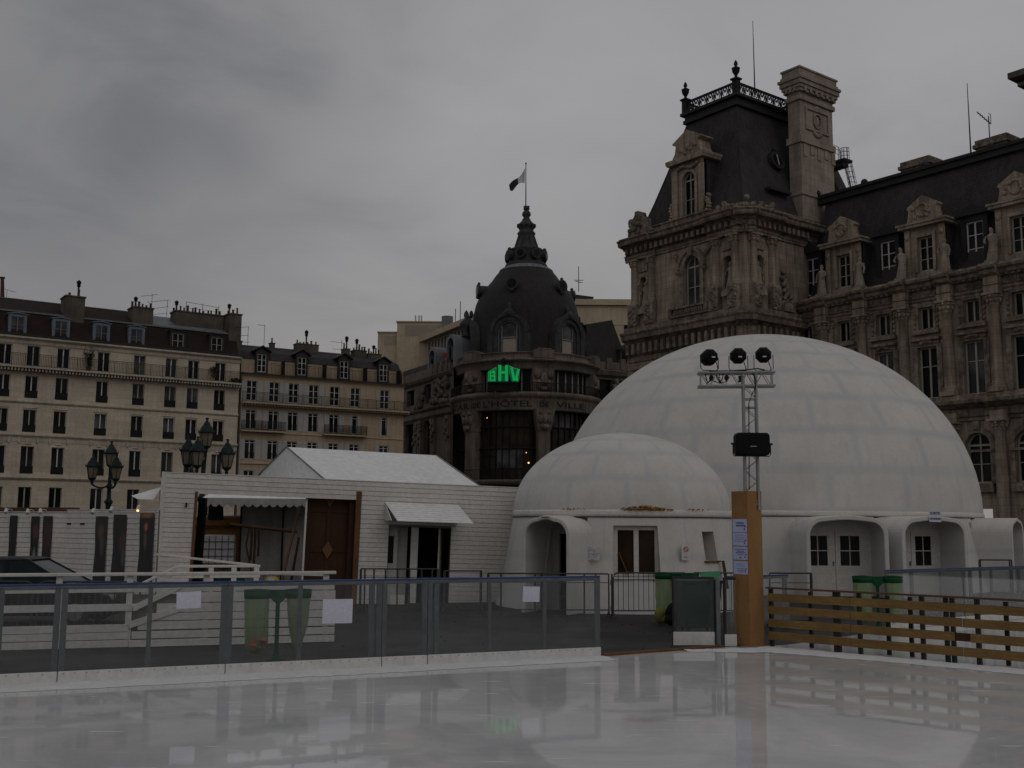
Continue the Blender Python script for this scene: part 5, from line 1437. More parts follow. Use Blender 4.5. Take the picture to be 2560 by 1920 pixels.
rf.hexa([(-8, .2, 19.05), (22.3, .2, 19.05), (22.3, 2.2, 19.05), (-8, 2.2, 19.05), (-8, 1.2, 21.42), (22.3, 1.2, 21.42), (22.3, 2.2, 21.42), (-8, 2.2, 21.42)])
rf.build('mansard', MT['tile_brown'], H1)
ru = MB(); ru.prism([(1.15, 21.424), (5.2, 23.3), (5.6, 23.3), (11.8, 21.0), (11.8, 18.6), (2.3, 18.6), (2.3, 21.424)], 'x', -8, 13.6); ru.build('roof', MT['tile_brown'], H1)
rz_ = MB(); rz_.prism([(1.15, 21.424), (5.2, 23.2), (5.6, 23.2), (11.8, 21.0), (11.8, 18.6), (2.3, 18.6), (2.3, 21.424)], 'x', 13.62, 22.3); rz_.build('zinc_roof', MT['zinc'], H1)
zb = MB(); zb.box(-8, 22.3, 1.05, 1.3, 21.36, 21.50).box(-8, 13.6, 5.1, 5.7, 23.28, 23.36); zb.build('zinc_flashing', MT['zinc'], H1)
for i, (c, m) in enumerate(((-3.2, 'dormer_blue'), (1.45, 'dormer_blue'), (5.2, 'dormer_blue'), (8.83, 'dormer_blue'), (12.1, 'dormer_blue'), (16.12, 'zinc_dark'), (20.05, 'zinc_dark'))):
    d = MB()
    wall_holes(d, c-.78, c+.78, 19.15, 21.0, [(c-.56, c+.56, 19.3, 20.78)], .12, y=.32)
    d.box(c-.78, c-.70, .46, 1.6, 19.1, 21.0).box(c+.70, c+.78, .46, 1.6, 19.1, 21.0)
    d.prism([(c-.9, 20.98), (c, 21.10), (c+.9, 20.98), (c+.9, 21.05), (c, 21.2), (c-.9, 21.05)], 'y', .22, 1.9)
    dd = d.build('dormer', MT[m], H1)
    win(dd, c, 1.12, 19.3, 20.78, .38, MT['dormer_blue'] if m == 'dormer_blue' else MT['sash'], MT['pane_curtain'] if m == 'dormer_blue' else MT['pane'], 1, (.5,), .07, .08)
for (a, b, y0, y1, z0, z1, np_) in ((5.6, 7.35, 1.0, 3.2, 19.8, 23.35, 2), (12.0, 13.95, 1.6, 3.6, 20.5, 23.15, 6), (16.4, 21.40, 2.4, 4.2, 20.0, 23.4, 12), (21.45, 22.75, .9, 3.0, 18.2, 23.45, 3), (-4.2, -1.2, 2.5, 4.2, 21.0, 23.6, 5)):
    ch = MB(); ch.box(a, b, y0, y1, z0, z1).box(a-.08, b+.08, y0-.08, y1+.08, z1+.001, z1+.14)
    c_ = ch.build('chimney', MT['chimney_render'], H1, .02)
    pots(c_, [(a + (b-a)*(i+.5)/np_ + rnd.uniform(-.06, .06), (y0+y1)/2 + rnd.uniform(-.4, .4), z1+.14, rnd.uniform(.3, .75), rnd.uniform(.09, .14)) for i in range(np_)], rnd)
    if np_ != 2: cowl(c_, a + .3 + rnd.uniform(0, .3), (y0+y1)/2, z1+.14, 1.15)
    else: cowl(c_, b-.45, 2.0, z1+.3, 1.6)
fr = MB()
for x in (17.6, 19.3, 21.0): fr.cyl((x, 3.0, 23.5), (x, 3.0, 24.6), .03, n=5)
fr.cyl((17.6, 3, 24.6), (21.0, 3, 24.4), .025, n=5); fr.cyl((17.3, 3, 24.0), (21.0, 3, 23.95), .02, n=5)
fr.build('roof_frame', MT['galv'], H1)
def bush(name, label, loc, rx, rz, n, seed, mat='leaf_green', group=None):
    t = thing(name, label, 'plant', loc, 0, group)
    rnd_ = random.Random(seed); mb = MB()
    cl_ = [(rnd_.gauss(0, rx*.45), rnd_.gauss(0, rx*.45), rz*rnd_.uniform(.25, .95)) for _ in range(9)]
    for i in range(n):
        c = rnd_.choice(cl_); p = Vector((c[0]+rnd_.gauss(0, rx*.25), c[1]+rnd_.gauss(0, rx*.25), c[2]+rnd_.gauss(0, rz*.14)))
        leaf_at(mb, p, rnd_.uniform(.07, .14), rnd_)
    mb.build('foliage', MT[mat], t)
    MB().cyl((0, 0, .0), (0, 0, rz*.7), .03, .015, 6).build('stem', MT['oak'], t)
    MB().lathe([(.16, -.02), (.22, .38), (.19, .38)], n=10).build('pot', MT['pot'], t)
c1, s1 = math.cos(R(34.43)), math.sin(R(34.43))
h1w = lambda s, y, z: (-46.15 + s*c1 - y*s1, 96 + s*s1 + y*c1, z)
bush('balcony_shrub', 'tall dark shrub in a pot on the balcony of the cream house', h1w(7.65, -.42, 16.2), .42, 2.0, 420, 4)
bush('balcony_shrub', 'small rounded shrub near the right end of the cream house balcony', h1w(19.7, -.42, 16.6), .34, 1.1, 260, 9)
bush('balcony_shrub', 'low trailing plant at the far right end of the cream house balcony', h1w(21.9, -.42, 16.2), .45, .5, 260, 12)

# ---------------------------------------------------------------- second apartment house
H2 = thing('apartment_house', 'tan apartment house with grey shutters, between the cream house and the domed store', 'building', (-27.42, 109.0, 0), R(30.33))
ca = [.99, 3.36, 5.42, 7.62, 9.95, 12.30, 15.72]
rows2 = [(14.62, 16.66), (11.71, 13.67), (8.65, 10.61), (5.4, 7.5)]
hs = []
for ri, (a, b) in enumerate(rows2):
    for ci, c in enumerate(ca):
        w_ = .58 if ri == 1 and ci >= 5 else 1.06
        hs.append((c-w_/2, c+w_/2, a, b))
wm = MB(); wall_holes(wm, -.1, 18.0, 0, 17.25, hs, .28); wm.box(-.1, 0, .3, 11, 0, 17.2).box(17.9, 18, .3, 11, 0, 19).box(-.1, 18, 10.9, 11, 0, 19)
wm.build('wall', MT['house_tan'], H2)
k = 0
for ri, (a, b) in enumerate(rows2):
    for ci, c in enumerate(ca):
        w_ = .58 if ri == 1 and ci >= 5 else 1.06
        win(H2, c, w_, a, b, .12, MT['sash_white'], MT['pane'], 1 if w_ > .8 else 0, (.36, .68) if ri in (0, 3) else (.85,), .06, .09)
        sm = MT['shutter'] if (ri == 0 and ci < 4) else (MT['shutter_tan'] if ri == 0 else MT['shutter'])
        for s in (-1, 1):
            sw = .52 if w_ > .8 else .3
            x0 = c + s*(w_/2 + .03 + sw/2)
            sh = MB(); sh.box(x0-sw/2, x0+sw/2, -.045, -.003, a-.02, b+.02)
            for z in range(14): 
                zz_ = a + (b-a)*(z+.5)/14; sh.box(x0-sw/2+.05, x0+sw/2-.05, -.055, -.044, zz_-.03, zz_+.02)
            sh.build('shutter', sm, H2)
        if ri in (1, 2) and not (ri == 1 and ci in (0, 1, 4, 5)):
            g = MB(); g.box(c-w_/2, c+w_/2, .0, .03, a+.66, a+.70)
            for q in range(8): g.box(c-w_/2+(q+.5)*w_/8-.012, c-w_/2+(q+.5)*w_/8+.012, .004, .026, a, a+.66)
            g.build('window_guard', MT['iron'], H2)
tr = MB(); mould(tr, -.12, 18.05, [(.05, 17.12), (.14, 17.22), (.30, 17.30)]); mould(tr, -.1, 18.0, [(.03, 11.3), (.1, 11.36), (.05, 11.42)]); mould(tr, -.1, 18.0, [(.04, 8.1), (.14, 8.2), (.1, 8.35)])
tr.build('string_course', MT['house_tan'], H2)
sl_ = MB(); sl_.box(-.15, 18.35, -.85, .0, 14.26, 14.42); sl_.build('balcony_slab', MT['house_tan'], H2)
dn = MB()
for i in range(62): dn.box(-.1+i*.3, .05+i*.3, -.65, -.001, 14.08, 14.258)
dn.build('brackets', MT['house_tan'], H2)
rl_ = MB(); rail(rl_, -.15, 18.35, -.80, 14.42, 15.46, .13, .012); rl_.build('balcony_railing', MT['iron'], H2)
gt = MB(); gt.box(-.15, 18.2, -.42, .2, 17.305, 17.42); gt.build('gutter', MT['zinc_dark'], H2)
for a, b in ((-.12, 4.5), (8.67, 13.45)):
    q = MB(); q.box(a, b, -.7, .0, 11.42, 11.56); q.build('balcony_slab', MT['house_tan'], H2)
    q = MB(); rail(q, a, b, -.66, 11.56, 12.55, .085, .014)
    for i in range(int((b-a)/.34)): 
        x = a+.17+i*.34; q.lathe([(.10, -.012), (.13, -.012), (.13, .012), (.10, .012), (.10, -.012)], c=(x, -.66, 0), n=3) if False else None
        q.tube([(x+.12*math.cos(t*PI/4), -.66, 12.05+.20*math.sin(t*PI/4)) for t in range(9)], .012, 4)
    q.build('balcony_railing', MT['iron'], H2)
at_ = MB(); at_.box(.1, 17.9, 1.0, 1.2, 17.25, 19.05); at_.build('attic_wall', MT['house_tan'], H2)
fl = MB(); fl.box(0, 17.9, .02, 10.9, 17.1, 17.24); fl.build('terrace', MT['zinc_dark'], H2)
rl_ = MB(); rail(rl_, 2.9, 18.15, -.1, 17.42, 18.62, .16, .010)
for x in (4.35, 8.9, 13.55, 17.5): rl_.box(x-.03, x+.03, -.1, .98, 17.42, 19.0)
rl_.build('terrace_railing', MT['iron'], H2)
rf = MB(); rf.prism([(.9, 19.06), (1.6, 19.9), (5.0, 21.0), (6.0, 21.0), (10.9, 19.0)], 'x', -.05, 17.95); rf.build('roof', MT['slate'], H2)
zb = MB(); zb.box(-.05, 17.95, 4.9, 5.9, 21.001, 21.10); zb.build('ridge', MT['zinc'], H2)
for c in (2.16, 6.48, 11.22, 15.82):
    d = MB(); wall_holes(d, c-.66, c+.66, 17.5, 19.85, [(c-.46, c+.46, 17.72, 19.6)], .15, y=.72); d.box(c-.66, c-.58, .88, 3.4, 17.5, 19.85).box(c+.58, c+.66, .88, 3.4, 17.5, 19.85)
    d.prism([(c-.98, 19.83), (c, 20.40), (c+.98, 19.83), (c+.98, 19.93), (c, 20.52), (c-.98, 19.93)], 'y', .5, 4.2); d.prism([(c-.66, 19.85), (c, 20.38), (c+.66, 19.85)], 'y', .74, .8)
    dd = d.build('dormer', MT['zinc_dark'], H2)
    win(dd, c, .92, 17.72, 19.6, .78, MT['sash_white'], MT['pane'], 1, (.36, .68), .06, .09)
rnd = random.Random(9)
for (a, b, y0, y1, z1, np_) in ((7.2, 9.7, 4.6, 5.8, 21.7, 6), (12.7, 13.4, 4.6, 5.6, 21.6, 2), (13.9, 15.4, 4.6, 5.8, 21.55, 5), (15.6, 17.2, 4.6, 5.6, 21.3, 5), (.9, 1.2, 4.8, 5.4, 21.4, 1), (4.3, 4.8, 4.8, 5.4, 21.5, 1)):
    ch = MB(); ch.box(a, b, y0, y1, 19.6, z1).box(a-.06, b+.06, y0-.06, y1+.06, z1+.001, z1+.10)
    c_ = ch.build('chimney', MT['chimney_render'], H2, .02)
    pots(c_, [(a + (b-a)*(i+.5)/np_, (y0+y1)/2 + rnd.uniform(-.3, .3), z1+.10, rnd.uniform(.25, .75), rnd.uniform(.09, .13)) for i in range(np_)], rnd)
    if b-a > .5: cowl(c_, (a+b)/2 + rnd.uniform(-.3, .3), (y0+y1)/2, z1+.1, rnd.uniform(.9, 1.7))
dp = MB(); dp.cyl((-.02, -.08, 0), (-.02, -.08, 14.2), .06, n=8); dp.build('downpipe', MT['shutter'], H2)

A_ = lambda x, y: (x/3.456, 680 + y/3.456)
B_ = lambda x, y: (560 + x/4.254, 800 + y/4.254)
for (f, x, yt, yb, Y, lb, arms) in ((A_, 1310, 190, 310, 107, 'comb aerial above the brown roof, left of the zinc roof panel', [(.9, -1.1, .5, .1)]), (A_, 1440, 245, 385, 108, 'tall aerial with three level booms above the zinc roof panel', [(.95, -2.0, .2, .12), (.5, -2.4, .1, .2), (.15, -1.9, 0, .1)]),
        (A_, 2140, 470, 630, 109, 'aerial with three booms right of the big square chimney', [(.95, -1.3, 0, .05), (.5, -1.2, 0, .05), (.15, -1.0, .1, 0)]), (B_, 425, 50, 270, 114, 'thin bent aerial above the leftmost gabled dormer of the tan house', [(.97, -.7, .05, -.05)]),
        (B_, 1250, 215, 355, 116, 'aerial above the ridge of the tan house, left of its chimney pots', [(.85, -1.2, .1, -.1), (.3, -1.0, .1, -.05)]), (A_, 57, 155, 215, 103, 'small aerial on the brown roof at the left edge', [(.9, -.2, .8, -.15)])):
    px, pt = f(x, yt); _, pb = f(x, yb); aerial(px, pt, pb, Y, lb, arms)
px, pt = A_(20, 55); _, pb = A_(20, 215)
p = at(px, pb, 103); q = at(px, pt, 103)
solo(MB().cyl(p, q, .2, .17, 10).cyl(q, (q.x, q.y, q.z+.12), .26, .26, 10), 'flue_pipe', MT['pot'], 'tall brown flue pipe on the roof at the left edge of the photo', 'flue')

# ---------------------------------------------------------------- cream office block behind the dome
OB = thing('office_block', 'plain cream concrete office block rising behind the domed store', 'building', (0, 150, 0))
m = MB(); m.box(-18.85, -16.15, -.6, 10, 0, 28.8).box(-16.1, -9.5, -1.2, 12, 0, 30.2)
m.build('stair_tower', MT['concrete'], OB)
m = MB(); m.box(-18.95, -16.1, -.75, 10, 28.801, 28.95).box(-16.25, -9.4, -1.35, 12, 30.201, 30.36); m.build('coping', MT['shutter_tan'], OB)
m = MB(); m.box(-15.0, -9.8, -1.215, -1.201, 28.2, 29.8).box(-18.0, -16.3, -.615, -.601, 27.0, 28.4); m.build('panel', MT['concrete_panel'], OB)
ang_, L_ = frame_line((-12.59, 150.0), (-3.5, 131.3))
Tm = Matrix.Translation((-12.59, 0, 0)) @ Matrix.Rotation(ang_, 4, 'Z')
hs = [(1.0+i*1.15, 1.75+i*1.15, z, z+2.2) for i in range(16) for z in (24.95,)] + [(1.0+i*1.15, 1.75+i*1.15, z, z+2.0) for i in range(16) for z in (21.2,)]
m = MB(Tm); wall_holes(m, 0, L_, 0, 27.4, hs, .3); m.box(0, L_, .35, 9, 27.0, 27.39); m.build('wing_wall', MT['concrete_panel'], OB)
m = MB(Tm); m.box(-.4, L_, -.9, 9, 27.4, 28.15); m.build('roof_slab', MT['concrete'], OB)
for h in hs: MB(Tm).box(h[0], h[1], .3, .34, h[2], h[3]).build('window', MT['pane'], OB)
m = MB(); m.box(5.0, 24.0, -5, 8, 0, 32.0); m.build('right_wing', MT['concrete'], OB)
m = MB(); m.box(4.8, 24.0, -5.4, 8, 32.001, 32.8).box(4.9, 24.0, -5.06, -5.001, 29.3, 29.5); m.build('roof_slab', MT['concrete'], OB)
for x in (13.1, 15.2, 17.3): MB().box(x, x+.8, -5.03, -5.002, 27.9, 29.3).build('window', MT['pane'], OB)
m = MB(); m.hexa([(8.6, -4, 32.81), (11, -4, 32.81), (11, 0, 32.81), (8.6, 0, 32.81), (8.4, -4, 33.75), (11.2, -4, 33.4), (11.2, 0, 33.4), (8.4, 0, 33.75)]); m.build('plant_room', MT['zinc_dark'], OB)
C_ = lambda x, y: (940 + x/3.253, 380 + y/3.253)
px, pt = C_(1648, 930); _, pb = C_(1648, 1135)
aerial(px, pt, pb, 146, 'thin antenna mast standing on the dark rooftop box right of the dome', [(.45, -.6, .6, 0), (.38, -.4, .5, -.1)], .05)
for i, (x, lb) in enumerate(((322, 'left'), (350, 'middle'), (370, 'right'))):
    px, pt = C_(x, 1330); _, pb = C_(x, 1398); p = at(px, pb, 149); q = at(px, pt, 149)
    solo(MB().cyl(p, q, .12, n=6), 'panel_antenna', MT['sash_white'], f'{lb} one of three short antennas on the cream office block', 'antenna', group='short antennas on the office block')
px, pt = C_(580, 1345); _, pb = C_(580, 1420); p = at(px, pb, 147)
tk = MB(); tk.cyl(p - Vector((0, 0, 1)), p + Vector((0, 0, 1.4)), .8, n=20)
solo(tk, 'rooftop_tank', MT['zinc'], 'grey round rooftop tank left of the dome', 'tank')
for x, yt, yb, lb in ((645, 1275, 1390, 'left thin rooftop mast beside the grey tank'), (685, 1215, 1370, 'right thin rooftop mast, taller, next to the dome finial')):
    px, pt = C_(x, yt); _, pb = C_(x, yb); aerial(px, pt, pb, 145, lb, [], .05)

# ---------------------------------------------------------------- domed department store
DS = thing('department_store', 'domed corner department store with a green lit sign and carved lettering round its rotunda', 'building', (1.63, 128.0, 0))
ST = MT['bhv_stone']
def rt(th): return Matrix.Rotation(R(th), 4, 'Z')      # local -y looks out of the rotunda at bearing th (0 = camera side)
def band(prof, mat, name, n=96, a0=-150, a1=110, sm=True):
    mb = MB(); mb.lathe(prof, n=n, a0=R(a0-90), a1=R(a1-90), smooth=sm); o = mb.build(name, mat, DS)
    return o
piers = (-107, -47, 13, 73)
# lower storeys: dark glazed bays between tall piers
band([(7.75, 0), (7.75, 15.0)], MT['pane_warm'], 'glazed_bay')
band([(8.3, 6.5), (8.9, 6.7), (9.0, 7.0), (9.0, 7.16), (7.8, 7.16)], ST, 'balcony_ledge')
for th in range(-140, 105, 6):
    if min(abs(th-p) for p in piers) < 7: continue
    MB(rt(th)).box(-.05, .05, -7.92, -7.76, 7.16, 15.0).build('mullion', MT['iron'], DS)
for z in (10.6, 13.0): MB().lathe([(7.77, z), (7.93, z), (7.93, z+.14), (7.77, z+.14)], n=80, a0=R(-240), a1=R(20)).build('transom', MT['iron'], DS)
for i, th in enumerate(piers):
    T = rt(th)
    p = MB(T); p.box(-.68, .68, -8.85, -7.6, 0, 13.3); p.build('pier', ST, DS, .04)
    c = MB(T); c.hexa([(-.75, -8.95, 12.6), (.75, -8.95, 12.6), (.75, -7.7, 12.6), (-.75, -7.7, 12.6), (-1.15, -9.3, 15.0), (1.15, -9.3, 15.0), (1.15, -7.7, 15.0), (-1.15, -7.7, 15.0)])
    for s in (-1, 0, 1): c.ball((s*.55, -9.1, 13.9), .34, .25, .55, 8, 6)
    c.ball((0, -9.2, 13.0), .5, .25, .3, 8, 5); c.ball((-.5, -9.15, 14.6), .35, .22, .3, 8, 5); c.ball((.5, -9.15, 14.6), .35, .22, .3, 8, 5)
    c.build('console', ST, DS)
    u = MB(T); u.box(-1.25, 1.25, -8.55, -7.6, 16.9, 19.6)
    for s in (-1, 1): u.ball((s*.75, -8.6, 18.9), .42, .28, .5, 8, 6); u.ball((s*.55, -8.65, 17.8), .35, .25, .55, 8, 6)
    u.ball((0, -8.7, 18.4), .45, .3, .75, 8, 6); u.ball((0, -8.7, 17.3), .6, .3, .3, 8, 5)
    u.build('carved_pier', ST, DS)
    b = MB(T); b.box(-1.2, 1.2, -8.85, -7.7, 20.72, 21.7); b.box(-.8, .8, -8.9, -8.0, 21.701, 21.85); b.build('parapet_block', ST, DS, .03)
# pale blinds and a few lit lamps behind the central bay
for th, w_ in ((-21.5, .75), (-15.4, .75), (-9.3, .75), (-4, .5)): MB(rt(th)).box(-w_/2-.05, w_/2+.05, -7.80, -7.76, 8.5, 10.55).build('blind', MT['pane_curtain'], DS)
for th in (22, 28, 34, 40): MB(rt(th)).box(-.4, .4, -7.80, -7.76, 13.15, 14.6).build('blind', MT['pane_curtain'], DS)
for (x, y) in ((1180, 1303), (1160, 1215), (1382, 1222), (822, 915)):
    p = at(980 + x/3.456, 780 + y/3.456, 119.95); MB().ball((p.x-1.63, p.y-128, p.z), .09 if y == 1303 else .05, n=8).build('lit_lamp', MT['warm_bulb'], DS)
rl_ = MB()
for th in (-19.5, 3.0): rl_.T = rt(th); rl_.cyl((0, -8.9, 7.16), (0, -8.9, 9.2), .05, n=6)
rl_.T = None; rl_.lathe([(8.86, 8.28), (8.9, 8.28), (8.9, 8.34), (8.86, 8.34)], n=60, a0=R(-240), a1=R(20))
for th in range(-140, 108, 2): rl_.T = rt(th); rl_.box(-.015, .015, -8.89, -8.86, 7.16, 8.28)
rl_.T = None
rl_.build('balcony_railing', MT['iron'], DS)
# lettered band
band([(7.7, 14.85), (8.7, 14.85), (8.78, 15.0), (8.78, 16.15), (8.85, 16.25), (9.0, 16.35), (9.12, 16.55), (9.12, 16.75), (9.0, 16.9), (7.7, 16.9)], ST, 'lettered_band')
def arc_text(txt, th0, th1, z, size, r, mat):
    me = text_mesh(txt, size, .02, .012, 'LEFT')
    xs = [v.co.x for v in me.vertices]; xa, xb = min(xs), max(xs)
    for v in me.vertices:
        th = R(th0 + (th1-th0)*(v.co.x-xa)/(xb-xa)); rr = r + v.co.z
        v.co = Vector((rr*math.sin(th), -rr*math.cos(th), z + v.co.y))
    me.materials.append(mat)
    o = bpy.data.objects.new('lettering', me); link(o, DS)
arc_text('BAZAR', -86, -47.5, 15.24, .92, 8.79, MT['sign_black'])
arc_text('DE', -43.5, -37, 15.26, .82, 8.79, MT['sign_black'])
arc_text("L'H\u00d4TEL", -33.5, 4.5, 15.24, .98, 8.79, MT['sign_black'])
arc_text('DE', 9.5, 16.5, 15.26, .82, 8.79, MT['sign_black'])
arc_text('VILLE', 22, 48, 15.24, .92, 8.79, MT['sign_black'])
# upper storey, recessed windows, railing
band([(7.5, 16.9), (7.5, 19.6)], MT['pane'], 'glazed_bay')
for th in range(-140, 105, 8):
    if min(abs(th-p) for p in piers) < 9: continue
    MB(rt(th)).box(-.06, .06, -7.62, -7.5, 16.9, 19.5).build('mullion', MT['sash'], DS)
r2 = MB(); r2.lathe([(8.93, 17.9), (8.98, 17.9), (8.98, 17.97), (8.93, 17.97)], n=90, a0=R(-240), a1=R(20)); r2.lathe([(8.94, 17.05), (8.97, 17.05), (8.97, 17.1), (8.94, 17.1)], n=90, a0=R(-240), a1=R(20))
for k, th in enumerate(range(-1400, 1080, 14)): r2.T = rt(th/10); r2.box(-.02, .02, -8.98, -8.94, 16.9, 17.9)
r2.T = None; r2.build('balcony_railing', MT['iron'], DS)
band([(7.4, 19.5), (8.35, 19.5), (8.45, 19.65), (8.45, 20.2), (8.7, 20.35), (8.95, 20.5), (8.95, 20.65), (8.6, 20.75), (8.3, 20.8), (8.3, 21.35), (8.42, 21.4), (8.42, 21.5), (6.3, 21.5)], ST, 'entablature')
# dome
dprof = [(6.62, 21.3), (6.55, 22.0), (6.50, 23.2), (6.46, 24.8), (6.42, 26.0), (6.32, 27.14), (6.05, 28.3), (5.68, 29.2), (5.2, 30.0), (4.78, 30.5), (4.2, 31.2), (3.72, 31.9), (3.35, 32.35), (3.2, 32.55)]
o_ = MB().lathe(dprof, n=72).build('dome', MT['bhv_dome'], DS)
co_ = MB(); co_.lathe([(3.3, 32.5), (3.22, 32.62), (2.62, 33.0), (2.55, 33.1)], n=48)
for k in range(24):
    co_.T = rt(k*15); co_.beam((0, -3.27, 32.6), (0, -2.6, 33.05), .06, .05)
co_.T = None
co_.build('collar', MT['zinc'], DS)
ln = MB(); ln.lathe([(2.5, 33.1), (2.58, 33.2), (2.5, 33.4), (2.15, 33.5), (2.1, 33.8), (2.02, 35.0), (2.1, 35.15), (2.0, 35.3), (1.62, 35.4), (1.42, 35.6), (1.22, 36.1), (1.05, 36.6), (.98, 37.0), (1.05, 37.15), (1.12, 37.35), (1.0, 37.5), (.9, 37.6), (.86, 37.8), (.98, 38.0), (1.08, 38.2), (.98, 38.5), (.72, 38.75), (.55, 38.95), (.52, 39.1), (.42, 39.15), (.36, 39.4), (.55, 39.65), (.5, 39.95), (.34, 40.15), (.25, 40.3), (.25, 40.4)], n=40)
ln.box(-.36, .36, -.36, .36, 40.4, 40.75)
for k in range(10): ln.T = rt(k*36); ln.ball((0, -1.08, 38.3), .2, .14, .2, 6, 5)
for k in range(8):
    ln.T = rt(k*45+22); ln.beam((0, -1.5, 35.5), (0, -1.03, 36.9), .16, .12)
ln.T = None
lno = ln.build('lantern_spire', MT['bhv_lead'], DS)
for k in range(8):
    th = -17 + k*45 if True else 0
    T = rt(th)
    q = MB(T); q.cyl((0, -1.9, 34.4), (0, -2.55, 34.4), .62, .62, 20)
    q.ball((0, -2.3, 35.1), .22, .25, .28, 6, 5)
    q.build('oculus', MT['bhv_lead'], lno)
    MB(T).cyl((0, -2.551, 34.4), (0, -2.57, 34.4), .42, .42, 18).build('oculus_pane', MT['pane'], lno)
for th in (-77, -17, 45, 105, 165, -137):
    T = rt(th)
    q = MB(T)
    q.cyl((0, -4.2, 29.9), (0, -6.0, 29.9), .66, .66, 22); q.cyl((0, -5.75, 29.9), (0, -6.05, 29.9), .76, .76, 22); q.ball((0, -5.8, 30.75), .18, .2, .24, 6, 5)
    q.ball((0, -5.9, 29.1), .3, .3, .2, 8, 5)
    oo = q.build('round_dormer', MT['bhv_lead'], DS)
    MB(T).cyl((0, -6.051, 29.9), (0, -6.07, 29.9), .56, .56, 20).build('pane', MT['pane'], oo)
    # big arched dormer window below
    q = MB(T)
    ring(q, arch_pts(0, 3.9, 21.5, 24.0, 16), arch_pts(0, 2.7, 21.5, 24.0, 16), -7.0, -6.2)
    ring(q, arch_pts(0, 4.5, 23.9, 24.0, 16), arch_pts(0, 3.8, 23.9, 24.0, 16), -7.2, -6.1)
    q.box(-2.5, -1.9, -7.15, -6.1, 21.5, 23.9); q.box(1.9, 2.5, -7.15, -6.1, 21.5, 23.9)
    q.ball((0, -7.05, 26.3), .6, .3, .5, 8, 6); q.ball((-.5, -7.0, 26.1), .35, .25, .3, 6, 5); q.ball((.5, -7.0, 26.1), .35, .25, .3, 6, 5); q.ball((0, -6.7, 27.0), .25, .25, .5, 8, 6)
    oo = q.build('arched_dormer', MT['bhv_lead'], DS)
    q = MB(T); ring(q, arch_pts(0, 2.72, 21.5, 24.0, 16), arch_pts(0, 2.46, 21.5, 24.0, 16), -6.75, -6.6)
    q.box(-.95, -.83, -6.72, -6.6, 21.5, 25.0); q.box(.83, .95, -6.72, -6.6, 21.5, 25.0); q.box(-.829, .829, -6.72, -6.6, 23.35, 23.5)
    ww = q.build('window', MT['galv'], oo)
    MB(T).prism(arch_pts(0, 2.7, 21.5, 24.0, 16), 'y', -6.58, -6.55).build('pane', MT['pane_curtain'], ww)
    MB(T).box(-.8, .8, -6.63, -6.60, 21.55, 23.3).build('blind', MT['concrete_panel'], ww)
# left wing, receding up the side street
LW = bpy.data.objects.new('side_wing', None)
la, lL = frame_line((-13.15, 138.0), (-7.04, 126.0))
TL = Matrix.Translation((-13.15-1.63, 138.0-128.0, 0)) @ Matrix.Rotation(la, 4, 'Z')
hs = [(-8.5, -3.5, 3, 14.9), (-1.6, 2.1, 3, 14.9), (5.0, 7.2, 3, 14.9), (-7.6, -4.2, 17.2, 19.4), (-1.0, 1.6, 17.2, 19.2), (5.1, 7.0, 17.0, 19.4)]
m = MB(TL); wall_holes(m, -14, lL+.4, 0, 20.0, hs, .6); m.build('side_wall', ST, DS)
for h in hs: MB(TL).box(h[0], h[1], .6, .64, h[2], h[3]).build('dark_bay', MT['pane'], DS)
m = MB(TL); mould(m, -14, lL+.3, [(.05, 15.0), (.35, 15.3), (.35, 15.9), (.6, 16.05), (.7, 16.25), (.3, 16.4)]); mould(m, -14, lL+.3, [(.1, 19.6), (.4, 19.8), (.6, 20.1), (.6, 20.3), (.2, 20.4)]); m.build('side_cornice', ST, DS)
m = MB(TL); rnd = random.Random(31)
for s in (2.9, 4.2, 8.3, 12.6):
    m.box(s-.55, s+.55, -.35, -.001, 0, 14.95)
    for i in range(7): m.ball((s + rnd.uniform(-.5, .5), -.35, 12.2 + i*.4), rnd.uniform(.25, .4), .25, rnd.uniform(.25, .4), 7, 5)
for i in range(46):
    s = rnd.choice([3.0, 4.1, 9.0, 10.4, 11.5, 12.4]) + rnd.gauss(0, .4); m.ball((s, -.2, 16.6 + rnd.uniform(0, 3.0)), rnd.uniform(.25, .5), .35, rnd.uniform(.25, .5), 7, 5)
m.build('carved_pilaster', ST, DS)
m = MB(TL); m.box(-14, lL, -.3, .5, 20.41, 21.2)
for s in (8, 9.5, 11, 12.5): m.box(s-.3, s+.3, -.42, .3, 20.42, 21.6)
m.build('side_parapet', ST, DS)
m = MB(TL); m.prism([(.5, 20.5), (1.6, 22.6), (6, 22.9), (6, 20.5)], 'x', -14, lL); m.build('side_roof', MT['slate'], DS)
for s, w_, zt in ((7.6, 2.4, 23.3), (13.2, 2.6, 23.95)):
    m = MB(TL); ring(m, arch_pts(s, w_, 20.6, zt-w_/2*.55, 10), arch_pts(s, w_-.7, 20.6, zt-w_/2*.55-.1, 10), -.2, 3.0); q = m.build('zinc_dormer', MT['zinc'], DS)
    MB(TL).box(s-w_/2+.3, s+w_/2-.3, .1, .14, 20.6, zt-.9).build('pane', MT['pane'], q)
p = at(980 + 608/4.608, 840 + 225/4.608, 125.2)
MB().box(p.x-1.63-.26, p.x-1.63+.26, p.y-128-.05, p.y-128, p.z-.28, p.z+.28).build('red_panel', MT['red'], DS)
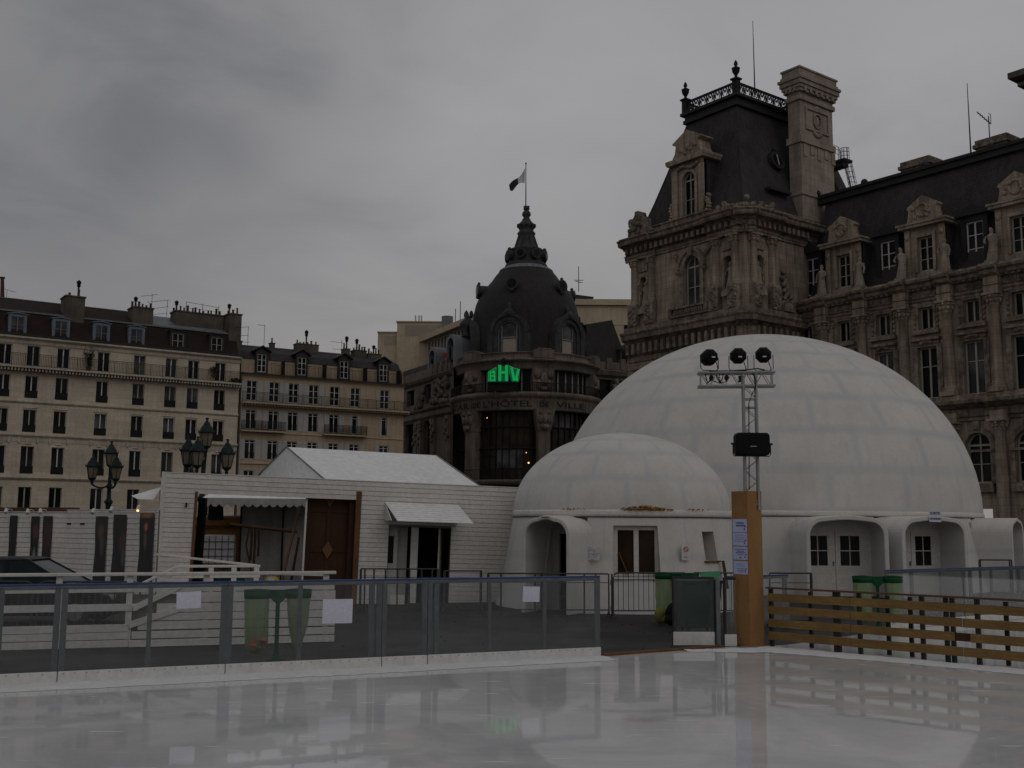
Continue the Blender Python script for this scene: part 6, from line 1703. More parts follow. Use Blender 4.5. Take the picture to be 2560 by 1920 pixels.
# right wing
Tr = Matrix.Translation((7.2, -1.8, 0)) @ Matrix.Rotation(R(24), 4, 'Z')
m = MB(Tr); wall_holes(m, 0, 16, 0, 20.3, [(1.4+i*3.0, 3.4+i*3.0, 16.9, 19.4) for i in range(5)] + [(1.2+i*3.0, 3.6+i*3.0, 7, 14.6) for i in range(5)], .5)
for i in range(5): 
    for k in range(5): m.ball((.7+i*3.0+rnd.gauss(0, .15), -.15, 16.6+k*.65), .42, .3, .4, 7, 5)
m.build('right_wall', ST, DS)
m = MB(Tr); m.box(0, 16, .5, .55, 0, 20); m.build('dark_bay', MT['pane'], DS)
m = MB(Tr); mould(m, 0, 16, [(.05, 15.0), (.35, 15.3), (.35, 16.0), (.6, 16.3), (.3, 16.5)]); mould(m, 0, 16, [(.1, 19.7), (.4, 19.9), (.6, 20.4), (.2, 20.6)]); m.build('right_cornice', ST, DS)
m = MB(Tr); m.box(0, 16, -.2, .4, 20.61, 21.5)
for i in range(8): m.box(.6+i*1.9, 1.3+i*1.9, -.35, .3, 20.62, 21.95)
m.build('right_parapet', ST, DS)
m = MB(Tr); m.hexa([(.2, .6, 20.7), (6.3, .6, 20.7), (6.3, 9, 20.7), (.2, 9, 20.7), (.8, 1.6, 26.2), (4.3, 1.6, 27.0), (4.3, 7, 27.0), (.8, 7, 26.2)]); m.build('right_roof', MT['bhv_dome'], DS)
m = MB(Tr); m.prism([(.6, 20.7), (1.8, 23.0), (8, 23.2), (8, 20.7)], 'x', 6.31, 16); m.build('right_roof', MT['slate'], DS)
m = MB(Tr); m.box(4.7, 6.1, .3, 2.5, 21.0, 23.2); m.prism([(4.5, 23.2), (5.4, 23.9), (6.3, 23.2)], 'y', .2, 2.6); q = m.build('zinc_dormer', MT['bhv_lead'], DS)
MB(Tr).box(4.95, 5.85, .26, .29, 21.3, 23.0).build('pane', MT['pane'], q)
# neck urn at the dome's left foot
m = MB(); p = at(940+735/3.253, 380+1340/3.253, 126)
m.lathe([(.5, -2.2), (.55, -1.9), (.3, -1.6), (.75, -1.0), (.8, -.6), (.4, -.2), (.2, 0), (.32, .35), (.25, .7), (.02, 1.0)], c=(p.x-1.63, p.y-128, p.z-.2), n=14); m.build('urn', MT['bhv_lead'], DS)
# flag
fl = thing('flag', 'half pale, half dark flag on a thin pole atop the dome', 'flag', (1.63-.18, 128.0, 40.75))
MB().cyl((.1, 0, -.2), (.08, 0, 5.4), .07, .045, 8).ball((.08, 0, 5.45), .11).build('pole', MT['iron'], fl)
def flag_part(u0, u1, nm, mat):
    v = []; n = 8; k = 6
    for i in range(n+1):
        u = u0 + (u1-u0)*i/n
        for j in range(k+1):
            t = j/k
            top = Vector((-.02 - 1.95*u, 0, 4.85 - 2.35*u - .25*math.sin(u*5))); bot = Vector((-.06 - 1.75*u, 0, 2.98 - 1.05*u + .28*math.sin(u*4.2)))
            if u > .85: bot = bot.lerp(top, (u-.85)*2.2)
            q = top.lerp(bot, t); q.y = .16*math.sin(u*7 + t*2)
            v.append(q)
    m = MB(); m.add(v, [(i*(k+1)+j, i*(k+1)+j+1, (i+1)*(k+1)+j+1, (i+1)*(k+1)+j) for i in range(n) for j in range(k)], True)
    m.build(nm, mat, fl)
flag_part(0, .45, 'pale_cloth', MT['flag_pale']); flag_part(.45, 1.0, 'dark_cloth', MT['flag_dark'])
# lit sign
SG = thing('lit_sign', 'green lit sign of three tall letters BHV on the rotunda balcony', 'sign', (0, 118.75, 0))
x_ = lambda px: at(980 + px/3.456, 960, 118.75).x
z_ = lambda py: at(980 + 1000/3.456, 780 + py/3.456, 118.75).z
def letter(nm, outline, strokes):
    m = MB(); m.prism([(x_(a), z_(b)) for a, b in outline], 'y', .06, .30); bo = m.build('letter', MT['neon_dim'], SG)
    n = MB()
    for s in strokes: n.prism([(x_(a), z_(b)) for a, b in s], 'y', -.02, .055)
    n.build('tubes', MT['neon'], bo)
bar = lambda x0, x1, y0, y1, sk=0: [(x0, y0), (x1, y0-sk), (x1, y1), (x0, y1)]
letter('B', [(829, 517), (900, 477), (900, 600), (829, 600)], [bar(829, 834, 517, 600, 2), bar(896, 900, 479, 600), bar(834, 896, 596, 600), [(829, 517), (900, 477), (900, 482), (829, 522)],
       bar(842, 856, 520, 594, 6), bar(857, 884, 516, 528, 12), bar(857, 884, 550, 561, 5), bar(857, 884, 584, 594), bar(876, 888, 512, 554), bar(878, 891, 556, 592)])
letter('H', [(916, 456), (942, 452), (946, 468), (975, 468), (979, 452), (1004, 456), (1004, 600), (916, 600)], [bar(921, 944, 460, 597), bar(976, 999, 460, 597), bar(945, 975, 512, 532), bar(916, 920, 456, 600), bar(1000, 1004, 456, 600)])
letter('V', [(1014, 463), (1030, 478), (1062, 488), (1104, 494), (1104, 560), (1096, 600), (1030, 600), (1014, 540)], [[(1014, 463), (1018, 466), (1018, 540), (1014, 540)], [(1022, 480), (1044, 484), (1066, 582), (1056, 597), (1044, 597)], [(1104, 494), (1082, 492), (1060, 580), (1068, 597), (1080, 597)], [(1014, 463), (1062, 486), (1104, 493), (1104, 498), (1060, 491), (1014, 470)], bar(1074, 1090, 572, 597)])
m = MB()
for px in (845, 885, 935, 985, 1040, 1085): m.box(x_(px)-.04, x_(px)+.04, .1, .2, z_(690), z_(600))
m.box(x_(830), x_(1100), .08, .25, z_(612), z_(601)); m.box(x_(838), x_(1080), .3, .7, z_(680), z_(613)); m.build('support', MT['iron'], SG)
m = MB(); m.ball((x_(965), .2, z_(420)), .35, .2, .35, 8, 6); m.build('ornament', MT['iron'], SG)

# ---------------------------------------------------------------- city hall: corner pavilion and wing
CH = thing('city_hall', 'ornate sooty stone city hall with a steep slate pavilion roof, rising behind the large igloo', 'building', (9.17, 82.02, 0), R(-52.637))
SN, TRM = MT['stone'], MT['stone_trim']
chc, chs = math.cos(R(-52.637)), math.sin(R(-52.637))
def ch_plane(px, py, y):
    """where the sight line meets the plane `y` metres behind the pavilion front, in city-hall metres"""
    d = ray(px, py); b = Vector((-chs, chc)); a = Vector((chc, chs)); O = Vector((9.17, 82.02))
    t = ((O + b*y) - EYE.xy).dot(b)/d.xy.dot(b); P = EYE + d*t
    return (P.xy - O).dot(a), P.z
PW, PD = 11.35, 13.0
RT_ = Matrix.Translation((PW, 0, 0)) @ Matrix.Rotation(R(90), 4, 'Z')       # frame of the return face: local x runs into the building
def statue_bm(mb, c, h, rnd):
    x, y, z = c
    s = h/2.1
    tw = rnd.uniform(-.12, .12)
    rings = [(0, .36, .30, 0), (.25, .33, .28, 0), (.7, .27, .24, .02), (1.0, .25, .21, .03), (1.2, .24, .19, .03), (1.45, .30, .20, .02), (1.6, .29, .18, .02), (1.68, .14, .12, .02), (1.74, .085, .09, .03), (1.80, .11, .12, .05), (1.92, .125, .135, .05), (2.03, .10, .11, .04), (2.1, .02, .02, .04)]
    n = 12
    v = []
    for i, (hz, rx, ry, off) in enumerate(rings):
        for k in range(n):
            a = 2*PI*k/n
            fold = 1 + (.10*math.sin(5*a + hz*3) if hz < 1.1 else 0)
            v.append((x + (rx*fold*math.cos(a) + off + tw*math.sin(hz*1.7))*s, y + ry*fold*math.sin(a)*s, z + hz*s))
    mb.add(v, [(i*n+k, i*n+(k+1) % n, (i+1)*n+(k+1) % n, (i+1)*n+k) for i in range(len(rings)-1) for k in range(n)], True)
    sd = rnd.choice((-1, 1))
    mb.tube([(x+sd*.28*s, y, z+1.55*s), (x+sd*.40*s, y-.1*s, z+1.25*s), (x+sd*.22*s, y-.28*s, z+1.08*s)], [.085*s, .075*s, .055*s], 7)
    mb.tube([(x-sd*.28*s, y, z+1.55*s), (x-sd*.38*s, y-.02*s, z+1.2*s), (x-sd*.36*s, y-.1*s, z+.85*s)], [.085*s, .075*s, .055*s], 7)
    mb.box(x-.34*s, x+.34*s, y-.3*s, y+.3*s, z-.16*s, z+.01)
def column(mb, x, y, z0, z1, r, cap=.65, base=.3):
    mb.box(x-r*1.45, x+r*1.45, y-r*1.45, y+r*1.45, z0, z0+base*.45)
    mb.lathe([(r*1.4, z0+base*.45), (r*1.45, z0+base*.6), (r*1.15, z0+base*.75), (r*1.3, z0+base*.9), (r*1.05, z0+base), (r, z0+base+.05), (r*1.0, z0+(z1-z0)*.4), (r*.86, z1-cap-.05), (r*1.05, z1-cap), (r*.9, z1-cap+.06), (r*1.05, z1-cap*.6), (r*1.25, z1-cap*.35), (r*1.55, z1-.12)], c=(x, y, 0), n=16)
    mb.box(x-r*1.6, x+r*1.6, y-r*1.6, y+r*1.6, z1-.12, z1)
    for k in range(8):
        a = k*PI/4; mb.ball((x+r*1.12*math.cos(a), y+r*1.12*math.sin(a), z1-cap*.62), .13, .13, .17, 6, 4); mb.ball((x+r*1.38*math.cos(a), y+r*1.38*math.sin(a), z1-.24), .11, .11, .11, 6, 4)

# pavilion walls
fw_ = MB()
wall_holes(fw_, 0, PW, 0, 23.0, [(5.65, 7.25, 18.0, 21.75), (1.10, 1.76, 18.5, 21.1), (9.56, 10.22, 18.5, 21.1), (5.4, 7.5, 9.5, 14.0), (5.4, 7.5, 3, 8.2)], .45)
fw_.box(0, .05, .46, PD, 0, 23).box(0, PW, PD-.1, PD, 0, 23)
fw_.build('pavilion_wall', SN, CH)
rw_ = MB(RT_); wall_holes(rw_, 0.0, PD, 0, 23.0, [(1.12, 1.78, 18.5, 21.1)], .45); rw_.build('pavilion_wall', SN, CH)
for T, xs in ((None, (1.43, 9.89)), (RT_, (1.45,))):
    for x in xs:
        m = MB(T); m.box(x-.34, x+.34, .45, .5, 18.5, 21.1); spandrel(m, x, .66, 20.77, 21.1, .02, .44); ring(m, arch_pts(x, 1.0, 18.5, 20.77), arch_pts(x, .66, 18.5, 20.77), -.1, -.001)
        m.box(x-.55, x-.33, -.16, -.101, 20.5, 20.68).box(x+.33, x+.55, -.16, -.101, 20.5, 20.68).box(x-.5, x+.5, -.15, -.001, 21.5, 22.2)
        m.build('niche', TRM, CH)
        rnd = random.Random(int(x*100)); s = MB(T); statue_bm(s, (x, .12, 18.75), 1.95, rnd); s.box(x-.45, x+.45, -.35, .3, 18.2, 18.6); s.build('statue', MT['chimney_stone'], CH)
m = MB(); spandrel(m, 6.45, 1.6, 20.95, 21.75, .02, .44)
ring(m, arch_pts(6.45, 2.3, 18.0, 20.95, 16), arch_pts(6.45, 1.6, 18.0, 20.95, 16), -.16, -.001); ring(m, arch_pts(6.45, 2.75, 20.9, 20.95, 16), arch_pts(6.45, 2.32, 20.9, 20.95, 16), -.26, -.001)
m.box(5.0, 5.3, -.28, -.161, 20.55, 20.8).box(7.6, 7.9, -.28, -.161, 20.55, 20.8); m.box(6.25, 6.65, -.34, -.261, 21.75, 22.4)
for s in (-1, 1):
    for k in range(4): m.ball((6.45+s*(1.25+.13*k), -.08, 21.6+.14*k), .2, .16, .2, 7, 5)
m.build('window_surround', TRM, CH)
arch_win(CH, 6.45, 1.56, 18.0, 20.95, .25, MT['sash'], MT['pane_curtain'])
bal = MB(); bal.box(4.5, 8.3, -.62, -.30, 17.9, 18.04).box(4.5, 8.3, -.6, -.32, 17.3, 17.42)
for x in (4.5, 8.02): bal.box(x, x+.28, -.61, -.31, 17.42, 17.9)
for i in range(14): bal.lathe([(.04, 17.42), (.05, 17.5), (.085, 17.58), (.035, 17.72), (.05, 17.85), (.05, 17.9)], c=(4.98+i*.226, -.46, 0), n=8)
bal.build('balustrade', TRM, CH)
for x in (.55, 2.32, 8.75, 10.54):
    col_ = MB(); column(col_, x, -.04, 18.9, 22.5, .31); col_.build('column', SN, CH)
    pil_ = MB(); pil_.box(x-.45, x+.45, -.5, -.001, 17.3, 18.9); 
    for k in range(14): pil_.ball((x + random.uniform(-.34, .34), -.5, 17.45+k*.1), .14, .10, .12, 7, 5)
    pil_.build('pedestal', TRM, CH)
for x in (.82, 2.78):
    c2_ = MB(RT_); column(c2_, x, -.04, 18.9, 22.5, .31); c2_.build('column', SN, CH)
    p2_ = MB(RT_); p2_.box(x-.45, x+.45, -.5, -.001, 17.3, 18.9)
    for k in range(14): p2_.ball((x + random.uniform(-.34, .34), -.5, 17.45+k*.1), .14, .10, .12, 7, 5)
    p2_.build('pedestal', TRM, CH)
m = MB(RT_); rnd = random.Random(77)                       # scrolled buttress on the return, above the wing
for k in range(34): m.ball((4.0 + rnd.gauss(0, .26)*(1.3-k/40), -.15, 17.4+k*.085), .20, .2, .17, 7, 5)
m.box(3.5, 4.6, -.6, -.001, 17.3, 17.9); m.build('carved_buttress', TRM, CH)
ent = [(.05, 22.5), (.12, 22.52), (.12, 22.68), (.17, 22.7), (.17, 22.88), (.30, 22.95), (.10, 22.98), (.10, 23.38), (.3, 23.42), (.42, 23.55), (.85, 23.62), (.92, 23.75), (.92, 23.88), (1.05, 24.0), (1.05, 24.08), (.55, 24.12)]
low = [(.0, 14.6), (.14, 14.62), (.14, 15.0), (.24, 15.05), (.1, 15.1), (.1, 15.9), (.3, 16.0), (.5, 16.15), (.75, 16.25), (.8, 16.55), (.92, 16.7), (.92, 16.82), (.45, 16.9), (.45, 17.25), (.0, 17.3)]
m = MB(); mould(m, -.35, PW+.28, low); m.build('lower_cornice', TRM, CH)
m = MB(); mould(m, -.5, PW+.30, ent)
for x in (1.43, 9.7): mould(m, x-1.45, x+1.5, [(o+.22, z) for o, z in ent[:4]] + [(o+.2, z+.002) for o, z in ent[4:]])
m.build('cornice', TRM, CH)
m = MB(RT_); mould(m, -.25, 5.84, [(o-.003, z+.001) for o, z in low]); m.build('lower_cornice', TRM, CH)
m = MB(RT_); mould(m, -.27, 12.0, [(o-.003, z+.001) for o, z in ent]); mould(m, .3, 3.35, [(o+.2, z) for o, z in ent])
m.build('cornice', TRM, CH)
TD_ = Matrix.Translation((PW, 0, 0)) @ Matrix.Rotation(R(45), 4, 'Z')      # canted corner of the cornices
m = MB(TD_); mould(m, -.8, .8, [(o*.93, z+.002) for o, z in ent]); m.build('cornice', TRM, CH)
m = MB(TD_); mould(m, -.7, .7, [(o*.93, z+.002) for o, z in low]); m.build('lower_cornice', TRM, CH)
md = MB()
for i in range(22): md.box(.0+i*.53, .26+i*.53, -.62, -.105, 23.0, 23.40); md.ball((.40+i*.53, -.2, 23.18), .12, .1, .13, 6, 4)
md.build('brackets', TRM, CH)
for T_, x0_, x1_ in ((None, -.3, PW+.3), (RT_, .31, 5.83)):      # frieze of the storey below
    m = MB(T_); mould(m, x0_, x1_, [(.0, 13.6), (.16, 13.65), (.16, 13.95), (.26, 14.0), (.0, 14.1)]); m.build('lower_string', TRM, CH)
    m = MB(T_)
    n_ = int((x1_-x0_-.4)/.62)
    for i in range(n_): m.box(x0_+.2+i*.62, x0_+.48+i*.62, -.55, -.001, 15.15, 15.95)
    m.build('console_row', TRM, CH)
for x in (.55, 2.32, 4.3, 8.6, 10.7):
    m = MB(); m.box(x-.42, x+.42, -.3, -.001, 0, 13.0).box(x-.55, x+.55, -.42, -.001, 13.001, 13.6); m.build('lower_pilaster', SN, CH)
md = MB(RT_)
for i in range(12): md.box(.3+i*.53, .56+i*.53, -.62, -.105, 23.0, 23.40); md.ball((.70+i*.53, -.2, 23.18), .12, .1, .13, 6, 4)
md.build('brackets', TRM, CH)
# parapet and corner ornament
m = MB(); m.box(.1, PW-.1, .05, .4, 24.09, 24.75); mould(m, 2.6, 8.4, [(.1, 24.15), (.1, 24.7), (.2, 24.75), (.2, 24.85)])
rnd = random.Random(12)
m.prism([(.05, 24.1), (2.3, 24.1), (2.3, 24.6), (1.9, 25.0), (1.75, 25.7), (1.3, 26.0), (1.2, 26.3), (.85, 26.3), (.8, 26.0), (.45, 25.6), (.3, 24.9), (.05, 24.7)], 'y', -.35, .5)
for k in range(14): m.ball((rnd.uniform(.3, 2.0), -.38, rnd.uniform(24.4, 25.7)), .24, .15, .22, 7, 5)
for k in range(30): m.ball((PW - 2.6 + rnd.uniform(0, 2.7), -.2, 24.2 + abs(rnd.gauss(0, .38))), .22, .2, .2, 7, 5)
m.build('parapet', TRM, CH)
m = MB(RT_); m.box(.1, 9, .05, .4, 24.09, 24.75)
for k in range(30): m.ball((rnd.uniform(0, 2.9), -.18, 24.2 + abs(rnd.gauss(0, .38))), .22, .2, .2, 7, 5)
m.build('parapet', TRM, CH)
# steep slate roof
ins = [(.2, 24.1), (.68, 25.2), (1.35, 27.2), (2.05, 29.5), (2.65, 31.6), (3.1, 33.2), (3.35, 34.0)]
v = []
for (i_, z) in ins: v += [(i_, i_, z), (PW-i_, i_, z), (PW-i_, PD-i_, z), (i_, PD-i_, z)]
m = MB(); m.add(v, [(j*4+k, j*4+(k+1) % 4, (j+1)*4+(k+1) % 4, (j+1)*4+k) for j in range(len(ins)-1) for k in range(4)] + [tuple(range(len(v)-4, len(v)))])
m.build('pavilion_roof', MT['slate'], CH)
q = 3.05; m = MB(); m.box(q-.12, PW-q+.12, q-.12, PD-q+.12, 33.45, 33.75).box(q-.02, PW-q+.02, q-.02, PD-q+.02, 33.751, 34.1).box(q-.28, PW-q+.28, q-.28, PD-q+.28, 34.101, 34.35)
m.build('roof_crown', MT['lead'], CH, .03)
for (a, b) in (((.2, .2), (3.35, 3.35)), ((PW-.2, .2), (PW-3.35, 3.35))):
    hp = MB()
    for j in range(len(ins)-1):
        i0, z0 = ins[j]; i1, z1 = ins[j+1]; fx = (lambda i_: i_) if a[0] < 5 else (lambda i_: PW-i_)
        hp.cyl((fx(i0), i0, z0), (fx(i1), i1, z1), .05, .05, 8)
    hp.build('hip_roll', MT['lead'], CH)
cr = MB(); q = 3.1; za, zb = 34.36, 35.32
def crest(mb, p, q_, n):
    p = Vector(p); q_ = Vector(q_); d = (q_-p)
    mb.beam(p + Vector((0, 0, za+.07)), q_ + Vector((0, 0, za+.07)), .10, .12); mb.beam(p + Vector((0, 0, zb-.1)), q_ + Vector((0, 0, zb-.1)), .12, .18)
    u = d.normalized(); L = d.length
    for i in range(n):
        c = p + d*((i+.5)/n); w_ = L/n*.5
        for s in (-1, 1):
            pts = []
            for t in range(10):
                a = t/9*1.55*PI; r_ = w_*.62*(1-.045*t)
                pts.append(c + u*(s*(w_*.42 - r_*.5*math.cos(a)*.9)) + Vector((0, 0, (za+zb)/2 - .04 + .30*math.sin(a)*(1-.04*t))))
            mb.tube(pts, .05, 5)
        e = p + d*(i/n); mb.cyl(e + Vector((0, 0, za)), e + Vector((0, 0, zb)), .06, n=5)
crest(cr, (q, q, 0), (PW-q, q, 0), 7); crest(cr, (PW-q, q, 0), (PW-q, PD-q, 0), 8); crest(cr, (q, q, 0), (q, PD-q, 0), 8); crest(cr, (q, PD-q, 0), (PW-q, PD-q, 0), 7)
cr.build('roof_cresting', MT['iron'], CH)
for (x, y) in ((q, q), (PW-q, q), (q, PD-q), (PW-q, PD-q)):
    m = MB(); m.box(x-.22, x+.22, y-.22, y+.22, 34.36, 35.4).box(x-.32, x+.32, y-.32, y+.32, 35.401, 35.52)
    m.lathe([(.2, 35.52), (.1, 35.7), (.12, 35.78), (.28, 36.05), (.3, 36.25), (.33, 36.32), (.16, 36.42), (.08, 36.5), (.16, 36.62), (.13, 36.78), (.02, 36.98)], c=(x, y, 0), n=12); m.build('finial', MT['iron'], CH)
# stone dormer of the pavilion
m = MB(); wall_holes(m, 4.25, 7.3, 24.3, 29.1, [(5.2, 6.45, 24.8, 28.35)], .35, y=.45); spandrel(m, 5.825, 1.25, 27.72, 28.35, .46, .79)
ring(m, arch_pts(5.825, 1.75, 24.8, 27.72), arch_pts(5.825, 1.25, 24.8, 27.72), .33, .449)
m.box(4.2, 4.75, .28, .449, 24.3, 28.7).box(6.9, 7.35, .28, .449, 24.3, 28.7)
m.prism([(3.95, 29.1), (7.6, 29.1), (7.72, 29.35), (7.72, 29.5), (3.82, 29.5), (3.82, 29.35)], 'y', .0, 2.2)
m.prism([(4.3, 29.5), (7.3, 29.5), (7.0, 30.0), (6.9, 30.6), (7.25, 30.75), (7.25, 30.85), (5.8, 31.6), (4.35, 30.85), (4.35, 30.75), (4.7, 30.6), (4.6, 30.0)], 'y', .25, 1.6)
for k in range(10): m.ball((5.0+rnd.uniform(0, 1.7), .24, 29.75+rnd.uniform(0, .7)), .2, .14, .18, 7, 5)
for k in range(8): m.ball((4.9+k*.26, .3, 28.75+.12*math.sin(k)), .18, .14, .15, 7, 5)
for s, x in ((-1, 4.0), (1, 7.65)):
    for k in range(9): m.ball((x + .08*math.sin(k*1.7), .5, 24.4+k*.22), .27-.022*k, .3, .16, 7, 5)
dd = m.build('stone_dormer', SN, CH)
for a_, b_ in ((4.27, 4.42), (7.13, 7.28)): MB().box(a_, b_, .81, 3.0, 24.3, 29.09).build('dormer_cheek', MT['slate'], dd)
arch_win(dd, 5.825, 1.25, 24.8, 27.72, .65, MT['sash'], MT['pane'])
# oculus and rooflight on the return slope
ox, oz = PW-2.05, 29.35
m = MB(Matrix.Translation((ox+.12, 5.92, oz)) @ Matrix.Rotation(R(-14), 4, 'Y'))
m.cyl((-.3, 0, 0), (.28, 0, 0), .80, .74, 22); m.ball((.2, 0, .9), .2, .2, .25, 7, 5)
oo = m.build('oculus', MT['lead'], CH)
m = MB(Matrix.Translation((ox+.12, 5.92, oz)) @ Matrix.Rotation(R(-14), 4, 'Y')); m.cyl((.281, 0, 0), (.30, 0, 0), .48, .48, 20); m.build('pane', MT['pane'], oo)
m = MB(Matrix.Translation((ox+.12, 5.92, oz)) @ Matrix.Rotation(R(-14), 4, 'Y')); m.box(.301, .33, -.05, .05, -.45, .45); m.build('glazing_bar', MT['sash'], oo)
m = MB(); m.add([(PW-.72, 4.05, 25.15), (PW-.72, 5.75, 25.15), (PW-1.22, 5.6, 26.45), (PW-1.22, 4.2, 26.45), (PW-.92, 4.05, 25.15), (PW-.92, 5.75, 25.15), (PW-1.42, 5.6, 26.45), (PW-1.42, 4.2, 26.45)], [(0,1,2,3), (4,5,6,7), (0,1,5,4), (1,2,6,5), (2,3,7,6), (3,0,4,7)])
m.build('rooflight', MT['shutter'], CH)
m = MB(); m.box(PW-1.5, PW-.6, 3.7, 6.1, 26.5, 26.7); m.build('rooflight_hood', MT['lead'], CH)
# tall chimney on the return side
cx0, cx1, cy0, cy1 = PW-1.30, PW-.20, 6.8, 10.75
m = MB(); m.box(cx0, cx1, cy0, cy1, 23.5, 33.9)
for e, za_, zb_ in ((.14, 30.6, 31.1), (.1, 26.6, 26.75), (.16, 33.9, 34.25), (.04, 34.25, 34.55), (.22, 34.55, 34.8), (.32, 34.8, 35.05), (.42, 35.05, 35.4), (.52, 35.4, 35.62), (.36, 35.62, 35.85), (.28, 35.85, 36.25), (.36, 36.25, 36.4)):
    m.box(cx0-e, cx1+e, cy0-e, cy1+e, za_+.001, zb_)
for i in range(6): m.box(cx1+.23, cx1+.34, cy0+.2+i*.66, cy0+.48+i*.66, 34.56, 35.02)
for i in range(3): m.box(cx0+.05+i*.38, cx0+.23+i*.38, cy0-.34, cy0-.23, 34.56, 35.02)
for i in range(5): m.box(cx1+.002, cx1+.06, cy0+.25+i*.85, cy0+.7+i*.85, 29.6+(.25 if i % 2 else 0), 30.55)
m.box(cx1+.002, cx1+.12, 7.4, 10.2, 31.75, 31.92).box(cx1+.002, cx1+.12, 7.4, 10.2, 33.35, 33.5).box(cx1+.002, cx1+.12, 7.4, 7.56, 31.921, 33.349).box(cx1+.002, cx1+.12, 10.04, 10.2, 31.921, 33.349)
for k in range(5): m.ball((cx1+.02, 8.8+(k-2)*.22, 33.55+.1*math.cos(k-2)), .14, .2, .18, 7, 5); m.ball((cx1+.02, 8.8+(k-2)*.18, 31.6-.1*math.cos(k-2)), .14, .2, .2, 7, 5)
m.tube([(cx1+.06, 8.8+.42*math.cos(t*PI/10), 32.62+.55*math.sin(t*PI/10)) for t in range(21)], .08, 6)
m.ball((cx1+.0, 8.8, 32.62), .12, .28, .4, 10, 6)
m.build('chimney', MT['chimney_stone'], CH, .02)
# roof mass and ladder behind
xa, za_ = ch_plane(1520+1945/3.456, 40+1180/3.456, 17.5); xb, zb_ = ch_plane(1520+2120/3.456, 40+1500/3.456, 17.5)
m = MB(); m.hexa([(xa-6, 16.8, zb_-4), (xb+.75, 16.8, zb_-4), (xb+.75, 18.6, zb_-4), (xa-6, 18.6, zb_-4), (xa-5, 17.2, za_+.6), (xa-1.0, 17.2, za_+.6), (xa-1.0, 18.2, za_+.6), (xa-5, 18.2, za_+.6)]); m.build('rear_roof', MT['slate'], CH)
xg, zg = ch_plane(1520+2000/3.456, 40+1250/3.456, 16.4); m = MB(); m.box(xg-1.6, xg+.55, 16.3, 17.4, zg-.12, zg+.1); m.box(xg-1.4, xg+.3, 16.4, 17.2, zg-.5, zg-.121); m.build('rear_ledge', MT['lead'], CH)
def cage_pt(x, y): 
    a, b = ch_plane(1520+x/3.456, 40+y/3.456, 16.2); return Vector((a, 16.2, b))
m = MB()
for (p_, q_, r_) in (((2045, 1150), (2050, 1250), .85), ((2075, 1270), (2128, 1490), .7)):
    a, b = cage_pt(*q_), cage_pt(*p_)
    for k in range(7):
        an = PI*k/6; o_ = Vector((.42*math.cos(an)*r_*1.1, -.45*math.sin(an), 0)); m.cyl(a+o_, b+o_, .022, n=5)
    n_ = 3 if r_ > .8 else 5
    for i in range(n_+1):
        c = a.lerp(b, i/n_); m.tube([c + Vector((.42*math.cos(PI*k/10)*r_*1.1, -.45*math.sin(PI*k/10), 0)) for k in range(11)], .025, 5)
    for s in (-.2, .2): m.cyl(a + Vector((s, .05, -.5)), b + Vector((s, .05, .1)), .025, n=5)
a = cage_pt(1990, 1250); b = cage_pt(1990, 1130); m.cyl(a, b, .03, n=5)
for y in (1125, 1150, 1190): m.cyl(cage_pt(1940, y-15), cage_pt(1995, y+10), .02, n=5)
m.build('roof_ladder', MT['post_dark'], CH)

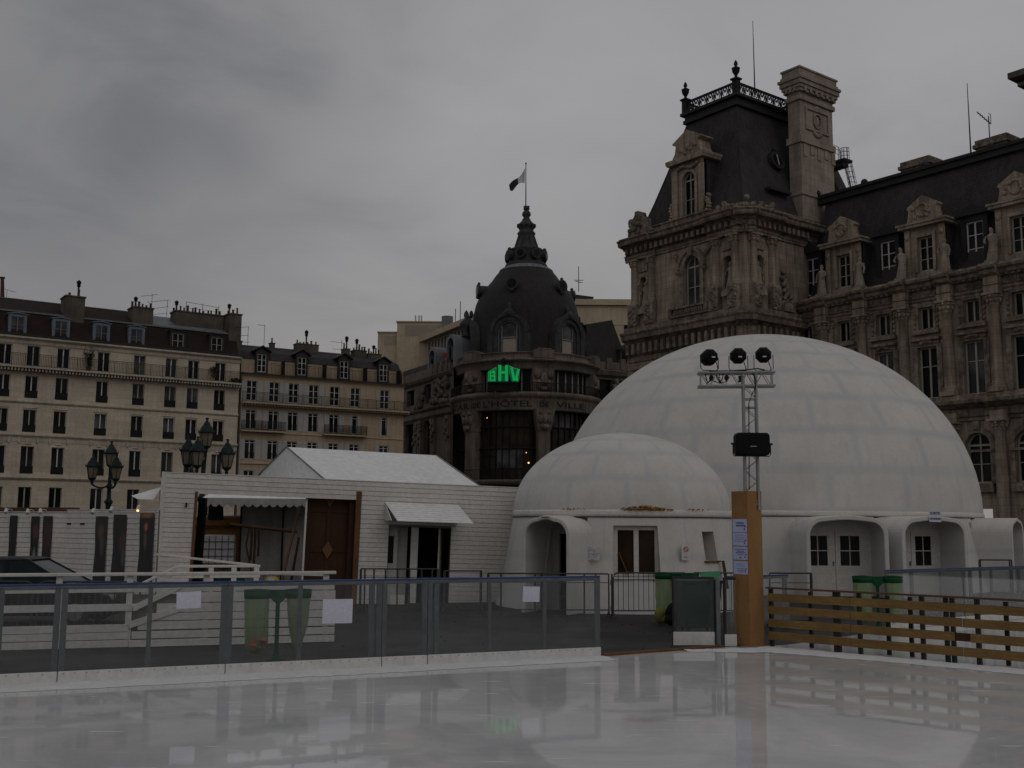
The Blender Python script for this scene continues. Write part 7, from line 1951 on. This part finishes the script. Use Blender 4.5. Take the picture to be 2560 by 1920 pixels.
# wing to the right, 5.85 m behind the pavilion front
WX, WY = PW, 5.85
TWG = Matrix.Translation((WX, WY, 0))
axes = [2.11 + 3.13*i for i in range(8)]
bays = [.545 + 3.13*i for i in range(8)]
WL = 23.0
hs = [(b-.52, b+.52, 14.93, 16.38) for b in bays] + [(b-.68, b+.68, 10.4, 13.78) for b in bays] + [(b-.8, b+.8, 4.95, 8.05) for b in bays] + [(b-.7, b+.7, 1.2, 3.4) for b in bays]
m = MB(TWG); wall_holes(m, 0, WL, 0, 17.0, hs, .4)
for b in bays: spandrel(m, b, 1.6, 7.25, 8.05, .02, .39)
m.build('wing_wall', SN, CH)
rnd = random.Random(41)
for i, b in enumerate(bays[:7]):
    win(CH, b, 1.04, 14.93, 16.38, .28, MT['sash'], MT['pane'], 1, (), .08, .10, T=TWG)
    win(CH, b, 1.36, 10.4, 13.78, .25, MT['sash'], MT['pane'] if i % 2 else MT['pane_curtain'], 1, (.63,), .10, .12, T=TWG)
    arch_win(CH, b, 1.58, 4.95, 7.25, .25, MT['sash'], MT['pane'], T=TWG)
    t_ = MB(TWG)
    for (w_, za_, zb_, e) in ((1.04, 14.93, 16.38, .18), (1.36, 10.4, 13.78, .2)):
        t_.box(b-w_/2-e, b-w_/2-.001, -.10, -.001, za_, zb_+.14).box(b+w_/2+.001, b+w_/2+e, -.10, -.001, za_, zb_+.14).box(b-w_/2, b+w_/2, -.10, -.001, zb_+.001, zb_+.14)
    t_.box(b-.98, b+.98, -.32, -.001, 14.60, 14.80).box(b-.9, b+.9, -.2, -.001, 14.81, 14.92)
    t_.box(b-1.0, b+1.0, -.38, -.001, 14.18, 14.36).box(b-.9, b+.9, -.15, -.001, 13.93, 14.17)
    for k in range(5): t_.ball((b+(k-2)*.16, -.2, 14.05+.1*math.cos((k-2)*.8)), .15, .12, .15, 7, 5)
    for s in (-1, 1):
        t_.box(b+s*.92-.10, b+s*.92+.10, -.08, -.001, 10.4, 13.9)
        for k in range(4): t_.ball((b+s*.80, -.06, 15.1+k*.32), .11, .08, .13, 6, 4)
    ring(t_, arch_pts(b, 2.25, 4.95, 7.25, 14), arch_pts(b, 1.6, 4.95, 7.25, 14), -.14, -.001)
    t_.box(b-1.1, b+1.1, -.22, -.141, 6.85, 7.0).box(b-1.0, b+1.0, -.35, -.001, 4.4, 4.9)
    t_.box(b-.22, b+.22, -.24, -.141, 8.25, 8.75)
    t_.build('window_surround', TRM, CH)
for i, a in enumerate(axes[:7]):
    cl = MB(TWG); cl2 = MB(TWG)
    column(cl, a, -.18, 10.42, 16.5, .33, .75, .6); column(cl2, a, -.28, 2.0, 8.75, .36, .6, .4)
    cl.box(a-.46, a+.46, -.55, -.001, 16.501, 17.6); cl2.box(a-.5, a+.5, -.5, -.001, 8.751, 9.3)
    cl2.box(a-.55, a+.55, -.75, -.001, 0, 2.0)
    cl.build('column', SN, CH); cl2.build('column', SN, CH)
m = MB(TWG)
wc = [(.05, 16.5), (.12, 16.52), (.12, 16.72), (.2, 16.75), (.2, 16.92), (.3, 16.98), (.08, 17.0), (.08, 17.45), (.25, 17.5), (.5, 17.65), (.55, 17.85), (.75, 17.95), (.8, 18.1), (.62, 18.2), (.5, 18.32), (.0, 18.36)]
mould(m, 0.02, WL, wc)
for a in axes[:7]: mould(m, a-.55, a+.55, [(o+.32, z+.003) for o, z in wc])
wl_ = [(.05, 8.76), (.15, 8.8), (.15, 9.0), (.25, 9.05), (.08, 9.1), (.08, 9.55), (.3, 9.62), (.55, 9.75), (.75, 9.85), (.8, 10.05), (.6, 10.15), (.55, 10.38), (.0, 10.40)]
m.build('cornice', TRM, CH)
m = MB(TWG); mould(m, 0.02, WL, wl_); m.build('lower_cornice', TRM, CH)
m = MB(TWG)
for i in range(58): m.box(.3+i*.39, .46+i*.39, -.42, -.26, 17.5, 17.66)
m.build('dentils', TRM, CH)
m = MB(TWG)
for i in range(120): m.ball((.2+i*.19, -.09, 17.22+.04*math.sin(i*1.9)), .09, .05, .12, 6, 4)
m.build('frieze_ornament', TRM, CH)
for i, a in enumerate(axes[:6]):
    m = MB(TWG); statue_bm(m, (a+.03, -.25, 18.52), 2.1, random.Random(50+i)); m.box(a-.42, a+.42, -.62, .1, 18.3, 18.4); m.build('statue', MT['chimney_stone'], CH)
m = MB(TWG); m.prism([(.75, 18.3), (1.2, 20.1), (1.75, 22.2), (2.35, 24.3), (3.0, 26.1), (9.0, 26.3), (9.0, 18.3)], 'x', .35, WL); m.build('wing_roof', MT['slate'], CH)
m = MB(TWG); m.box(-.45, WL, 2.72, 3.3, 26.1, 26.3).box(-.35, WL, 2.8, 3.3, 26.301, 26.55).box(-.45, WL, 2.65, 3.35, 26.551, 26.77); m.ball((-.35, 2.9, 27.05), .28)
for s in range(5): m.ball((3.7 + s*4.75, 3.0, 26.9), .26, .26, .28)
m.build('roof_ridge', MT['lead'], CH)
for i in (1, 3, 5):
    b = bays[i] + .05
    m = MB(TWG); wall_holes(m, b-1.38, b+1.38, 18.37, 21.75, [(b-.55, b+.55, 18.8, 21.1)], .3, y=.2)
    m.box(b-.75, b-.551, .08, .199, 18.8, 21.3).box(b+.551, b+.75, .08, .199, 18.8, 21.3).box(b-.55, b+.55, .08, .199, 21.101, 21.3)
    m.box(b-1.42, b-1.05, .05, .199, 18.37, 21.7).box(b+1.05, b+1.42, .05, .199, 18.37, 21.7)
    m.box(b-1.7, b+1.7, -.25, 1.2, 21.751, 21.95).box(b-1.8, b+1.8, -.35, 1.2, 21.951, 22.08)
    m.prism([(b-1.15, 22.08), (b+1.15, 22.08), (b+1.0, 22.75), (b+1.0, 23.0), (b+1.1, 23.08), (b+1.1, 23.2), (b, 23.85), (b-1.1, 23.2), (b-1.1, 23.08), (b-1.0, 23.0), (b-1.0, 22.75)], 'y', -.05, .55)
    m.tube([(b+.38*math.cos(t*PI/10), -.07, 22.85+.42*math.sin(t*PI/10)) for t in range(21)], .09, 6)
    for k in range(6): m.ball((b+rnd.uniform(-.75, .75), -.06, 22.3+rnd.uniform(0, .9)), .17, .1, .16, 7, 5)
    for s in (-1, 1): m.ball((b+s*1.22, .04, 21.2), .18, .1, .22, 7, 5)
    dd = m.build('stone_dormer', SN, CH)
    for a_ in (b-1.36, b+1.18): MB(TWG).box(a_, a_+.18, .51, 2.6, 18.37, 21.74).build('dormer_cheek', MT['slate'], dd)
    MB(TWG).prism([(b-1.3, 22.085), (b+1.3, 22.085), (b, 23.3)], 'y', .56, 3.4).build('dormer_roof', MT['lead'], dd)
    win(dd, b, 1.1, 18.8, 21.1, .40, MT['sash'], MT['pane'], 1, (.36, .7), .09, .10, T=TWG)
for i in (0, 2, 4):
    b = bays[i] - .12 if i else bays[i] - .1
    m = MB(TWG); wall_holes(m, b-.9, b+.9, 18.37, 22.0, [(b-.58, b+.58, 18.85, 21.62)], .25, y=.95)
    m.box(b-.9, b-.8, 1.21, 3.0, 18.37, 22.0).box(b+.8, b+.9, 1.21, 3.0, 18.37, 22.0)
    m.prism([(b-1.15, 22.0), (b+1.15, 22.0), (b+1.15, 22.12), (b+.3, 22.55), (b, 22.8), (b-.3, 22.55), (b-1.15, 22.12)], 'y', .7, 3.4)
    dd = m.build('slate_dormer', MT['lead'], CH)
    win(dd, b, 1.16, 18.85, 21.62, 1.1, MT['sash_white'], MT['pane'], 1, (.36, .68), .09, .10, T=TWG)
    if i == 2: MB(TWG).box(b+.22, b+.30, 1.06, 1.10, 19.05, 19.38).build('lit_lamp', MT['warm_glow'], dd)
for (a, b, zt, e) in ((5.25, 7.2, 28.2, .3), (11.0, 12.9, 28.2, .3), (14.95, 17.4, 31.4, .70)):
    m = MB(TWG); m.box(a, b, 5.6, 7.0, 24.5, zt-.6); m.box(a-e*.5, b+e*.5, 5.6-e*.5, 7+e*.5, zt-.6, zt-.25).box(a-e, b+e, 5.6-e, 7+e, zt-.249, zt).box(a-e*.6, b+e*.6, 5.6-e*.6, 7+e*.6, zt+.001, zt+.3)
    if zt > 30: m.box(a-e*1.6, b+e*1.6, 5.6-e*1.6, 7+e*1.6, zt+.301, zt+.7)
    m.build('chimney', MT['chimney_render'] if zt > 30 else TRM, CH)
def ch_world(x, y, z): return Vector((9.17 + x*chc - y*chs, 82.02 + x*chs + y*chc, z))
for (x0, y0, x1, y1, yp, off, lb) in ((1520+1270/3.456, 40+700/3.456, 1520+1243/3.456, 40+45/3.456, 5.0, 0, 'tall thin lightning rod above the steep pavilion roof'), (1960+1725/3.687, 180+800/3.687, 1960+1683/3.687, 180+105/3.687, 10.0, 0, 'tall thin lightning rod on the wing ridge, left of the yagi aerial')):
    xa, za_ = ch_plane(x0, y0, yp); xb, zb_ = ch_plane(x1, y1, yp)
    p = ch_world(xa, yp, za_); q_ = ch_world(xa + (xb-xa)*.35, yp, zb_)
    solo(MB().cyl(p, q_, .055, .02, 6), 'lightning_rod', MT['post_dark'], lb, 'lightning rod', group='lightning rods on the city hall')
xa, za_ = ch_plane(1960+1895/3.687, 180+600/3.687, 12.0); p = ch_world(xa, 12.0, za_)
t = thing('aerial', 'small tilted yagi aerial on a roof chimney near the right edge', 'aerial', tuple(p), R(-20), 'rooftop aerials')
m = MB(); m.cyl((0, 0, -.3), (0, 0, 1.5), .035, n=6); m.cyl((.1, 0, .95), (-.72, 0, 1.9), .035, n=6)
for k in range(6): c = Vector((.05-.125*k, 0, 1.0+.145*k)); m.cyl(c + Vector((-.12, -.3, -.1)), c + Vector((.12, .3, .1)), .02, n=4)
m.cyl((-.0, 0, 1.7), (.15, .1, 1.6), .02, n=5); m.cyl((.12, 0, .9), (.14, 0, 1.6), .025, n=5); m.build('mast', MT['post_dark'], t)
# rubbish on the square: scattered wet leaves
lf = MB(); rnd = random.Random(5)
for i in range(160):
    leaf_at(lf, Vector((rnd.uniform(-4, 5), rnd.uniform(20, 31), .004)), rnd.uniform(.015, .035), rnd)
for o in (lf.build('fallen_leaves', MT['leaf_green']),): o['kind'] = 'stuff'
import sys,zlib,struct
